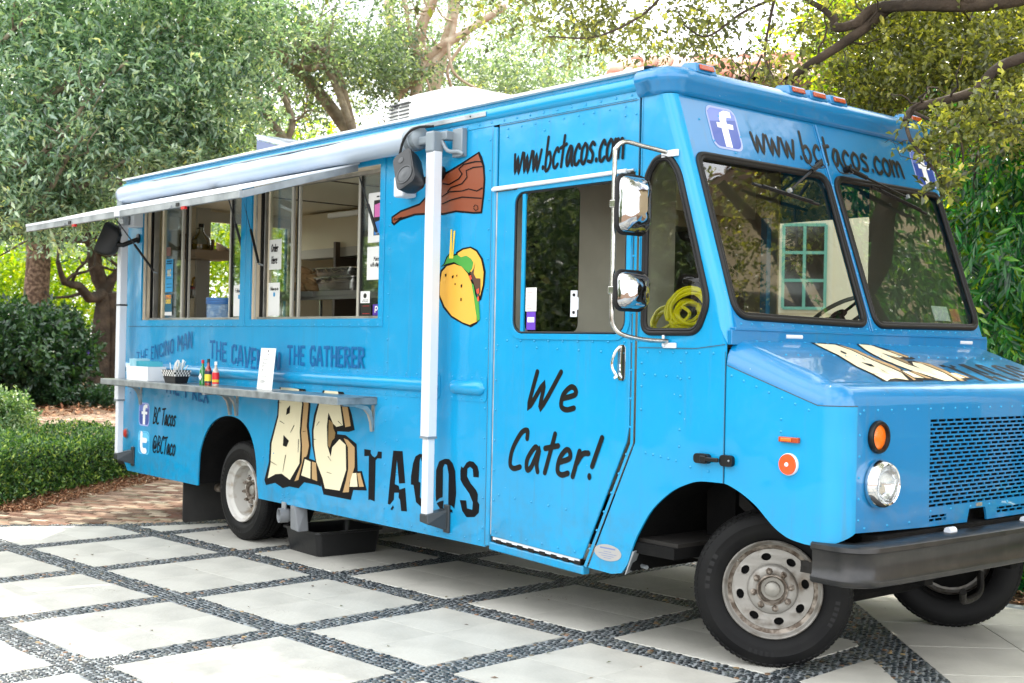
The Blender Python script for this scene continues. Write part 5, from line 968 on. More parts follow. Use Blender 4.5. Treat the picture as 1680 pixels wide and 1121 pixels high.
# ---------------------------------------------------------------- roof gear
ACY0, ACY1 = .95, 1.75
rings = []
for (x, h, ins) in ((2.93, .10, .04), (2.96, .44, .02), (3.12, .48, .0), (3.30, .49, .0), (3.75, .485, .0), (3.95, .46, .0), (4.45, .22, .03)):
    rings.append([(x, ACY0 + ins, 3.16), (x, ACY0 + ins + .01, 3.16 + h * .8), (x, ACY0 + ins + .09, 3.16 + h), (x, ACY1 - ins - .09, 3.16 + h), (x, ACY1 - ins - .01, 3.16 + h * .8), (x, ACY1 - ins, 3.16)])
ac = MB().loft(rings, caps=True).done('roof_air_conditioner', mat('white_moulded_plastic', '#d3d4d2', .45), T, smooth=25)
for k in range(6):
    for x0_, x1_ in ((3.03, 3.155), (3.175, 3.31)):
        o = MB().hexa([(x0_, ACY0 - .001, 3.418 + k * .030), (x1_, ACY0 - .003, 3.420 + k * .030), (x1_, ACY0 + .06, 3.420 + k * .030), (x0_, ACY0 + .06, 3.418 + k * .030), (x0_, ACY0 - .001, 3.427 + k * .030), (x1_, ACY0 - .003, 3.429 + k * .030), (x1_, ACY0 + .06, 3.429 + k * .030), (x0_, ACY0 + .06, 3.427 + k * .030)]).done('louvre', mat('louvre_grey', '#4a4c4e', .6), ac, smooth=0)
VX = .42
mb = MB(); mb.box(.55 + VX, 1.25 + VX, .89, .915, 3.165, 3.21); mb.box(.55 + VX, 1.25 + VX, 1.485, 1.51, 3.165, 3.21); mb.box(.55 + VX, .575 + VX, .915, 1.485, 3.165, 3.21); mb.box(1.225 + VX, 1.25 + VX, .915, 1.485, 3.165, 3.21)
vt = mb.done('roof_vent', WROOF, T, smooth=0)
MB().hexa([(.52 + VX, .88, 3.53), (1.27 + VX, .88, 3.36), (1.27 + VX, 1.52, 3.36), (.52 + VX, 1.52, 3.53), (.50 + VX, .90, 3.585), (1.25 + VX, .90, 3.39), (1.25 + VX, 1.50, 3.39), (.50 + VX, 1.50, 3.585)]).done('vent_lid', mat('vent_lid_grey_blue', '#8f9ab8', .3, coat=.4), vt, smooth=0, bevel=.01)
MB().hexa([(.53 + VX, .885, 3.206), (1.2 + VX, .885, 3.19), (1.2 + VX, .89, 3.19), (.53 + VX, .89, 3.206), (.53 + VX, .885, 3.525), (1.2 + VX, .885, 3.37), (1.2 + VX, .89, 3.37), (.53 + VX, .89, 3.525)]).done('vent_side', mat('vent_side', '#5f6a8c', .4), vt, smooth=0)
# ================================================================== inside
IN = T
MB().plate([(.015, .66), (2.485, .66), (2.485, 2.96), (.015, 2.96)], [[(.84, 1.86), (1.75, 1.86), (1.75, 2.86), (.84, 2.86)]], lambda y, z: (.06, y, z), lambda y, z: (.08, y, z)).done('rear_lining', CREAMI, IN, smooth=0)
MB().plate([(.08, .1), (5.62, .1), (5.62, W - .02), (.08, W - .02)], [], lambda x, y: (x, y, 2.95), lambda x, y: (x, y, 2.93)).done('ceiling_lining', mat('ceiling_cream', '#efe4c6', .6), IN, smooth=0)
mb = MB()
for x in (1.5, 2.9, 4.2): mb.box(x, x + .02, .1, W - .1, 2.922, 2.93)
mb.done('ceiling_seam', mat('seam_brown', '#5a4d3c', .6), IN, smooth=0)
MB().box(.08, 5.85, 2.45, 2.47, .66, 2.93).done('far_wall_lining', mat('galley_wall_steel', '#b0a48c', .4, metal=.3, bump=(5, .2)), IN, smooth=0)
MB().box(.08, 5.5, .145, .16, 1.08, 1.79).done('near_wall_lining', CREAMI, IN, smooth=0)
mb = MB(); mb.box(5.62, 5.64, .1, 1.55, .66, 2.93); mb.box(5.62, 5.64, 1.5501, 2.45, 2.6, 2.93); mb.done('bulkhead', CREAMI, IN, smooth=0)
mb = MB(); mb.box(.10, .14, .70, .84, 1.85, 2.93); mb.box(.085, .14, .84, 1.75, 2.80, 2.9); mb.done('rear_window_frame', ALUS, IN, smooth=0); MB().box(.088, .12, .60, .64, 2.5, 2.93).done('conduit', ALUD, IN, smooth=0)
hd = MB().hexa([(.45, 1.65, 2.55), (5.2, 1.65, 2.55), (5.2, 2.44, 2.55), (.45, 2.44, 2.55), (.45, 1.65, 2.90), (5.2, 1.65, 2.90), (5.2, 2.44, 2.90), (.45, 2.44, 2.90)]).done('extractor_hood', mat('hood_beige_steel', '#c9bd9f', .4, metal=.2, bump=(6, .2)), IN, smooth=0)
mb = MB()
for k in range(24): mb.obox((1.0 + k * .17, 2.05, 2.46), (.12, .55, .012), (R(22), 0, 0))
mb.done('hood_filter', STEELD, hd, smooth=0); mb = MB(); mb.box(.45, 5.2, 1.65, 1.80, 2.46, 2.549); mb.done('hood_lip', mat('hood_grey', '#a39d90', .45, metal=.4), hd, smooth=0)
MB().box(1.07, 2.2, 1.60, 1.649, 2.835, 2.885).done('strip_light', mat('light_tube_white', '#f2efe6', .4), hd, smooth=0, bevel=.01)
MB().box(1.20, 1.24, 1.6, 2.4, .66, 2.60).done('side_splash', mat('dark_brown_steel', '#5e5142', .5, metal=.1), IN, smooth=0)
MB().box(1.24, 5.3, 2.43, 2.445, 1.2, 2.56).done('back_splash', mat('dark_brown_steel', '#5e5142', .5, metal=.1), IN, smooth=0)
mb = MB(); mb.tube([(2.05, 1.9, 2.56), (2.05, 1.9, 2.42)], .02, 8); mb.tube([(2.05, 1.9, 2.42), (2.05, 1.86, 2.36)], .014, 8); mb.done('brass_nozzle', mat('brass', '#9c7a3a', .3, metal=.9), IN)
tb = MB(); tb.box(2.0, 3.9, .52, 1.0, 2.005, 2.045); tb.box(2.0, 3.9, .52, .535, 1.975, 2.005); tb.done('inner_shelf', STEELD, IN, smooth=0, bevel=.003)
mb = MB()
for x in (2.03, 3.85): mb.tube([(x, .56, .66), (x, .56, 2.0)], .015, 8); mb.tube([(x, .96, .66), (x, .96, 2.0)], .015, 8)
mb.done('shelf_leg', STEEL, IN); MB().box(2.0, 4.6, .50, 1.05, 1.70, 1.74).done('inner_counter', STEELD, IN, smooth=0)
MB().box(1.3, 5.3, 1.75, 2.42, .66, 1.65).done('cooking_range', mat('range_steel', '#4a4742', .4, metal=.6), IN, smooth=0)
MB().box(.3, 2.3, .16, .45, 1.79, 1.805).done('inner_sill', STEEL, IN, smooth=0)
# pull station on the rear lining
pu = MB().lathe([(.0, 0), (.062, 0), (.062, .012), (.05, .02), (.02, .016), (.0, .016)], (.082, .675, 2.10), (1, 0, 0), 24).done('pull_station', STEEL, IN); MB().tube([(.1, .675, 2.16), (.1, .68, 2.23), (.1, .74, 2.26), (.1, .80, 2.30)], .012, 8).done('brass_pipe', mat('brass', '#9c7a3a', .3), pu)
lettering('pull_word', 'PULL', lambda y, z, k=0: (.1035 + k * .0003, y, z), .645, .708, 2.128, .02, REDS, pu, BLOCK, wsc=.22)
MB().plate([(.72, 2.175), (.79, 2.175), (.79, 2.275), (.72, 2.275)], [], lambda y, z: (.115, y, z)).done('yellow_tag', mat('tag_yellow', '#d9a514', .45), pu, smooth=0)
# cab
MB().box(6.93, 7.40, .06, W - .06, 1.30, 1.64).done('dashboard', mat('dash_grey', '#4a4b47', .6, bump=(60, .1)), IN, smooth=0, bevel=.03)
mb = MB(); mb.box(6.62, 7.38, 2.44, 2.47, .6, 1.72); mb.hexa([(6.62, 2.44, 1.72), (7.38, 2.44, 1.72), (7.38, 2.47, 1.72), (6.62, 2.47, 1.72), (6.62, 2.44, 2.9), (6.97, 2.44, 2.9), (6.97, 2.47, 2.9), (6.62, 2.47, 2.9)]); mb.done('far_side_lining', TAUPE, IN, smooth=0); MB().box(5.735, 5.79, 2.40, 2.485, .66, 2.6).done('far_door_edge', BLUE, IN, smooth=0)
MB().box(5.645, 5.66, .1, 1.56, .66, 2.93).done('cab_partition', TAUPE, IN, smooth=0)
MB().box(5.68, 6.9, .05, W - .05, 2.93, 2.96).done('cab_headlining', mat('headlining', '#5a564e', .8), IN, smooth=0)
MB().box(6.0, 7.1, .05, W - .05, .58, .60).done('cab_floor', DKI, IN, smooth=0)
sw = MB(); ctr = Vector((6.80, 1.86, 1.86)); ax = Vector((-.55, 0, .83)).normalized(); u = Vector((0, 1, 0)); v = ax.cross(u)
sw.tube([ctr + (u * math.cos(2 * PI * k / 32) + v * math.sin(2 * PI * k / 32)) * .215 for k in range(32)], .014, 8, closed=True)
sw_o = sw.done('steering_wheel', mat('grey_wheel_rim', '#6a675f', .4), IN); mb = MB(); mb.lathe([(.06, 0), (.05, .02), (0, .025)], ctr, ax, 16)
for a in (20, 160, 270): mb.tube([ctr, ctr + (u * math.cos(R(a)) + v * math.sin(R(a))) * .21], .010, 6)
mb.done('wheel_spokes', BLACKP, sw_o); MB().tube([ctr, ctr - ax * .4], .03, 8).done('steering_column', BLACKP, sw_o)
st = MB(); st.box(6.0, 6.48, 1.38, 1.88, 1.05, 1.18); so_ = st.done('driver_seat', BLACKP, IN, smooth=0, bevel=.05); MB().obox((6.04, 1.63, 1.62), (.13, .46, .95), (0, R(-6), 0)).done('seat_back', BLACKP, so_, smooth=0, bevel=.05); MB().obox((6.02, 1.63, 2.18), (.10, .28, .18), (0, R(-6), 0)).done('head_rest', BLACKP, so_, smooth=0, bevel=.04); MB().box(6.05, 6.4, 1.45, 1.8, .6, 1.05).done('seat_base', DARK, so_, smooth=0)
MB().plate(rc((1.98, 2.16, 1.84, 1.93)), [], lambda y, z: wsf(y, z, 0, -.018)).done('windscreen_sticker', PAPER, IN, smooth=0)
MB().plate(rc((2.18, 2.28, 1.84, 1.92)), [], lambda y, z: wsf(y, z, 0, -.018)).done('windscreen_sticker', mat('sticker_pale_red', '#d8907c', .5), IN, smooth=0)
# ================================================================== loose things on and about the truck
def local(name, loc, rz=0, **k): return empty(name, loc, rz, **k)
CT = CTZ + .001
# napkin box
o = local('napkin_box', (.98, -.175, CT), R(0), label='white cardboard box of folded blue napkins at the left end of the steel counter', cat='box')
NB = mat('white_card', '#dfe1e2', .6); mb = MB(); w2, d2, h2, t2 = .22, .085, .125, .004
mb.hexa([(-w2, -d2, 0), (w2, -d2, 0), (w2, -d2 + t2, 0), (-w2, -d2 + t2, 0), (-w2 - .005, -d2 - .004, h2), (w2 + .005, -d2 - .004, h2), (w2 + .005, -d2 + t2, h2), (-w2 - .005, -d2 + t2, h2)]); mb.box(-w2, w2, d2 - t2, d2, 0, h2 + .0); mb.box(-w2, -w2 + t2, -d2 + t2, d2 - t2, 0, h2); mb.box(w2 - t2, w2, -d2 + t2, d2 - t2, 0, h2); mb.box(-w2 + t2, w2 - t2, -d2 + t2, d2 - t2, 0, t2)
mb.done('box_body', NB, o, smooth=0, bevel=.0015, seg=1)
for k in range(14):
    x = -.2 + k * .029; z = .02 + random.uniform(0, .012) + (.02 if k < 5 else 0)
    MB().obox((x, .0, z + .075), (.006 if k > 4 else .01, .14, .13), (0, R(random.uniform(-9, 9)), R(random.uniform(-6, 6)))).done('napkin', mat('napkin_teal', '#4fb3c4', .7) if k > 4 else mat('napkin_pale', '#a5d3de', .7), o, smooth=0)
# straw basket
o = local('straw_basket', (1.60, -.185, CT), R(4), label='black and white chequered basket of wrapped straws between napkin box and sauce bottles', cat='basket')
BK = mat('basket_black', '#17181a', .5); mb = MB(); a, b, h = .085, .055, .11; A, B = .115, .078
fr = [[(-a, -b, 0), (a, -b, 0), (a, b, 0), (-a, b, 0)], [(-A, -B, h), (A, -B, h), (A, B, h), (-A, B, h)], [(-A + .006, -B + .006, h), (A - .006, -B + .006, h), (A - .006, B - .006, h), (-A + .006, B - .006, h)], [(-a + .006, -b + .006, .004), (a - .006, -b + .006, .004), (a - .006, b - .006, .004), (-a + .006, b - .006, .004)]]
mb.loft(fr, closed=True, caps=True); bk = mb.done('basket_body', BK, o, smooth=0)
for m_, par_ in ((mat('check_white', '#d8d8d4', .6), 0),):
    mb = MB()
    for r_ in range(3):
        z0, z1 = .058 + r_ * .017, .075 + r_ * .017
        for k in range(11):
            if (k + r_) % 2: continue
            def e_(t, z): s = z / h; return (a + (A - a) * s, b + (B - b) * s)
            for side in (0, 1):
                q = []
                for t, z in ((k / 11, z0), ((k + 1) / 11, z0), ((k + 1) / 11, z1), (k / 11, z1)):
                    ea, eb = e_(t, z); q.append((-ea + 2 * ea * t, -eb - .0012, z) if side == 0 else (ea + .0012, -eb + 2 * eb * t, z))
                mb.add(q, [(0, 1, 2, 3)])
    mb.done('white_checks', m_, o, smooth=0, kind='stuff')
for k in range(22):
    x, y = random.uniform(-.07, .07), random.uniform(-.04, .04); t = Vector((random.uniform(-.02, .11), random.uniform(-.03, .03), random.uniform(.10, .15)))
    MB().tube([(x, y, .05), (x + t.x, y + t.y, .05 + t.z)], .0042, 5).done('straw', mat('straw_white', '#e2e2dd', .6), o)
# sauce bottles
def bottle(x, y, r, h, body, cap, label_cols, lab, capr=.012):
    o = local('sauce_bottle', (x, y, CT), 0, label=lab, cat='bottle', group='hot sauce bottles on the counter')
    MB().lathe([(0, 0), (r, .0), (r, h * .55), (r * .8, h * .64), (r * .42, h * .74), (r * .40, h * .86), (0, h * .86)], (0, 0, 0), (0, 0, 1), 18).done('bottle_body', body, o)
    MB().lathe([(capr, h * .86), (capr, h), (0, h)], (0, 0, 0), (0, 0, 1), 14).done('bottle_cap', cap, o)
    for (m_, z0, z1) in label_cols: MB().lathe([(r + .0012, z0 * h), (r + .0012, z1 * h)], (0, 0, 0), (0, 0, 1), 18).done('bottle_label', m_, o)
    return o
BR = mat('sauce_red', '#8c1f10', .1, coat=.8); bt = bottle(2.06, -.17, .026, .205, mat('green_bottle', '#0d7a30', .1, coat=.8), mat('cap_red', '#c31a22', .35), [], 'small green hot sauce bottle with red cap and white diamond label, leftmost of three')
MB().plate([(0, .035), (.028, .065), (0, .1), (-.028, .065)], [], lambda x, z: (x + .012, -.028, z)).done('diamond_label', PAPER, bt, smooth=0); MB().lathe([(.0135, .128), (.0115, .15)], (0, 0, 0), (0, 0, 1), 14).done('neck_label', mat('label_yellow', '#e6cf3a', .4), bt)
bottle(2.17, -.175, .028, .215, BR, mat('cap_black', '#1a1818', .4), [(mat('label_yellow', '#e6cf3a', .4), .16, .42), (mat('label_dark', '#2b2140', .4), .42, .54), (mat('label_dark', '#2b2140', .4), .10, .16)], 'red hot sauce bottle with black cap and yellow label, middle of three')
bt = bottle(2.28, -.165, .027, .195, mat('clear_sauce', '#b9a79a', .08, coat=.8), mat('cap_white', '#e6e6e2', .4), [(mat('label_red', '#d5202b', .4), .08, .55)], 'hot sauce bottle with white cap and red label, rightmost of three')
MB().lathe([(.0285, .03), (.0285, .05)], (0, 0, 0), (0, 0, 1), 16).done('label_band', mat('label_yellow', '#e6cf3a', .4), bt)
# menu card
o = local('menu_card', (3.085, -.165, CT), R(-4), label='tall white printed menu card standing on the steel counter', cat='menu')
mc = MB().hexa([(-.135, -.006, 0), (.125, -.006, 0), (.125, -.003, 0), (-.135, -.003, 0), (-.145, .03, .315), (.11, .03, .315), (.11, .033, .315), (-.145, .033, .315)]).done('card', PAPER, o, smooth=0)
MB().hexa([(-.10, -.0065, 0), (.09, -.0065, 0), (.09, .09, 0), (-.10, .09, 0), (-.1, -.006, .003), (.09, -.006, .003), (.09, .09, .003), (-.10, .09, .003)]).done('card_foot', PAPER, o, smooth=0)
def mcf(x, z, k=0): return (x, -.0075 + .036 * z / .315 - .0004 * k, z)
mb = MB()
for z0_, wd, hh in ((.285, .02, .016), (.262, .03, .006), (.235, .02, .004), (.225, .10, .003), (.205, .03, .004), (.195, .11, .003), (.18, .03, .004), (.17, .12, .003), (.145, .04, .006), (.135, .02, .003), (.128, .02, .003), (.10, .10, .004), (.075, .02, .003), (.068, .08, .003), (.06, .10, .003), (.052, .07, .003)):
    x0_ = -.02 if z0_ > .25 else -.09; mb.add([mcf(x0_, z0_), mcf(x0_ + wd, z0_), mcf(x0_ + wd, z0_ + hh), mcf(x0_, z0_ + hh)], [(0, 1, 2, 3)])
mb.done('card_print', mat('grey_print', '#6c6c70', .6), o, smooth=0)
# loudspeakers
def speaker(loc, yaw, tilt, lab, mount, roll=0, sc=1.):
    e = local('loudspeaker', loc, 0, label=lab, cat='speaker'); M = Euler((0, 0, yaw)).to_matrix() @ Euler((tilt, 0, 0)).to_matrix() @ Euler((0, roll, 0)).to_matrix() * sc
    f = lambda p: tuple(M @ Vector(p)); w_, h_ = .085, .155   # local: baffle looks to -y
    rings = []
    for y, s, hs in ((-.085, 1, 1), (-.078, 1.02, 1.01), (.0, .95, .95), (.05, .75, .82), (.08, .45, .6)):
        rings.append([f((p[0] * s, y, p[1] * hs)) for p in rrect(-w_, w_, -h_, h_, .045, 5)])
    mb = MB(); mb.loft(rings, closed=True, caps=True); c = mb.done('cabinet', mat('speaker_black', '#121416', .45, bump=(200, .1)), e, smooth=40)
    mb = MB(); mb.plate(rrect(-w_ + .01, w_ - .01, -h_ + .01, h_ - .01, .04), [], lambda x, z: f((x, -.087, z))); mb.done('baffle', mat('speaker_grey', '#191c1e', .5), e, smooth=0)
    ax = M @ Vector((0, -1, 0)); mb = MB(); mb.lathe([(.066, .0), (.066, .004), (.06, .004), (.056, -.004 + .003), (.045, .003), (.03, .0015), (.022, .004), (.0, .006)], M @ Vector((0, -.088, -.055)), ax, 28); mb.done('driver_cone', mat('cone_dark', '#3a3d3f', .4, metal=.2), e)
    MB().lathe([(.022, 0), (.02, .003), (0, .004)], M @ Vector((-.01, -.088, .085)), ax, 16).done('tweeter', mat('cone_dark', '#3a3d3f', .4), e)
    mb = MB(); q = Vector(mount) - Vector(loc); mb.tube([f((0, .06, 0)), tuple(Vector(f((0, .11, 0))) * .9 + q * .1), tuple(q)], [.03, .022, .022], 10); mb.lathe([(.045, 0), (.045, .014), (.0, .02)], q, (0, -1, 0), 16); mb.done('wall_mount', BLACKP, e)
    return e
speaker((.24, -.215, 2.53), R(-52), R(-24), 'black loudspeaker on the rear corner of the truck beside the left awning pole', (.37, -.003, 2.56))
speaker((4.97, -.19, 2.72), R(8), R(-20), 'black loudspeaker hanging under the right end of the awning roll', (5.04, -.003, 2.74), R(-30), .92)
# grey-black water tub under the truck
o = local('plastic_tub', (3.16, .42, 0), R(-2), label='black plastic tub standing on the paving under the truck', cat='tub'); PB = mat('tub_black_plastic', '#0e0f11', .42, bump=(25, .08))
a, b, A, B, h = .24, .26, .27, .30, .19
rr = lambda p, q, z, r: [(x, y, z) for x, y in rrect(-p, p, -q, q, r, 4)]
mb = MB(); mb.loft([rr(a, b, 0, .04), rr(A - .012, B - .012, h - .02, .045), rr(A + .008, B + .008, h - .015, .05), rr(A + .008, B + .008, h, .05), rr(A - .012, B - .012, h, .045), rr(a - .008, b - .008, .006, .035)], closed=True); mb.add(rr(a, b, 0, .04), [tuple(range(19, -1, -1))]) ; mb.add(rr(a - .008, b - .008, .006, .035), [tuple(range(20))]); mb.done('tub_body', PB, o, smooth=40)
# things inside the hatches
def pan(loc, L, Wd, H, lab, rz=0, film=False, empty_=True):
    e = local('steam_pan', loc, rz, label=lab, cat='pan', group='steel pans inside the right serving window'); r3 = lambda p, q, z, r=.04: [(x, y, z) for x, y in rrect(-p, p, -q, q, r, 4)]
    mb = MB(); mb.loft([r3(L * .42, Wd * .42, 0), r3(L * .44, Wd * .44, H * .55), r3(L * .455, Wd * .455, H * .58), r3(L * .47, Wd * .47, H * .97), r3(L * .5, Wd * .5, H), r3(L * .5, Wd * .5, H - .004), r3(L * .46, Wd * .46, H - .006), r3(L * .42, Wd * .42, .006)], closed=True); mb.add(r3(L * .42, Wd * .42, .006), [tuple(range(20))]); mb.done('pan_body', STEEL, e, smooth=50)
    if film:
        g = MB(); n = 14; vs_ = []; 
        for i in range(n):
            for j in range(n): x, y = (i / (n - 1) - .5) * L * 1.02, (j / (n - 1) - .5) * Wd * 1.02; ed = max(abs(x) / L, abs(y) / Wd) * 2; vs_.append((x, y, H + .006 + random.uniform(-.004, .006) - (.06 * random.random() if ed > .98 else 0)))
        g.add(vs_, [(i * n + j, (i + 1) * n + j, (i + 1) * n + j + 1, i * n + j + 1) for i in range(n - 1) for j in range(n - 1)]); g.done('plastic_film', glass_mat('plastic_film_glass', (.95, .95, .95), 3.0, 1.0), e, smooth=60)
    return e
pan((2.83, .74, 2.05), .62, .36, .11, 'lower steel pan wrapped in film on the shelf behind the right window', 0, True); pan((2.74, .76, 2.163), .56, .34, .075, 'upper steel pan stacked on the lower pan behind the right window', R(4), True)
pan((3.42, .74, 2.05), .30, .3, .09, 'small steel pan beside the stacked pans', 0); pan((3.0, .72, 1.745), .60, .34, .09, 'shallow steel pan low on the inner counter', 0)
# wrapped bread behind the order sign
o = local('bread_bag', (2.36, .62, 2.05), .3, label='bag of tan rolls behind the order sign', cat='bread bag'); TB = mat('bread_tan', '#a5835a', .7, bump=(18, .4))
MB().box(-.20, .24, -.2, .2, -.05, -.005).done('bag_tray', STEELD, o, smooth=0)
for k, (x, y, z) in enumerate(((-.08, 0, .04), (.05, .02, .045), (-.02, .0, .11), (.1, -.01, .10), (-.06, .02, .17))): MB().lathe([(0, -.045), (.06, -.035), (.085, 0), (.06, .035), (0, .045)], (x, y, z), (.1 * k, .1, 1), 14).done('roll', TB, o)
# plates on the sill
o = local('plate_stack', (1.48, .31, 1.806), 0, label='stack of blue plastic baskets on the sill of the left serving window', cat='plate stack')
BP = mat('blue_plastic_basket', '#3f7cc0', .35, coat=.3); BPW = mat('film_wrapped_blue', '#6f93b8', .3, coat=.6, bump=(25, .8, 4, .01), var=('#a9bccc', 14, 6, .5, .7))
mb = MB()
rings = [(.13, 0)] + [p for k in range(9) for p in ((.150, .005 + k * .0145), (.154, .013 + k * .0145))] + [(.148, .136)]
mb.lathe(rings, (0, 0, 0), (0, 0, 1), 32); mb.done('wrapped_stack', BPW, o)
for k in range(4): MB().lathe([(.12, .137 + k * .014), (.156, .14 + k * .014), (.158, .15 + k * .014), (.150, .151 + k * .014), (.12, .139 + k * .014)], (0, 0, 0), (0, 0, 1), 32).done('basket_rim', BP, o)
MB().lathe([(.0, .185), (.15, .186)], (0, 0, 0), (0, 0, 1), 32).done('basket_floor', mat('blue_plastic_dark', '#1f4f8f', .4), o)
# box shelf with the oil jug
CD = mat('brown_card', '#9c876f', .7); 
o = local('wall_shelf', (.085, .52, 2.415), 0, label='taupe wall shelf with raised edge on the rear lining', cat='shelf'); mb = MB(); mb.box(0, .30, .04, .44, 0, .085); mb.box(0, .02, .0, .44, .086, .12); mb.hexa([(0, .41, .086), (.28, .41, .086), (.28, .44, .086), (0, .44, .086), (0, .41, .19), (.27, .41, .10), (.27, .44, .10), (0, .44, .19)]); mb.done('shelf_board', CD, o, smooth=0)
o = local('oil_jug', (.22, .70, 2.502), R(-40), label='glass jug of amber oil with black cap on the wall shelf', cat='jug'); JG = glass_mat('jug_glass', (.9, .95, .92), 1.6, .95)
MB().lathe([(0, 0), (.085, 0), (.095, .02), (.095, .09), (.08, .13), (.03, .175), (.024, .20), (.024, .235)], (0, 0, 0), (0, 0, 1), 24).done('jug_glass', JG, o); MB().lathe([(0, .004), (.088, .004), (.09, .06), (0, .06)], (0, 0, 0), (0, 0, 1), 24).done('oil', mat('amber_oil', '#8f7012', .15), o)
MB().lathe([(.027, .232), (.027, .262), (0, .262)], (0, 0, 0), (0, 0, 1), 14).done('jug_cap', BLACKP, o); MB().tube(crom([(.02, -.012, .215), (.05, -.03, .21), (.058, -.035, .18), (.045, -.028, .155)], 4), .006, 6).done('jug_handle', JG, o)
MB().plate([(.052 * math.cos(a), .022 * math.sin(a)) for a in [2 * PI * k / 20 for k in range(20)]], [], lambda x, z: (.093 * math.sin(-.6 + x * 8) , -.093 * math.cos(-.6 + x * 8), .102 + z)).done('jug_label', mat('label_cream', '#e3dbb8', .5), o, smooth=0)
for (x, y, w_, h_, c, lb) in ((.12, .575, .08, .16, '#6b5137', 'brown paper sack at the back of the wall shelf'), (.17, .84, .02, .12, '#a58b6c', 'small tan carton beside the oil jug')):
    o = local('carton', (x, y, 2.502), 0, label=lb, cat='carton'); MB().box(-.04, .04, -w_ / 2, w_ / 2, 0, h_).done('carton_body', mat('carton_' + c[1:], c, .7), o, smooth=0, bevel=.004); MB().box(-.041, .041, -w_ / 2 - .001, w_ / 2 + .001, h_ * .7, h_ * .74).done('carton_tape', mat('tape_tan', '#8f7d62', .4), o, smooth=0)
# coiled yellow hose in the cab
o = local('coiled_hose', (7.07, .13, 1.72), 0, label='coiled bright yellow hose behind the quarter window', cat='hose'); YH = mat('yellow_hose', '#ded000', .35, coat=.3); 
def coil(c, r, n, ax_, seed, nm):
    rr_ = random.Random(seed); P = []
    u_ = Vector(ax_).normalized().orthogonal().normalized(); v_ = Vector(ax_).normalized().cross(u_)
    for k in range(n * 22):
        a = 2 * PI * k / 22; q = int(k / 22); r2 = r * (1 - .09 * (q % 3)) + .008 * math.sin(a * 2 + q); w3 = .018 * math.sin(q * 1.7 + a * .31); P.append(Vector(c) + u_ * r2 * math.cos(a) + v_ * r2 * math.sin(a) * .92 + Vector(ax_).normalized() * w3)
    MB().tube(P, .0095, 7).done(nm, YH, o)
coil((.0, .0, .115), .12, 8, (.5, -.8, .1), 3, 'hose_loops'); coil((.0, .0, .10), .075, 5, (.7, -.5, .5), 5, 'hose_loops'); coil((-.20, .03, .06), .07, 4, (.3, -.9, .2), 8, 'hose_loops')
MB().tube(crom([(-.05, -.02, .11), (0, -.05, .13), (.06, -.06, .10), (.02, -.05, .06), (-.05, -.06, .04)], 5), .0095, 7).done('hose_tail', YH, o)
MB().lathe([(0, -.04), (.05, -.03), (.06, 0), (.05, .03), (0, .04)], (.10, .02, .01), (0, 0, 1), 14).done('hose_fitting', mat('teal_fitting', '#2f8a7a', .4), o)
# ------------------------------------------------------------------ the cook (mostly hidden behind the window stile)
def skin_body(name, J, E, m, parent, root=0, sub=1):
    me = D.meshes.new(name); me.from_pydata([j[:3] for j in J], E, []); ob = D.objects.new(name, me); link(ob, parent); me.materials.append(m)
    s = ob.modifiers.new('skin', 'SKIN'); s.use_smooth_shade = True
    for i, j in enumerate(J): d = me.skin_vertices[0].data[i]; d.radius = (j[3], j[4] if len(j) > 4 else j[3]); d.use_root = (i == root)
    q = ob.modifiers.new('sub', 'SUBSURF'); q.levels = q.render_levels = sub; return ob
P = local('person', (2.86, 1.16, .66), R(150), label='person in a dark navy shirt and cap working inside the truck', cat='person')
SKN = mat('skin', '#9a6b4f', .55); NAVY = mat('navy_shirt', '#1b2438', .8, bump=(60, .3)); TRS = mat('dark_trousers', '#1a1a1d', .8)
J = [(0, 0, .92, .15, .12), (0, 0, 1.10, .14, .11), (0, 0, 1.30, .165, .115), (0, .0, 1.42, .10, .08), (0, .0, 1.50, .055), (0, .01, 1.58, .075, .085), (0, .01, 1.68, .078, .09),
     (-.19, 0, 1.40, .06), (-.24, .02, 1.14, .045), (-.20, .20, .98, .036), (-.18, .28, .96, .03), (.19, 0, 1.40, .06), (.24, .02, 1.14, .045), (.20, .20, .98, .036), (.18, .28, .96, .03),
     (-.10, 0, .85, .085), (-.11, .01, .48, .06), (-.11, 0, .08, .045), (-.11, .12, .03, .04), (.10, 0, .85, .085), (.11, .01, .48, .06), (.11, 0, .08, .045), (.11, .12, .03, .04)]
E_ = [(0, 1), (1, 2), (2, 3), (3, 4), (4, 5), (5, 6), (2, 7), (7, 8), (8, 9), (9, 10), (2, 11), (11, 12), (12, 13), (13, 14), (0, 15), (15, 16), (16, 17), (17, 18), (0, 19), (19, 20), (20, 21), (21, 22)]
skin_body('body', J, E_, SKN, P, 0, 1)
skin_body('shirt', [(0, 0, .90, .17, .14), (0, 0, 1.10, .16, .13), (0, 0, 1.30, .185, .135), (0, 0, 1.42, .11, .09), (-.19, 0, 1.40, .075), (-.23, .02, 1.20, .062), (.19, 0, 1.40, .075), (.23, .02, 1.20, .062)], [(0, 1), (1, 2), (2, 3), (2, 4), (4, 5), (2, 6), (6, 7)], NAVY, P, 0, 1)
skin_body('trousers', [(0, 0, .88, .155, .13), (-.10, 0, .82, .10), (-.11, .01, .48, .075), (-.11, 0, .10, .065), (.10, 0, .82, .10), (.11, .01, .48, .075), (.11, 0, .10, .065)], [(0, 1), (1, 2), (2, 3), (0, 4), (4, 5), (5, 6)], TRS, P, 0, 1)
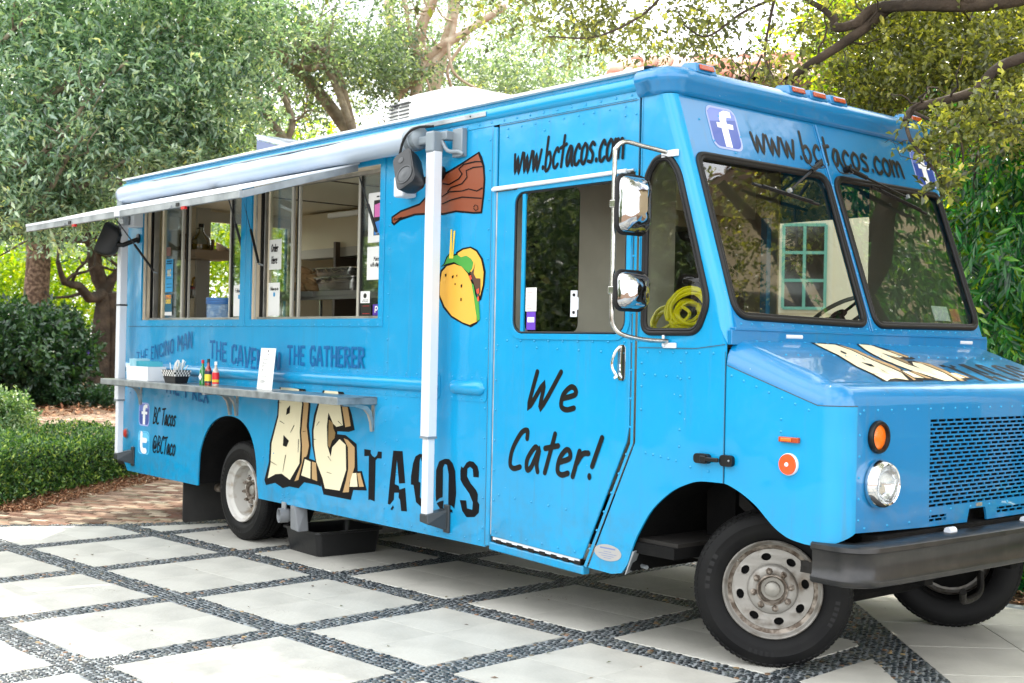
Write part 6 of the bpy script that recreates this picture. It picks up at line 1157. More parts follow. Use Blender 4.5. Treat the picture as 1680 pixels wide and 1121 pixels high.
MB().lathe([(.10, 1.66), (.104, 1.70), (.095, 1.745), (.06, 1.78), (0, 1.79)], (0, .01, 0), (0, 0, 1), 20).done('cap', mat('olive_cap', '#5a5640', .8, var=('#8a8262', 30, 2, .45, .55)), P); MB().lathe([(.098, 1.60), (.100, 1.665)], (0, .0, 0), (0, 0, 1), 20).done('hair', mat('dark_hair', '#1a120d', .7), P)
mb = MB(); mb.box(-.045, -.015, .088, .096, 1.615, 1.63); mb.box(.015, .045, .088, .096, 1.615, 1.63); mb.box(-.025, .025, .086, .094, 1.545, 1.553); mb.done('eyes_and_mouth', mat('dark_hair', '#1a120d', .7), P, smooth=0)
mb = MB()
for sx in (-1, 1):
    for k in range(4): mb.tube([(sx * (.165 + k * .013), .29, .955), (sx * (.16 + k * .013), .33, .95), (sx * (.158 + k * .013), .345 + (.008 if k in (1, 2) else 0), .93)], .0075, 6)
    mb.tube([(sx * .158, .27, .955), (sx * .135, .30, .945), (sx * .135, .32, .935)], .008, 6)
mb.done('fingers', SKN, P)
# ================================================================== ground
GANG = R(94.33458); GO = (1.755255, -1.551097); GL = 1.205143
ja = Vector((math.cos(GANG), math.sin(GANG))); ib = Vector((math.sin(GANG), -math.cos(GANG)))
def gpt(i, j): return Vector((GO[0], GO[1])) + ib * (i * GL) + ja * (j * GL)
TRAV = attr_mat('travertine', [(0., '#a3a198'), (.35, '#b9b7ae'), (.7, '#b0aea5'), (1., '#c2c0b7')], .62, bump=(26, .35), var=(2.6, .76))
def travertine_detail():
    n = TRAV.node_tree; b = n.nodes['Principled BSDF']; src = b.inputs['Base Color'].links[0].from_socket
    t = n.nodes.new('ShaderNodeTexCoord'); v = n.nodes.new('ShaderNodeTexNoise'); v.inputs['Scale'].default_value = 75; v.inputs['Detail'].default_value = 9; v.inputs['Roughness'].default_value = .7
    m2 = n.nodes.new('ShaderNodeTexNoise'); m2.inputs['Scale'].default_value = 2.3; m2.inputs['Detail'].default_value = 5
    g = n.nodes.new('ShaderNodeNewGeometry')
    n.links.new(g.outputs['Position'], v.inputs['Vector']); n.links.new(g.outputs['Position'], m2.inputs['Vector'])
    mu = n.nodes.new('ShaderNodeMath'); mu.operation = 'MULTIPLY'; n.links.new(v.outputs['Fac'], mu.inputs[0]); n.links.new(m2.outputs['Fac'], mu.inputs[1])
    r = n.nodes.new('ShaderNodeValToRGB'); r.color_ramp.elements[0].position = .385; r.color_ramp.elements[1].position = .43; r.color_ramp.elements[0].color = (0, 0, 0, 1)
    n.links.new(mu.outputs[0], r.inputs['Fac'])
    q = n.nodes.new('ShaderNodeMix'); q.data_type = 'RGBA'; q.inputs[7].default_value = lin('#7d776a'); n.links.new(r.outputs['Color'], q.inputs[0]); n.links.new(src, q.inputs[6]); n.links.new(q.outputs[2], b.inputs['Base Color'])
travertine_detail()
GROUT = mat('grey_grout', '#80868a', .8, bump=(60, .3), var=('#999e9f', 6, 6, .4, .7))
PEB = attr_mat('pebble', [(0., '#101418'), (.25, '#1c2328'), (.45, '#293236'), (.62, '#3a4244'), (.76, '#161c22'), (.9, '#4e5452'), (.955, '#57503f'), (.985, '#6f5038'), (1., '#94805a')], .3, spec=.6, bump=(50, .15))
PEBL = [-2.6, 4.6]
ground = MB().add([(-300, -300, -.035), (300, -300, -.035), (300, 300, -.035), (-300, 300, -.035)], [(0, 1, 2, 3)]).done('ground', mat('mulch_earth', '#5b4433', .9, bump=(9, .8), var=('#8a6a4c', 1.4, 8, .4, .65)), None, smooth=0, kind='structure')
# outline of the paved court (near edge of the apron to the far planting bed)
COURT = [(-.9, -4.6), (.30, -1.45), (.62, -.95), (1.00, -.20), (1.22, .70), (1.36, 1.9), (1.6, 3.6), (5.5, 3.35), (7.35, 2.98), (8.6, 3.2), (10.5, 3.6), (18, 3.8), (18, -12), (-3, -12)]
court = MB().plate(COURT, [], lambda x, y: (x, y, -.0055), lambda x, y: (x, y, -.034)).done('paved_court', GROUT, None, smooth=0, kind='structure')
def inside(p, poly):
    c = False
    for i in range(len(poly)):
        a, b = poly[i], poly[i - 1]
        if (a[1] > p[1]) != (b[1] > p[1]) and p[0] < (b[0] - a[0]) * (p[1] - a[1]) / (b[1] - a[1]) + a[0]: c = not c
    return c
def clip(poly, a, b):
    """keep the part of a convex polygon on the left of a->b"""
    out = []; n = Vector((-(b[1] - a[1]), b[0] - a[0])); d = [n.dot(Vector(p) - Vector(a)) for p in poly]
    for i in range(len(poly)):
        p, q, dp, dq = Vector(poly[i - 1]), Vector(poly[i]), d[i - 1], d[i]
        if (dp >= 0) != (dq >= 0): out.append(tuple(p.lerp(q, dp / (dp - dq))))
        if dq >= 0: out.append(tuple(q))
    return out
def setrnd(me, v):
    a = me.attributes.new('rnd', 'FLOAT', 'POINT'); a.data.foreach_set('value', [v] * len(me.vertices) if isinstance(v, float) else v)
def tile(poly, z, name='tile', m=None, parent=None, rnd=None):
    c = Vector((sum(p[0] for p in poly) / len(poly), sum(p[1] for p in poly) / len(poly)))
    mb = MB(); mb.plate([(p[0] - c.x, p[1] - c.y) for p in inset(poly, .0)], [], lambda x, y: (x, y, 0), lambda x, y: (x, y, -.02)); o = mb.done(name, m or TRAV, parent, smooth=0, bevel=.0012, seg=1)
    setrnd(o.data, float(rnd if rnd is not None else random.random())); o.location = (c.x, c.y, z); return o
# edges of the tile field: brick apron on the rear side, bed on the far side, the diagonal border strip on the right
LINES = [((.54, -1.32), (-.62, -4.4)), ((.86, -.80), (.54, -1.32)), ((1.24, -.12), (.86, -.80)), ((1.46, .72), (1.24, -.12)), ((1.62, 2.0), (1.46, .72)), ((7.2, 2.80), (1.7, 3.30))]
DG0, DG1 = Vector((7.20, 1.75)), Vector((8.24, .81)); dgd = (DG1 - DG0).normalized(); dgn = Vector((dgd.y, -dgd.x))   # towards the camera side
diag_near = (DG0 + dgn * .27, DG1 + dgn * .27)
shared = {}
def side_ok(p):
    return (Vector(p) - diag_near[0]).dot(dgn) > 0
for i in range(-2, 11):
    for j in range(-5, 5):
        a, b, c, d = gpt(i, j), gpt(i + 1, j), gpt(i + 1, j + 1), gpt(i, j + 1)
        cx, cy = (a + c) / 2
        if cy > 3.4 or cx > 13: continue
        m0 = .1005 / GL; fr_ = [m0, .5 - .0004, .5 + .0004, 1 - m0]
        for qi in (0, 1):
            for qj in (0, 1):
                u0, u1, v0, v1 = fr_[qi * 2], fr_[qi * 2 + 1], fr_[qj * 2], fr_[qj * 2 + 1]
                P = [tuple(a + (b - a) * u + (d - a) * v) for u, v in ((u0, v0), (u1, v0), (u1, v1), (u0, v1))]
                ar = sum(P[k][0] * P[(k + 1) % 4][1] - P[(k + 1) % 4][0] * P[k][1] for k in range(4))
                if ar < 0: P = P[::-1]
                # cut against the curved apron edge and the other limits
                cuts = []
                ym = sum(p[1] for p in P) / 4
                for (A, B) in LINES[:5]:
                    if B[1] - .05 <= ym <= A[1] + .05: cuts.append((B, A)); break
                full = len(P)
                Q = P
                for (A, B) in cuts: Q = clip(Q, B, A) if len(Q) > 2 else Q
                if len(Q) < 3: continue
                Q = clip(Q, LINES[5][0], LINES[5][1])[:] if len(Q) > 2 else Q
                if len(Q) < 3:
                    continue
                Q2 = clip(Q, tuple(diag_near[1]), tuple(diag_near[0]))
                if len(Q2) < 3: continue
                Q2 = [p for k, p in enumerate(Q2) if (Vector(p) - Vector(Q2[k - 1])).length > 1e-4]
                if len(Q2) < 3: continue
                pr = cam_o.matrix_world.inverted() @ Vector((sum(p[0] for p in Q2) / len(Q2), sum(p[1] for p in Q2) / len(Q2), 0))
                if pr.z > -.5 or abs(pr.x / pr.z) > .47: continue
                tile(Q2, random.uniform(-.0003, .0003), parent=court, rnd=.5 + .5 * math.sin(i * 12.7 + j * 7.3) * .8 + random.uniform(-.1, .1))
# plain slabs beyond the diagonal border
for k in range(-4, 6):
    for r in range(0, 5):
        s0 = DG0 + dgd * (k * .62) - dgn * (.0 + r * .62); P = [tuple(s0 + dgd * .004 - dgn * .004), tuple(s0 + dgd * .616 - dgn * .004), tuple(s0 + dgd * .616 - dgn * .616), tuple(s0 + dgd * .004 - dgn * .616)]
        ar = sum(P[q][0] * P[(q + 1) % 4][1] - P[(q + 1) % 4][0] * P[q][1] for q in range(4))
        if ar < 0: P = P[::-1]
        Q = clip(P, (14, 3.62), (7.2, 2.80))
        if len(Q) >= 3: tile(Q, random.uniform(-.0005, .0005), parent=court)
# pebbles: in the bands between the tiles
pebble_pts = []
def band(p, q, w_):
    p, q = Vector(p), Vector(q); L = (q - p).length; d = (q - p).normalized(); n = Vector((-d.y, d.x)); k = int(L * w_ * 620)
    for _ in range(k): pebble_pts.append(p + d * random.uniform(0, L) + n * random.uniform(-w_ / 2, w_ / 2))
def in_tile(p):
    r = Vector(p) - Vector(GO); u = r.dot(ib) / GL; v = r.dot(ja) / GL; fu, fv = u % 1, v % 1; m0 = .096 / GL
    return m0 < fu < 1 - m0 and m0 < fv < 1 - m0
rg = random.Random(3); cell = {}
def visible(p, lim=.45):
    q = Vector((p[0] - CAMP.x, p[1] - CAMP.y, -CAMP.z)); dz = q.dot(FWD)
    return dz > .5 and abs(q.dot(RGT) / dz) < lim and -q.dot(UPV) / dz < .32
x = -1.0
cand = []
step = .038
for a in np.arange(-1.2, 12.0, step):
    for b in np.arange(-6.0, 3.6, step * .86):
        row_ = int(round((b + 6) / (step * .86))); px, py = a + (step / 2 if row_ % 2 else 0) + rg.uniform(-.007, .007), b + rg.uniform(-.006, .006)
        # rotate lattice to world as is
        if not visible((px, py)): continue
        dgv = (Vector((px, py)) - DG0).dot(dgn)
        if dgv < -.005: continue
        if dgv > .285 and in_tile((px, py)):
            # keep pebbles where tiles were cut by the apron edge
            edge = False
            for (A, B) in LINES[:5]:
                if B[1] <= py <= A[1]:
                    xe = B[0] + (A[0] - B[0]) * (py - B[1]) / (A[1] - B[1]); edge = px < xe - .01; break
            if not edge and py < 2.78 + (7.2 - px) * .09 - .0: continue
        if not inside((px, py), COURT): continue
        cand.append((px, py))
print('pebbles', len(cand))
def pebble_geo(px, py, rs):
    n = 7; a0 = rs.uniform(0, PI); el = rs.uniform(.55, .9); r = step * rs.uniform(.43, .58); ang = rs.uniform(0, PI); ca, sa = math.cos(ang), math.sin(ang); tz = rs.uniform(-.0015, .0015)
    ring = []
    for k in range(n):
        t = 2 * PI * k / n + a0; rr = r * (1 + rs.uniform(-.1, .1)); x_, y_ = rr * math.cos(t), rr * el * math.sin(t); ring.append((x_ * ca - y_ * sa, x_ * sa + y_ * ca))
    z1 = .0005 + tz; v = [(q[0], q[1], -.013) for q in ring] + [(q[0] * .97, q[1] * .97, -.007 + tz) for q in ring] + [(q[0] * .74, q[1] * .74, z1 - .001) for q in ring] + [(0, 0, z1 + .0012)]
    f = [(k, (k + 1) % n, n + (k + 1) % n, n + k) for k in range(n)] + [(n + k, n + (k + 1) % n, 2 * n + (k + 1) % n, 2 * n + k) for k in range(n)] + [(2 * n + k, 2 * n + (k + 1) % n, 3 * n) for k in range(n)]
    return v, f
cand.sort(key=lambda p: (Vector((p[0], p[1], 0)) - CAMP).length)
rs = random.Random(11)
protos = []
for k in range(24):
    v, f = pebble_geo(0, 0, rs); me = D.meshes.new('pebble'); me.from_pydata(v, [], f); me.polygons.foreach_set('use_smooth', [True] * len(f)); setrnd(me, rs.random()); me.materials.append(PEB); protos.append(me)
near = [p for p in cand if visible(p, .40)][:300]; nearset = set(near)
for p in near:
    o = D.objects.new('pebble', rs.choice(protos)); o.location = (p[0], p[1], 0); o.rotation_euler = (0, 0, rs.uniform(0, 6.28)); link(o, court)
V, Fc, RN = [], [], []
for p in cand:
    if p in nearset: continue
    v, f = pebble_geo(*p, rs); k = len(V); V += [(a + p[0], b + p[1], c) for a, b, c in v]; Fc += [tuple(i + k for i in q) for q in f]; RN += [rs.random()] * len(v)
me = D.meshes.new('pebbles'); me.from_pydata(V, [], Fc); me.polygons.foreach_set('use_smooth', [True] * len(Fc)); setrnd(me, RN); me.materials.append(PEB); link(tag(D.objects.new('pebbles', me), kind='stuff'), court)
# brick apron and the brick path beyond the hedge
BRK = attr_mat('old_brick', [(0., '#6a483a'), (.25, '#876955'), (.45, '#a38a74'), (.62, '#5d4438'), (.8, '#8b8068'), (1., '#b5a590')], .8, bump=(40, .5), var=(12, .7), spec=.25)
APR = [(1.22, .70), (1.00, -.20), (.62, -.95), (.30, -1.45), (-.9, -4.6), (-2.2, -4.4), (-.85, -1.25), (-1.6, .10), (-2.35, 1.05), (-2.9, 1.9), (-3.2, 4.6), (1.75, 4.4), (1.6, 3.6), (1.36, 1.9)]
apron = MB().plate(APR[::-1], [], lambda x, y: (x, y, -.016), lambda x, y: (x, y, -.034)).done('brick_apron', mat('sand_joint', '#332b20', .95, bump=(80, .4)), None, smooth=0, kind='structure')
bp_ = []
for k in range(10):
    me = D.meshes.new('brick'); h = .004 * rs.random(); L, Wd = .094 + rs.uniform(-.003, .002), .0445 + rs.uniform(-.002, .002)
    v = [(sx * (L + e), sy * (Wd + e), z) for z, e in ((-.02, 0), (-.003, 0), (0, -.004)) for sx, sy in ((-1, -1), (1, -1), (1, 1), (-1, 1))]
    v = [(a, b, c + (rs.uniform(-.002, .002) if c == 0 else 0)) for a, b, c in v]
    me.from_pydata(v, [], [(0, 1, 5, 4), (1, 2, 6, 5), (2, 3, 7, 6), (3, 0, 4, 7), (4, 5, 9, 8), (5, 6, 10, 9), (6, 7, 11, 10), (7, 4, 8, 11), (8, 9, 10, 11)]); setrnd(me, (k + .5) / 10); me.materials.append(BRK); bp_.append(me)
def bricks(poly, org, ang, parent, nx, ny, cap, limy=None):
    u = Vector((math.cos(ang), math.sin(ang))); v = Vector((-u.y, u.x)); L = []
    for i in range(-nx, nx):
        for j in range(-ny, ny):
            bow = .0; p = Vector(org) + u * ((i + (.5 if j % 2 else 0)) * .203) + v * (j * .103); p = p + v * (.12 * math.sin(p.dot(u) * .8))
            if inside(p, poly) and visible(p, .43): L.append((p, ang + .12 * .8 * math.cos(p.dot(u) * .8)))
    L.sort(key=lambda q: (Vector((q[0].x, q[0].y, 0)) - CAMP).length)
    for p, a in L[:cap]:
        o = D.objects.new('brick', rs.choice(bp_)); o.location = (p.x, p.y, rs.uniform(-.004, .003)); o.rotation_euler = (rs.uniform(-.02, .02), rs.uniform(-.02, .02), a + rs.uniform(-.03, .03)); link(o, parent)
    if len(L) > cap:
        V, Fc, RN = [], [], []
        for p, a in L[cap:]:
            me = rs.choice(bp_); c, s = math.cos(a), math.sin(a); k = len(V); dz = rs.uniform(-.004, .003); V += [(q.co.x * c - q.co.y * s + p.x, q.co.x * s + q.co.y * c + p.y, q.co.z + dz) for q in me.vertices]; Fc += [tuple(i + k for i in q.vertices) for q in me.polygons]; RN += [rs.random()] * 12
        me = D.meshes.new('brick_field'); me.from_pydata(V, [], Fc); setrnd(me, RN); me.materials.append(BRK); link(tag(D.objects.new('brick_field', me), kind='stuff'), parent)
bricks(APR, (0, 0), R(28), apron, 40, 60, 300)
PTH = [(-10.6, 9.5), (-8.0, 4.0), (-6.0, .2), (-4.5, -4), (-9.5, -6), (-11.0, -1.0), (-14.0, 4.5), (-17.0, 9.5)]
path_o = MB().plate(PTH, [], lambda x, y: (x, y, -.02), lambda x, y: (x, y, -.034)).done('brick_path', mat('sand_joint', '#5c5140', .95), None, smooth=0, kind='structure')
bricks(PTH, (-11, 2), R(20), path_o, 50, 90, 300)
# ================================================================== vegetation
def leaf_mesh(name, base, direc, nrm, length, width, m, parent=None, kind=None, rnd=None, fold=.25, droop=0.):
    """one folded leaf per row: base point, direction, normal (N x 3 arrays)"""
    N = len(base); d = direc / np.linalg.norm(direc, axis=1, keepdims=True); s = np.cross(d, nrm); s /= (np.linalg.norm(s, axis=1, keepdims=True) + 1e-9); n = np.cross(s, d)
    L = np.asarray(length).reshape(-1, 1) * np.ones((N, 1)); Wd = np.asarray(width).reshape(-1, 1) * np.ones((N, 1))
    A = base; M_ = base + d * L * .5; B = M_ + s * Wd * .5 + n * Wd * fold; Cc = M_ - s * Wd * .5 + n * Wd * fold; T_ = base + d * L - n * L * droop; 
    V = np.stack([A, B, T_, Cc], 1).reshape(-1, 3).astype(np.float32)
    me = D.meshes.new(name); me.vertices.add(4 * N); me.vertices.foreach_set('co', V.ravel()); me.loops.add(6 * N); me.polygons.add(2 * N)
    k = np.arange(N) * 4; idx = np.stack([k, k + 1, k + 2, k, k + 2, k + 3], 1).ravel().astype(np.int32); me.loops.foreach_set('vertex_index', idx)
    me.polygons.foreach_set('loop_start', (np.arange(2 * N) * 3).astype(np.int32)); me.update(calc_edges=True); me.validate()
    r = RNG.random(N) if rnd is None else rnd; a = me.attributes.new('rnd', 'FLOAT', 'POINT'); a.data.foreach_set('value', np.repeat(r, 4).astype(np.float32))
    me.materials.append(m); o = D.objects.new(name, me); link(o, parent)
    if kind: o['kind'] = kind
    return o
def unit(n): v = RNG.normal(size=(n, 3)); return v / np.linalg.norm(v, axis=1, keepdims=True)
def cloud(blobs, ntw, gap=.0, fr=1.6):
    """twig start points spread through ellipsoid blobs [(centre, radii, weight)], thinned by slow noise so gaps open"""
    P = []; tot = sum(b[2] for b in blobs)
    for c, r, w_ in blobs:
        n = int(ntw * w_ / tot * 1.7); u = unit(n) * (RNG.random((n, 1)) ** .42); p = np.array(c) + u * np.array(r)
        f = np.sin(p[:, 0] * fr * 2.1 + 1.3) * np.sin(p[:, 1] * fr * 1.9 + .4) + np.sin(p[:, 2] * fr * 2.7 + p[:, 0] * fr) * .9 + np.sin(p[:, 1] * fr * 4.1 + p[:, 2] * fr * 3.3) * .5
        P.append(p[f > gap - .6 + RNG.normal(size=len(p)) * .35])
    return np.concatenate(P)
def foliage(name, blobs, ntw, per, L, Wd, m, parent, up=.3, tw=.35, gap=.0, fr=1.6, drp=0., face=None, spread=.9, hang=0.):
    S = cloud(blobs, ntw, gap, fr); n = len(S); td = unit(n); td[:, 2] += up; td[:, 2] -= hang; td /= np.linalg.norm(td, axis=1, keepdims=True)
    t = np.linspace(.1, 1, per); base = (S[:, None, :] + td[:, None, :] * (t[None, :, None] * tw)).reshape(-1, 3); base += RNG.normal(size=base.shape) * tw * .04
    dd = np.repeat(td, per, 0) * .7 + unit(len(base)) * spread; dd[:, 2] -= drp; nn = unit(len(base)) * .7; nn[:, 2] += .8
    ln = L * RNG.uniform(.65, 1.25, len(base)); r = np.clip(np.repeat(RNG.random(n), per) * .5 + RNG.random(len(base)) * .5, 0, 1)
    return leaf_mesh(name, base, dd, nn, ln, ln * Wd, m, parent, rnd=r, droop=.08)
def branchy(mb, a, b, r0, r1, wob, n=8, seed=0):
    rr = random.Random(seed); a, b = Vector(a), Vector(b); P = []; side = (b - a).orthogonal().normalized(); s2 = (b - a).normalized().cross(side); L = (b - a).length
    p1, p2, q1, q2 = rr.uniform(-1, 1), rr.uniform(-1, 1), rr.uniform(0, 6), rr.uniform(0, 6)
    for k in range(n + 1):
        t = k / n; e = math.sin(PI * t); P.append(a.lerp(b, t) + side * wob * L * e * (p1 + .4 * math.sin(t * 9 + q1)) + s2 * wob * L * e * (p2 + .4 * math.sin(t * 8 + q2)))
    mb.tube(P, [r0 + (r1 - r0) * (k / n) for k in range(n + 1)], 8 if r0 > .05 else 6); return P
def twigs(mb, P, k, L, r, seed, up=.3):
    rr = random.Random(seed)
    for _ in range(k):
        p = P[rr.randrange(len(P) // 3, len(P))]; d = Vector((rr.uniform(-1, 1), rr.uniform(-1, 1), rr.uniform(-.4, .8) + up)).normalized(); branchy(mb, p, p + d * L * rr.uniform(.6, 1.3), r, r * .35, .18, 6, rr.randrange(9999))
LF_OLV = attr_mat('leaf_grey_green', [(0, '#22382a'), (.3, '#4c6a58'), (.6, '#93ae9c'), (.85, '#c6d3ba'), (1, '#e4dc7c')], .2, spec=1., trans=.32, transcol=(1.9, 2.1, 1.0, 1))  # pale ramp end paints glints, dark end the shade between leaves
LF_OAK = attr_mat('leaf_oak', [(0, '#262b18'), (.35, '#464e2c'), (.7, '#757b42'), (.88, '#a4a452'), (1, '#d0c46a')], .3, spec=.9, trans=.42, transcol=(2.6, 2.5, .7, 1))
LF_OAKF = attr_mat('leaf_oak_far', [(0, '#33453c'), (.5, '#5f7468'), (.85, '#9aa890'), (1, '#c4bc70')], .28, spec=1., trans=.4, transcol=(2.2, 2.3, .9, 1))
LF_YEL = attr_mat('leaf_yellow_green', [(0, '#44661a'), (.4, '#6c8c20'), (.8, '#a0ae2c'), (1, '#d0c034')], .45, spec=.4, trans=.5, transcol=(2.4, 2.3, .6, 1))
LF_DRK = attr_mat('leaf_dark_shrub', [(0, '#12281c'), (.5, '#24442c'), (1, '#4a6c40')], .35, spec=.6, trans=.2)
LF_HDG = attr_mat('leaf_hedge', [(0, '#1f4020'), (.5, '#3a6230'), (.85, '#6a8c44'), (1, '#a2b45c')], .38, spec=.6, trans=.25)
LF_MST = attr_mat('leaf_mast_tree', [(0, '#082a18'), (.35, '#175028'), (.6, '#34803a'), (.82, '#74a838'), (1, '#d0d040')], .26, spec=.8, trans=.35, transcol=(2.2, 2.4, .5, 1))  # dark ramp start paints shaded gaps, yellow end sunlit leaves
BARK = mat('grey_bark', '#6f6355', .9, bump=(18, .9, 6, .03), var=('#a09482', 5, 8, .4, .65)); BARKD = mat('dark_bark', '#2f261e', .9, bump=(12, .9, 6, .04), var=('#4d4034', 4, 8, .4, .7)); BARKP = mat('pine_bark', '#4d3a2e', .95, bump=(9, 1., 5, .06), var=('#8a7260', 11, 7, .42, .66))
def B_(px, py, dep, rx, ry, rz, w_=1): c = at(px, py, dep); return ((c.x, c.y, c.z), (rx, ry, rz), w_)
def tree(name, label, group, trunk_fn, blobs, ntw, per, L, Wd, m, bark, **kw):
    base, mb = trunk_fn(); e = empty(name, (0, 0, 0), 0, label, 'tree', group)
    mb.done('trunk', bark, e, smooth=60); foliage('crown', blobs, ntw, per, L, Wd, m, e, **kw); return e
G1 = 'trees of the garden behind the truck'
# -- near left grey-green tree
mb = MB(); b0 = at(-260, 700, 17); b0.z = 0; f1 = at(-200, 470, 16.5)
P = branchy(mb, b0, f1, .30, .20, .05, 8, 1)
for (q, r_, s) in (((60, 230, 16), .09, 2), ((140, 120, 16.5), .08, 3), ((60, 20, 16), .09, 4), ((230, 250, 16.5), .07, 5), ((30, 330, 16), .06, 6), ((300, 60, 17), .07, 7), ((150, 210, 15.6), .07, 41), ((210, 100, 15.8), .06, 42)):
    Q = branchy(mb, f1, at(*q), r_, .02, .12, 12, s); twigs(mb, Q, 9, 1.1, .014, s + 20)
t = empty('broadleaf_tree', (b0.x, b0.y, 0), 0, 'big grey-green glossy tree filling the upper left, its limbs reaching in from the left', 'tree', G1); tr = mb.done('trunk', BARK, t, smooth=60)
fo = foliage('crown', [B_(60, 60, 17, 2.2, 2.2, 1.5, 2), B_(-80, 160, 17, 1.8, 2, 1.8, 1.6), B_(200, 30, 17.5, 2.0, 2.0, 1.3, 1.8), B_(160, 190, 16.5, 1.5, 1.6, 1.1, 1.8), B_(20, 290, 16, 1.1, 1.2, .8, 1.1), B_(300, 130, 17.5, 1.3, 1.4, 1.1, 1.5), B_(290, 235, 17.5, 1.2, 1.2, .7, 1.1), B_(100, -80, 17, 2.8, 2.5, 1.3, 2), B_(350, 30, 18, 1.2, 1.3, 1.0, .9), B_(110, 330, 17, .9, .9, .5, .5)], 8600, 9, .115, .34, LF_OLV, t, up=.2, tw=.38, gap=.25, fr=2.1)
for o in (tr, fo): o.location = (-b0.x, -b0.y, 0)
def place(name, label, group, base, mbt, bark, fol, cat='tree'):
    e = empty(name, (base[0], base[1], 0), 0, label, cat, group); o = mbt.done('trunk' if cat == 'tree' else 'stems', bark, e, smooth=60); o.location = (-base[0], -base[1], 0)
    for a in fol:
        nm = a.pop('nm', 'crown'); f = foliage(nm, a.pop('blobs'), a.pop('n'), a.pop('per'), a.pop('L'), a.pop('W'), a.pop('m'), e, **a); f.location = (-base[0], -base[1], 0)
    return e
# -- double dark trunk
b0 = at(158, 655, 34); b0.z = 0; mb = MB(); P = branchy(mb, b0, at(172, 480, 34), .34, .24, .03, 8, 5); c = branchy(mb, at(182, 655, 34.2), at(182, 480, 34), .26, .20, .05, 8, 6)
for q, s in (((150, 395, 33), 1), ((95, 430, 32), 2), ((240, 420, 34), 3), ((200, 330, 34), 4), ((140, 300, 34), 7)): Q = branchy(mb, P[-1], at(*q), .17, .06, .15, 8, s); twigs(mb, Q, 4, 2.0, .05, s)
branchy(mb, at(150, 395, 33), at(-30, 385, 28), .10, .03, .05, 12, 9); branchy(mb, at(150, 320, 28), at(-20, 300, 26), .06, .03, .03, 12, 10); branchy(mb, at(200, 300, 28), at(0, 420, 27), .05, .02, .06, 12, 11)
place('forked_tree', 'dark trunk forking low beside the rear corner of the truck', G1, b0, mb, BARKD, [dict(blobs=[B_(150, 330, 34, 4, 4, 1.8, 1), B_(230, 200, 36, 5, 5, 3, 1)], n=2600, per=8, L=.16, W=.4, m=LF_OLV, tw=.6, gap=-.1, fr=.8)])
# -- pine trunk
b0 = at(62, 640, 33.5); b0.z = 0; mb = MB(); mb.tube(crom([tuple(b0), tuple(at(58, 520, 33.5)), tuple(at(63, 430, 33.5)), tuple(at(62, 380, 33.5)), tuple(at(75, 200, 33.5)), tuple(at(90, -60, 33.5))], 4), [.36 - .006 * k for k in range(21)], 14)
place('pine_tree', 'straight reddish flaky pine trunk left of the forked tree', G1, b0, mb, BARKP, [dict(blobs=[B_(90, -90, 33, 3, 3, 2, 1)], n=700, per=8, L=.25, W=.2, m=LF_DRK, tw=.8, gap=-.2)])
# -- grey oak behind the truck roof
def limb(mb, pts, r0, r1, tw_=0, tl=1., tr_=.02, seed=0):
    P = [Vector(p) for p in crom([tuple(at(*p)) for p in pts], 6)]; n = len(P); mb.tube(P, [r0 + (r1 - r0) * k / (n - 1) for k in range(n)], 8)
    if tw_: twigs(mb, P, tw_, tl, tr_, seed)
    return P
b0 = at(600, 640, 21); b0.z = 0; mb = MB(); limb(mb, [(600, 600, 21), (595, 400, 21), (580, 240, 21), (560, 200, 21), (500, 125, 21), (440, 70, 21), (390, -20, 21)], .15, .07, 8, 1.6, .03, 1)
limb(mb, [(590, 260, 21), (560, 140, 20.6), (535, 85, 20.6), (480, 70, 20.6), (455, 10, 20.6)], .08, .04, 6, 1.2, .02, 2); limb(mb, [(585, 235, 20.5), (540, 118, 20.5), (500, 112, 20.3), (455, 90, 20.3), (400, 60, 20)], .07, .03, 6, 1.0, .02, 3)
limb(mb, [(480, 240, 19), (455, 215, 19), (430, 180, 19), (405, 130, 19.5), (350, 90, 20)], .08, .04, 6, 1., .02, 4); limb(mb, [(470, 230, 19), (480, 200, 19), (460, 150, 19), (430, 110, 19)], .06, .03, 5, .9, .015, 5)
place('oak_tree', 'grey-barked oak with many crooked limbs behind the middle of the truck roof', G1, b0, mb, BARK, [dict(blobs=[B_(480, 60, 21, 2.2, 2, 1.3, 1.6), B_(420, 150, 21.5, 1.6, 1.6, 1.0, 1.2), B_(560, 130, 21.5, 1.6, 1.5, .9, 1.4), B_(600, 30, 22, 1.5, 1.6, 1.1, 1), B_(400, -30, 21, 3, 2.4, 1.2, 1.6), B_(640, 100, 22, .9, 1, .8, .6)], n=3300, per=8, L=.085, W=.5, m=LF_OAKF, tw=.4, gap=.3, fr=1.3)])
b0 = at(705, 640, 24); b0.z = 0; mb = MB(); limb(mb, [(705, 600, 24), (700, 300, 24), (705, 190, 24), (720, 110, 24), (740, 40, 24), (750, -40, 24)], .15, .11, 0, 1.4, .03, 11)
limb(mb, [(680, 180, 22), (690, 110, 22), (720, 80, 22), (760, 55, 22), (830, 10, 22)], .11, .06, 5, 1.2, .02, 12); limb(mb, [(690, 110, 22), (690, 50, 22), (710, 0, 22), (715, -50, 22)], .12, .07, 4, 1.2, .02, 13); limb(mb, [(685, 100, 22), (670, 40, 22), (662, -20, 22)], .06, .03, 4, .8, .02, 14); limb(mb, [(655, 160, 25), (645, 60, 25), (632, -40, 25)], .12, .09, 3, .8, .02, 15); limb(mb, [(650, 160, 22), (680, 130, 22), (735, 75, 22), (745, 30, 22)], .08, .05, 3, .8, .02, 16)
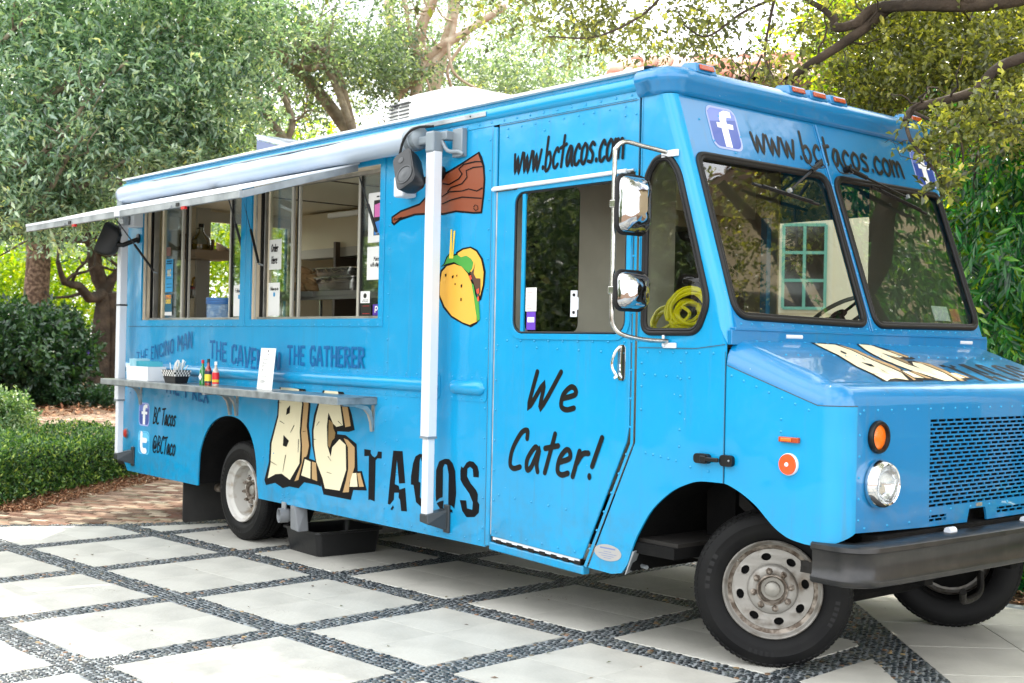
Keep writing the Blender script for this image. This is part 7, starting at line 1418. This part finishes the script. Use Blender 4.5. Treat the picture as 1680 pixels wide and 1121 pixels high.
limb(mb, [(770, 60, 21.5), (735, 110, 21.5), (740, 150, 21.5), (715, 165, 21.5), (700, 130, 21.5)], .03, .02); limb(mb, [(735, 70, 21.3), (745, 120, 21.3), (790, 150, 21.3)], .03, .02)
place('pale_barked_tree', 'pale pinkish trunk with looping vines behind the roof air conditioner', G1, b0, mb, mat('pale_bark', '#9c8470', .9, bump=(10, .8, 6, .03), var=('#c3b3a0', 4, 7, .4, .65)), [dict(blobs=[B_(760, 20, 24, 2, 2, 1.2, 1), B_(700, 150, 25, 1.8, 2, .8, 1), B_(820, 130, 26, 2.4, 2, 1.1, 1.3), B_(900, 160, 27, 2.0, 2, .7, 1)], n=2300, per=8, L=.085, W=.5, m=LF_OAKF, tw=.4, gap=.4, fr=1.3)])
b0 = at(930, 640, 33); b0.z = 0; mb = MB(); limb(mb, [(930, 620, 33), (925, 300, 33), (900, 120, 33)], .25, .12, 10, 2.4, .04, 21)
place('far_oak', 'washed-out pale oak crown against the white sky right of the air conditioner', G1, b0, mb, BARK, [dict(blobs=[B_(900, 130, 33, 3.4, 3, 1.3, 1), B_(1000, 120, 33, 2.2, 3, 1.0, .7), B_(820, 60, 34, 3, 3, 1.3, .8)], n=1700, per=7, L=.10, W=.5, m=LF_OAKF, tw=.5, gap=.6, fr=1.1)])
# -- live oak whose boughs hang over the front of the truck
b0 = Vector((10.6, 7.2, 0)); mb = MB(); mb.tube(crom([tuple(b0), (10.5, 7.0, 2.2), (10.2, 6.6, 4.4), (9.6, 6.0, 6.0)], 5), .26, 12); branchy(mb, (10.3, 6.7, 4.0), (12.0, 6.0, 6.8), .16, .06, .1, 8, 77); branchy(mb, (10.4, 6.8, 3.2), (8.3, 5.4, 5.8), .17, .06, .12, 10, 78); branchy(mb, (10.5, 6.9, 3.6), (9.8, 4.9, 5.6), .12, .05, .12, 10, 79); branchy(mb, (9.4, 6.1, 4.6), (7.6, 5.2, 4.5), .05, .02, .12, 10, 80)
limb(mb, [(1900, -60, 9.0), (1700, -8, 9.0), (1600, 8, 9.2), (1500, 8, 9.4), (1435, 15, 9.6), (1405, 38, 9.6), (1372, 45, 9.7), (1366, 25, 9.8)], .060, .034, 3, .6, .012, 31)
limb(mb, [(1500, -5, 9.6), (1460, 12, 9.6), (1420, 45, 9.6), (1370, 80, 9.6), (1320, 112, 9.6), (1290, 140, 9.6)], .05, .026, 4, .5, .01, 32); limb(mb, [(1372, 35, 9.6), (1350, 15, 9.6), (1325, 0, 9.6), (1300, -20, 9.5)], .03, .015, 2, .4, .008, 33)
limb(mb, [(1900, 10, 7.6), (1720, 80, 7.6), (1640, 110, 7.6), (1600, 148, 7.6), (1550, 165, 7.6), (1500, 178, 7.55), (1486, 200, 7.5)], .036, .022, 4, .4, .008, 34); limb(mb, [(1610, 135, 7.6), (1640, 165, 7.6), (1655, 200, 7.6), (1600, 190, 7.6)], .016, .008, 2, .3, .006, 35)
limb(mb, [(1486, 200, 7.5), (1492, 225, 7.3), (1505, 245, 7.2), (1530, 275, 7.15), (1545, 300, 7.1)], .014, .005, 7, .22, .003, 36); limb(mb, [(1500, 185, 7.5), (1540, 205, 7.4), (1575, 230, 7.3), (1580, 280, 7.3)], .012, .005, 6, .25, .003, 37)
limb(mb, [(1270, 0, 8.5), (1262, 40, 8.5), (1255, 90, 8.5), (1270, 130, 8.5)], .012, .005, 4, .4, .004, 38); limb(mb, [(1290, -10, 8.5), (1220, 20, 8.5), (1160, 60, 8.6), (1120, 40, 8.6)], .012, .005, 5, .4, .004, 39); limb(mb, [(1250, 90, 8.5), (1230, 130, 8.6), (1200, 150, 8.6)], .008, .004, 3, .4, .004, 40)
limb(mb, [(1100, -30, 8.8), (1060, 20, 8.8), (980, 60, 9), (900, 60, 9)], .012, .005, 5, .4, .004, 43)
for q_, r_ in (((1900, -60, 9.0), .09), ((1900, 10, 7.6), .06)): branchy(mb, (10.2, 6.6, 4.4), at(*q_), .13, r_ * .7, .06, 8, 90)
branchy(mb, at(1500, 8, 9.4), at(1500, -5, 9.6), .05, .05, 0, 2, 91); branchy(mb, at(1600, 8, 9.2), at(1420, -120, 9.2), .05, .03, .05, 6, 92); branchy(mb, at(1420, -120, 9.2), at(1290, -10, 8.5), .03, .012, .08, 6, 93); branchy(mb, at(1420, -120, 9.2), at(1270, 0, 8.5), .03, .012, .1, 6, 94); branchy(mb, at(1420, -120, 9.2), at(1100, -30, 8.8), .03, .012, .1, 8, 95)
place('live_oak', 'live oak with dark boughs and small leaves overhanging the front right corner of the truck', G1, b0, mb, BARKD, [
    dict(blobs=[B_(1060, 10, 9, .9, .9, .30, 1.0), B_(920, 10, 9.3, .8, .9, .24, .7), B_(1200, 35, 8.8, .7, .7, .32, .7), B_(1130, 70, 9.2, .4, .5, .16, .25), B_(1250, 120, 9, .4, .4, .14, .2), B_(1330, 130, 10, .5, .6, .14, .25), B_(1000, 60, 9.4, .5, .6, .15, .25)], n=560, per=9, L=.05, W=.55, m=LF_OAK, tw=.24, gap=.25, fr=3),
    dict(nm='crown', blobs=[B_(1480, 70, 10.4, .9, 1.0, .36, 1.3), B_(1620, 50, 10.2, .9, 1.0, .36, 1.3), B_(1590, 125, 9.6, .7, .8, .26, 1.0), B_(1440, 165, 10.4, .5, .6, .28, .7), B_(1680, 180, 9.4, .6, .8, .45, 1)], n=2000, per=9, L=.055, W=.55, m=LF_OAK, tw=.26, gap=-.3, fr=3),
    dict(nm='crown', blobs=[B_(1528, 240, 7.2, .09, .1, .11, .8), B_(1545, 300, 7.1, .05, .06, .06, .35), B_(1585, 220, 7.3, .16, .2, .10, .8), B_(1640, 190, 7.4, .22, .3, .14, 1.2), B_(1485, 200, 7.4, .05, .06, .04, .2)], n=120, per=8, L=.05, W=.6, m=LF_OAK, tw=.14, gap=-.2, fr=6),
    dict(nm='crown', blobs=[((9.3, 5.6, 5.6), (1.6, .9, .45), 1), ((8.3, 5.6, 5.1), (.8, .6, .35), .5), ((10.4, 5.4, 5.0), (.5, .6, .5), .3)], n=520, per=8, L=.06, W=.55, m=LF_OAK, tw=.26, gap=.1, fr=3),
    dict(nm='unseen_shade_crown', blobs=[((6.0, 2.4, 7.2), (5.5, 3.2, 1.0), 1.7), ((0.0, 4.5, 7.6), (5.0, 4.0, 1.2), 1.4), ((11.8, 2.0, 7.8), (4.5, 4.2, 1.0), 2)], n=5200, per=7, L=.13, W=.55, m=LF_OAK, tw=.5, gap=-.05, fr=.9)])  # last crown is added out of view to shade the court
# -- mast tree, drooping glossy leaves, at the right edge
def mast(px0, px1, py0, py1, dep, n, e, ln):
    c = []; dirs = []
    cl = [at(RNG.uniform(px0, px1), RNG.uniform(py0, py1), dep + RNG.uniform(-.8, .8)) for _ in range(max(8, n // 13))]
    for q0 in range(n):
        p = cl[q0 % len(cl)] + Vector((RNG.normal() * .17, RNG.normal() * .17, RNG.normal() * .13)); k = 11
        tdir = Vector((RNG.normal() * .5, RNG.normal() * .5 - .15, -1)).normalized(); sd_ = tdir.orthogonal().normalized(); ang = RNG.uniform(0, 6.28); sd_ = Matrix.Rotation(ang, 3, tdir) @ sd_
        for q in range(k):
            b = p + tdir * (q * .05); sgn = 1 if q % 2 else -1; c.append(b); dirs.append(tdir * 1.0 + sd_ * sgn * .75 + Vector((RNG.normal(), RNG.normal(), RNG.normal())) * .12)
    c = np.array(c); dirs = np.array(dirs); nn = unit(len(c)) * .4; nn[:, 1] -= .8; nn[:, 2] += .4
    return leaf_mesh('crown', c, dirs, nn, ln * RNG.uniform(.7, 1.2, len(c)), .036 * RNG.uniform(.8, 1.3, len(c)), LF_MST, e, rnd=np.clip(np.repeat(RNG.random(n), k) * .5 + RNG.random(len(c)) * .5, 0, 1), fold=.3, droop=.05)
b0 = at(1700, 860, 11.5); b0.z = 0
e = empty('mast_tree', (b0.x, b0.y, 0), 0, 'tall glossy green tree with long drooping leaves at the right edge beside the windscreen', 'tree', G1)
tk = MB().tube([(0, 0, 0), (0.05, 0, 3), (.0, .05, 6.5)], [.10, .08, .04], 10).done('trunk', BARKD, e); mb = MB()
for k in range(26): a = k * 2.4; z = .6 + k * .22; mb.tube(crom([(0, 0, z), (.5 * math.cos(a), .5 * math.sin(a), z + .1), (.9 * math.cos(a), .9 * math.sin(a), z - .35), (1.0 * math.cos(a), 1.0 * math.sin(a), z - .9)], 3), [.02] * 4 + [.01] * 6, 5)
mb.done('boughs', BARKD, e)
for a in ((1575, 1800, 60, 760, 11.5, 1250, e, .17), (1600, 1800, 560, 900, 11.2, 380, e, .15)):
    f = mast(*a); f.location = (-b0.x, -b0.y, 0)
f = foliage('crown', [B_(1600, 330, 12.9, .55, .5, 1.0, 1), B_(1640, 520, 12.6, .55, .5, .9, 1), B_(1650, 150, 12.8, .7, .6, .7, .8), B_(1680, 720, 12.2, .6, .5, .7, .7)], 900, 9, .15, .28, LF_MST, e, tw=.4, gap=-.4, drp=1.0, hang=.8, fr=2.4); f.location = (-b0.x, -b0.y, 0)
f = foliage('backlit_leaves', [B_(1615, 330, 12.0, .30, .5, .5, 1), B_(1640, 470, 11.6, .25, .4, .5, .8), B_(1600, 250, 12.2, .3, .4, .3, .8), B_(1665, 620, 11.3, .2, .3, .3, .4), B_(1660, 330, 11.6, .2, .3, .3, .4)], 520, 7, .10, .4, LF_YEL, e, tw=.25, gap=-.3, drp=.6, fr=3); f.location = (-b0.x, -b0.y, 0)  # yellow leaves added in front, their colour standing for backlit highlights
b0 = at(1500, 640, 15); b0.z = 0; mb = MB(); limb(mb, [(1500, 700, 15), (1505, 400, 15), (1490, 150, 15), (1500, 0, 15)], .12, .06, 10, 1.2, .02, 51)
place('backlit_tree', 'yellow-green backlit tree between the tiled roof and the glossy tree', G1, b0, mb, BARKD, [dict(blobs=[B_(1480, 120, 15, 1.2, 1.3, .9, 1), B_(1600, 180, 15, 1.3, 1.3, 1.1, 1.3), B_(1560, 40, 15.5, 1.5, 1.3, .8, 1), B_(1640, 380, 14, .8, 1.1, 1.2, 1.2), B_(1680, 560, 14, .8, 1, .9, .8), B_(1430, 60, 16, .7, .8, .6, .5)], n=2900, per=8, L=.10, W=.5, m=LF_YEL, tw=.4, gap=-.25, fr=1.6)])
bx_, by_ = 10.9, 8.4
e = empty('mast_tree', (bx_, by_, 0), 0, 'drooping glossy tree in front of the stucco house, mirrored in the far windscreen pane', 'tree', G1); MB().tube([(0, 0, 0), (-.1, -.1, 3), (-.3, -.3, 6)], [.12, .09, .05], 10).done('trunk', BARKD, e)
f = foliage('crown', [((-1.9, -2.0, 5.3), (.9, .5, .5), 1), ((-2.4, -2.2, 4.6), (.35, .4, .8), .8), ((-1.5, -1.8, 4.0), (.3, .4, .9), .7), ((-1.0, -1.5, 4.6), (.5, .5, 1.0), .8), ((-.3, -.6, 5.0), (.8, .7, 1.0), .8)], 620, 8, .14, .26, LF_MST, e, tw=.4, gap=.2, drp=1.0, hang=.9, fr=2.4)
MB().tube(crom([(-.2, -.2, 4.6), (-1.0, -1.2, 5.4), (-2.0, -2.0, 5.6), (-2.6, -2.3, 5.2)], 5), .03, 6).done('bough', BARKD, e)
# -- yellow-green wood beyond the garden on the left
e = empty('woodland', (0, 0, 0)); e['kind'] = 'stuff'; e.name = 'distant_woodland'
f = foliage('distant_foliage', [B_(-60, 470, 52, 6, 5, 4.0, 1.2), B_(80, 440, 55, 6, 5, 3.6, 1), B_(220, 450, 55, 6, 5, 4.2, 1), B_(360, 420, 55, 6, 5, 5, 1), B_(520, 400, 52, 6, 5, 5, 1), B_(680, 420, 52, 6, 5, 4, .7), B_(840, 440, 50, 6, 5, 4, .6), B_(400, 280, 50, 6, 5, 4, .8), B_(1400, 300, 40, 6, 6, 6, 1), B_(1600, 330, 36, 6, 6, 7, 1.2), B_(-200, 420, 50, 6, 5, 5, 1)], 9500, 8, .24, .5, LF_YEL, None, tw=.9, gap=-.4, fr=.5); f['kind'] = 'stuff'; D.objects.remove(e)
# -- dark shrubs with purple flowers
FLW = mat('purple_petals', '#6a4fc0', .5)
def shrub(name, label, c, r, n, L, m, group=None, per=7, flowers=0, wd=.5, z0=.0, cat='shrub', gap=-.5, tw=.2):
    e = empty(name, (c[0], c[1], 0), 0, label, cat, group); mb = MB(); rr = random.Random(int(abs(c[0] * 100)))
    for _ in range(7): a = rr.uniform(0, 6.28); q = rr.uniform(.3, .8); branchy(mb, (rr.uniform(-.1, .1), rr.uniform(-.1, .1), -.03), (r[0] * q * math.cos(a), r[1] * q * math.sin(a), z0 + r[2] * rr.uniform(.8, 1.5)), max(.012, r[2] * .02), .006, .12, 6, rr.randrange(999))
    mb.done('stems', BARKD, e); foliage('leaves', [((0, 0, z0 + r[2]), r, 1)], n, per, L, wd, m, e, up=.5, tw=tw, gap=gap, fr=2.2)
    if flowers:
        for k in range(flowers):
            a = rr.uniform(0, 6.28); u_ = (math.cos(a) * r[0], math.sin(a) * r[1]); MB().lathe([(0, 0), (.05, .03), (.06, .02), (.0, .0)], (u_[0] * .9, u_[1] * .9, z0 + rr.uniform(.6, 1.6) * r[2]), (rr.uniform(-1, 1), rr.uniform(-1, 1), .4), 6).done('flower', FLW, e)
    return e
G2 = 'garden shrubs on the left'
for k, (px, py, dp, r, lb) in enumerate(((-10, 640, 30, (1.9, 1.8, 1.2), 'dark bushy shrub at the far left beneath the pine'), (72, 640, 31, (1.1, 1.2, 1.15), 'dark shrub with purple flowers left of the forked trunk'), (225, 640, 36, (1.0, 1.2, .8), 'shrub with purple flowers behind the rear corner pole'))):
    c = at(px, py, dp); shrub('flowering_shrub', lb, (c.x, c.y), r, 1500, .17, LF_DRK, G2, flowers=7 if k else 2, tw=.35)
for (px, py, dp, s) in ((105, 650, 30, .4), (165, 655, 30, .35), (60, 650, 30, .4)):
    c = at(px, py, dp); shrub('small_plant', {105: 'low dark plant at the edge of the mulch bed below the dark shrubs', 165: 'low plant in the mulch just left of the awning pole', 60: 'low plant behind the pale round bush'}[px], (c.x, c.y), (s * 1.5, s * 1.2, s * .5), 120, .12, LF_DRK, 'low plants by the brick path', cat='plant')
c = at(-22, 700, 16.5); shrub('round_bush', 'rounded pale variegated bush behind the clipped hedge at the left edge', (c.x, c.y), (.62, .6, .46), 1500, .06, attr_mat('leaf_pale_bush', [(0, '#2c4a2c'), (.5, '#5a7f50'), (.85, '#a9bf9a'), (1, '#d0dcc4')], .4, trans=.25, spec=.6), None, cat='bush', tw=.14)
# -- clipped hedge
HL = [(-.70, -1.9), (-.55, -.95), (-.95, -.55), (-1.6, .25), (-2.35, 1.15), (-2.9, 1.6)]
e = empty('hedge', (-1.6, .3, 0), 0, 'low clipped dark green hedge running back from the left edge to the truck', 'hedge'); N = 26000
t = RNG.random(N) * (len(HL) - 1); i0 = t.astype(int); fr_ = (t - i0)[:, None]; Hn = np.array(HL); fp = Hn[i0] * (1 - fr_) + Hn[i0 + 1] * fr_
bk = np.array([-.77, -.63]); top = RNG.random(N) < .55; depth = np.where(top, RNG.random(N) * 1.6, RNG.random(N) ** 2 * .18); z = np.where(top, .50 + .06 * np.sin(fp[:, 0] * 5 + depth * 3) - .04 * RNG.random(N) ** 2, RNG.random(N) * .5)
P_ = np.stack([fp[:, 0] + bk[0] * depth, fp[:, 1] + bk[1] * depth, z], 1) + RNG.normal(size=(N, 3)) * .03; dd = unit(N); dd[:, 2] += .7; dd[:, 0] += .35; dd[:, 1] -= .1; nn = unit(N) * .5; nn[:, 2] += .7
f = leaf_mesh('leaves', P_, dd, nn, .052 * RNG.uniform(.6, 1.3, N), .022, LF_HDG, e); f.location = (1.6, -.3, 0)
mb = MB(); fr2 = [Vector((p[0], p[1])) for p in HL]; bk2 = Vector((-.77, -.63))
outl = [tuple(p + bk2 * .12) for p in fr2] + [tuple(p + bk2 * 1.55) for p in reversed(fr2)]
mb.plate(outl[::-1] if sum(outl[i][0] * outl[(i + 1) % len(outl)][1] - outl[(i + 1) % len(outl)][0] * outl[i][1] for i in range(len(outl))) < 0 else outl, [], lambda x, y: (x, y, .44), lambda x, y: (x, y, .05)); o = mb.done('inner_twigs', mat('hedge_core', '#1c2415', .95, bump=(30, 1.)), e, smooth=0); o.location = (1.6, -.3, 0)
# -- mulch chips beside the hedge and bed plants at the right
MUL = attr_mat('mulch_chips', [(0, '#6b4632'), (.5, '#8d6347'), (.85, '#a98263'), (1, '#c9b39a')], .9, spec=.2); N = 9000
t = RNG.random(N) * (len(HL) - 1); i0 = t.astype(int); fr_ = (t - i0)[:, None]; fp = Hn[i0] * (1 - fr_) + Hn[i0 + 1] * fr_; off = RNG.random(N) ** 1.3 * .42 - .05
P_ = np.stack([fp[:, 0] + .77 * off, fp[:, 1] + .63 * off, .0 + RNG.random(N) * .045 * (1 - np.clip(off / .4, 0, 1)) - .006], 1); dd = unit(N); dd[:, 2] *= .25; nn = unit(N) * .3; nn[:, 2] += 1
leaf_mesh('mulch', P_, dd, nn, .06 * RNG.uniform(.4, 1.4, N), .012 * RNG.uniform(.6, 2, N), MUL, None, kind='stuff')
N = 9000; bx = RNG.uniform(4.5, 10.5, N); by = 3.05 + RNG.random(N) * 1.3 + np.maximum(0, bx - 7.4) * .12; P_ = np.stack([bx, by, -.02 + RNG.random(N) * .03], 1); dd = unit(N); dd[:, 2] *= .25; nn = unit(N) * .3; nn[:, 2] += 1
leaf_mesh('mulch', P_, dd, nn, .06 * RNG.uniform(.4, 1.4, N), .012 * RNG.uniform(.6, 2, N), MUL, None, kind='stuff')
N = 14000; ang = RNG.uniform(0, 2 * PI, N); bx = RNG.uniform(-30, -8, N); by = RNG.uniform(-4, 16, N); P_ = np.stack([bx, by, -.01 + RNG.random(N) * .03], 1); keep = np.array([not inside((a, b), PTH) for a, b in zip(bx, by)]); P_ = P_[keep]; dd = unit(len(P_)); dd[:, 2] *= .25; nn = unit(len(P_)) * .3; nn[:, 2] += 1
leaf_mesh('mulch', P_, dd, nn, .16 * RNG.uniform(.4, 1.4, len(P_)), .05 * RNG.uniform(.6, 2, len(P_)), MUL, None, kind='stuff')
for k, (x, y, s) in enumerate(((7.9, 3.75, .42), (8.6, 3.9, .5), (7.1, 3.6, .35), (9.3, 4.0, .45), (6.3, 3.8, .35))):
    shrub('bed_plant', ['dark glossy plant in the bed behind the far front wheel', 'dark leafy plant at the right edge below the glossy tree', 'small plant seen between the front wheels', 'leafy plant at the far right of the bed', 'small plant in the bed seen under the truck'][k], (x, y), (s, s * .8, s * .62), 300, .085, LF_MST, 'plants in the bed beyond the truck', cat='plant', wd=.6)
# fallen leaves on the paving
o_ = []
FLF = attr_mat('fallen_leaf', [(0, '#4a5a2a'), (.4, '#6a4a2c'), (.8, '#3a2a1c'), (1, '#8a6a3a')], .6); N = 120
xs, ys = [], []
while len(xs) < N:
    a, b = RNG.uniform(.8, 9.2), RNG.uniform(-4.2, 2.4)
    if visible((a, b), .42): xs.append(a); ys.append(b)
P_ = np.stack([np.array(xs), np.array(ys), np.full(N, .003)], 1); dd = unit(N); dd[:, 2] *= .08; nn = unit(N) * .2; nn[:, 2] += 1
leaf_mesh('fallen_leaves', P_, dd, nn, .035 * RNG.uniform(.4, 1.3, N), .012 * RNG.uniform(.7, 1.8, N), FLF, None, kind='stuff')
# trees on the camera's side of the court (seen only in reflections)
src = None
for k, (x, y, s) in enumerate(((-3, -11, 1.0), (-8, -14, 1.15), (-13, -8, 1.1), (2, -17, 1.1), (-15, -16, 1.3))):
    if src is None:
        mb = MB(); mb.tube([(0, 0, 0), (.1, 0, 2.5), (-.1, .1, 4.5)], [.25, .2, .1], 10); src = empty('garden_tree', (x, y, 0), 0, 'leafy tree across the court, mirrored in the door window', 'tree', 'trees across the court'); mb.done('trunk', BARK, src)
        foliage('crown', [((0, 0, 3.6), (3.2, 3.0, 2.2), 1), ((1.5, .5, 1.8), (2.2, 2, 1.5), .6), ((-1.8, 0, 1.7), (2.0, 1.8, 1.5), .6)], 2000, 8, .2, .5, LF_OAKF, src, tw=.7, gap=.0, fr=.9)
    else: c_ = copy_tree(src); c_.location = (x, y, 0); c_.scale = (s,) * 3; c_.rotation_euler = (0, 0, k * 2.0); c_['label'] = ['', 'taller leafy tree across the court, mirrored in the paint', 'leafy tree behind the rear of the court', 'leafy tree nearest the camera side corner of the court', 'largest leafy tree far across the court'][k]
# ================================================================== houses
TERR = attr_mat('terracotta', [(0, '#9c6450'), (.4, '#b88a76'), (.75, '#c9a796'), (1, '#dcc6b8')], .8, bump=(20, .3), var=(3, .8), spec=.2)
STU = mat('tan_stucco', '#d6c29e', .85, bump=(40, .3)); FAS = mat('brown_fascia', '#5a3424', .6)
def house(name, loc, rz, Lx, Dy, H, label, pitch=.42, tiles=(0, 0), windows=(), wall=None):
    e = empty(name, loc, rz, label, 'house'); MB().box(0, Lx, 0, Dy, -.03, H).done('wall', wall or STU, e, smooth=0)
    rise = pitch * (Dy / 2 + .5); mb = MB(); y0, yr = -.5, Dy / 2
    mb.hexa([(-.5, y0, H), (Lx + .5, y0, H), (Lx + .5, Dy + .5, H), (-.5, Dy + .5, H), (-.2, yr - .05, H + rise), (Lx + .2, yr - .05, H + rise), (Lx + .2, yr + .05, H + rise), (-.2, yr + .05, H + rise)]); rf = mb.done('roof', mat('roof_under', '#7a4a38', .9), e, smooth=0)
    MB().box(-.55, Lx + .55, y0 - .05, y0, H - .22, H + .04).done('fascia', FAS, e, smooth=0)
    mb = MB()
    for k in range(int(Lx / .8)): mb.box(.1 + k * .8, .22 + k * .8, y0 - .1, 0, H - .18, H - .02)
    mb.done('rafter_tails', FAS, e, smooth=0, kind='stuff')
    protos_ = []
    for q in range(4):
        me = D.meshes.new('roof_tile'); n = 8; L = .46; v = [(.125 * math.cos(PI * k / n), s * L, .095 * math.sin(PI * k / n) - .0 + (.03 if s else 0)) for s in (0, 1) for k in range(n + 1)]; v = [(a * (1.0 if b > .1 else 1.08), b, c * (1 if b > .1 else 1.1)) for a, b, c in v]; v += [(a * .84, b, c - .016) for a, b, c in v[:n + 1]]
        me.from_pydata(v, [], [(k, k + 1, n + 2 + k, n + 1 + k) for k in range(n)] + [(k + 1, k, 2 * n + 2 + k, 2 * n + 3 + k) for k in range(n)]); me.polygons.foreach_set('use_smooth', [True] * len(me.polygons)); setrnd(me, q / 3.); me.materials.append(TERR); protos_.append(me)
    rows, cols = tiles; sl = math.hypot(rise, yr - y0); ang = math.atan2(rise, yr - y0); L_ = []
    for r in range(rows):
        for c in range(cols):
            s = r * .40; L_.append((-.4 + c * .27 + random.uniform(-.01, .01), y0 + s * math.cos(ang) - .04, H + .03 + s * math.sin(ang)))
    W2 = e.matrix_basis
    for (x, y, z) in L_[:300] if True else ():
        o = D.objects.new('roof_tile', random.choice(protos_)); o.location = (x, y, z); o.rotation_euler = (ang + random.uniform(-.02, .02), 0, random.uniform(-.03, .03)); link(o, rf)
    if len(L_) > 300:
        V, Fc, RN = [], [], []
        for (x, y, z) in L_[300:]:
            me = random.choice(protos_); k = len(V); ca, sa = math.cos(ang), math.sin(ang); V += [(v.co.x + x, v.co.y * ca - v.co.z * sa + y, v.co.y * sa + v.co.z * ca + z) for v in me.vertices]; Fc += [tuple(i + k for i in f.vertices) for f in me.polygons]; RN += [random.random()] * len(me.vertices)
        me = D.meshes.new('roof_tiles'); me.from_pydata(V, [], Fc); me.polygons.foreach_set('use_smooth', [True] * len(Fc)); setrnd(me, RN); me.materials.append(TERR); link(tag(D.objects.new('roof_tiles', me), kind='stuff'), rf)
    TEAL = mat('teal_window_paint', '#74b8ae', .5)
    for (x0, x1, z0, z1, nx, nz) in windows:
        w_ = MB().box(x0 - .12, x1 + .12, -.03, -.001, z0 - .08, z1 + .12).done('window', mat('white_trim', '#efe9d8', .6), e, smooth=0); MB().box(x0, x1, -.045, -.0305, z0, z1).done('pane', mat('dark_pane', '#2a2622', .1, coat=1.), w_, smooth=0); mb = MB()
        for k in range(nx + 1): xx = x0 + (x1 - x0) * k / nx; mb.box(xx - .025, xx + .025, -.07, -.0455, z0, z1)
        for k in range(nz + 1): zz = z0 + (z1 - z0) * k / nz; mb.box(x0, x1, -.066, -.047, zz - .025, zz + .025)
        mb.done('glazing_bars', TEAL, w_, smooth=0)
    return e
c = at(1050, 130, 21)
house('tiled_house', (c.x - .3, c.y + .2, 0), R(38), 4.3, 2.6, 6.0, 'house with a barrel-tiled terracotta roof and brown eaves behind the truck cab', tiles=(5, 18), windows=((2.52, 3.2, 2.36, 3.74, 2, 3), (.3, 1.2, .1, 2.2, 2, 4)), wall=mat('cream_render', '#ece6d2', .8))
house('stucco_house', (8.2, 11.6, 0), R(-30), 10, 5, 8.2, 'tan stucco house with teal glazed windows, mirrored in the windscreen', tiles=(3, 36), windows=((1.6, 2.9, .2, 2.5, 2, 5), (5.0, 6.3, .2, 2.5, 2, 5)))
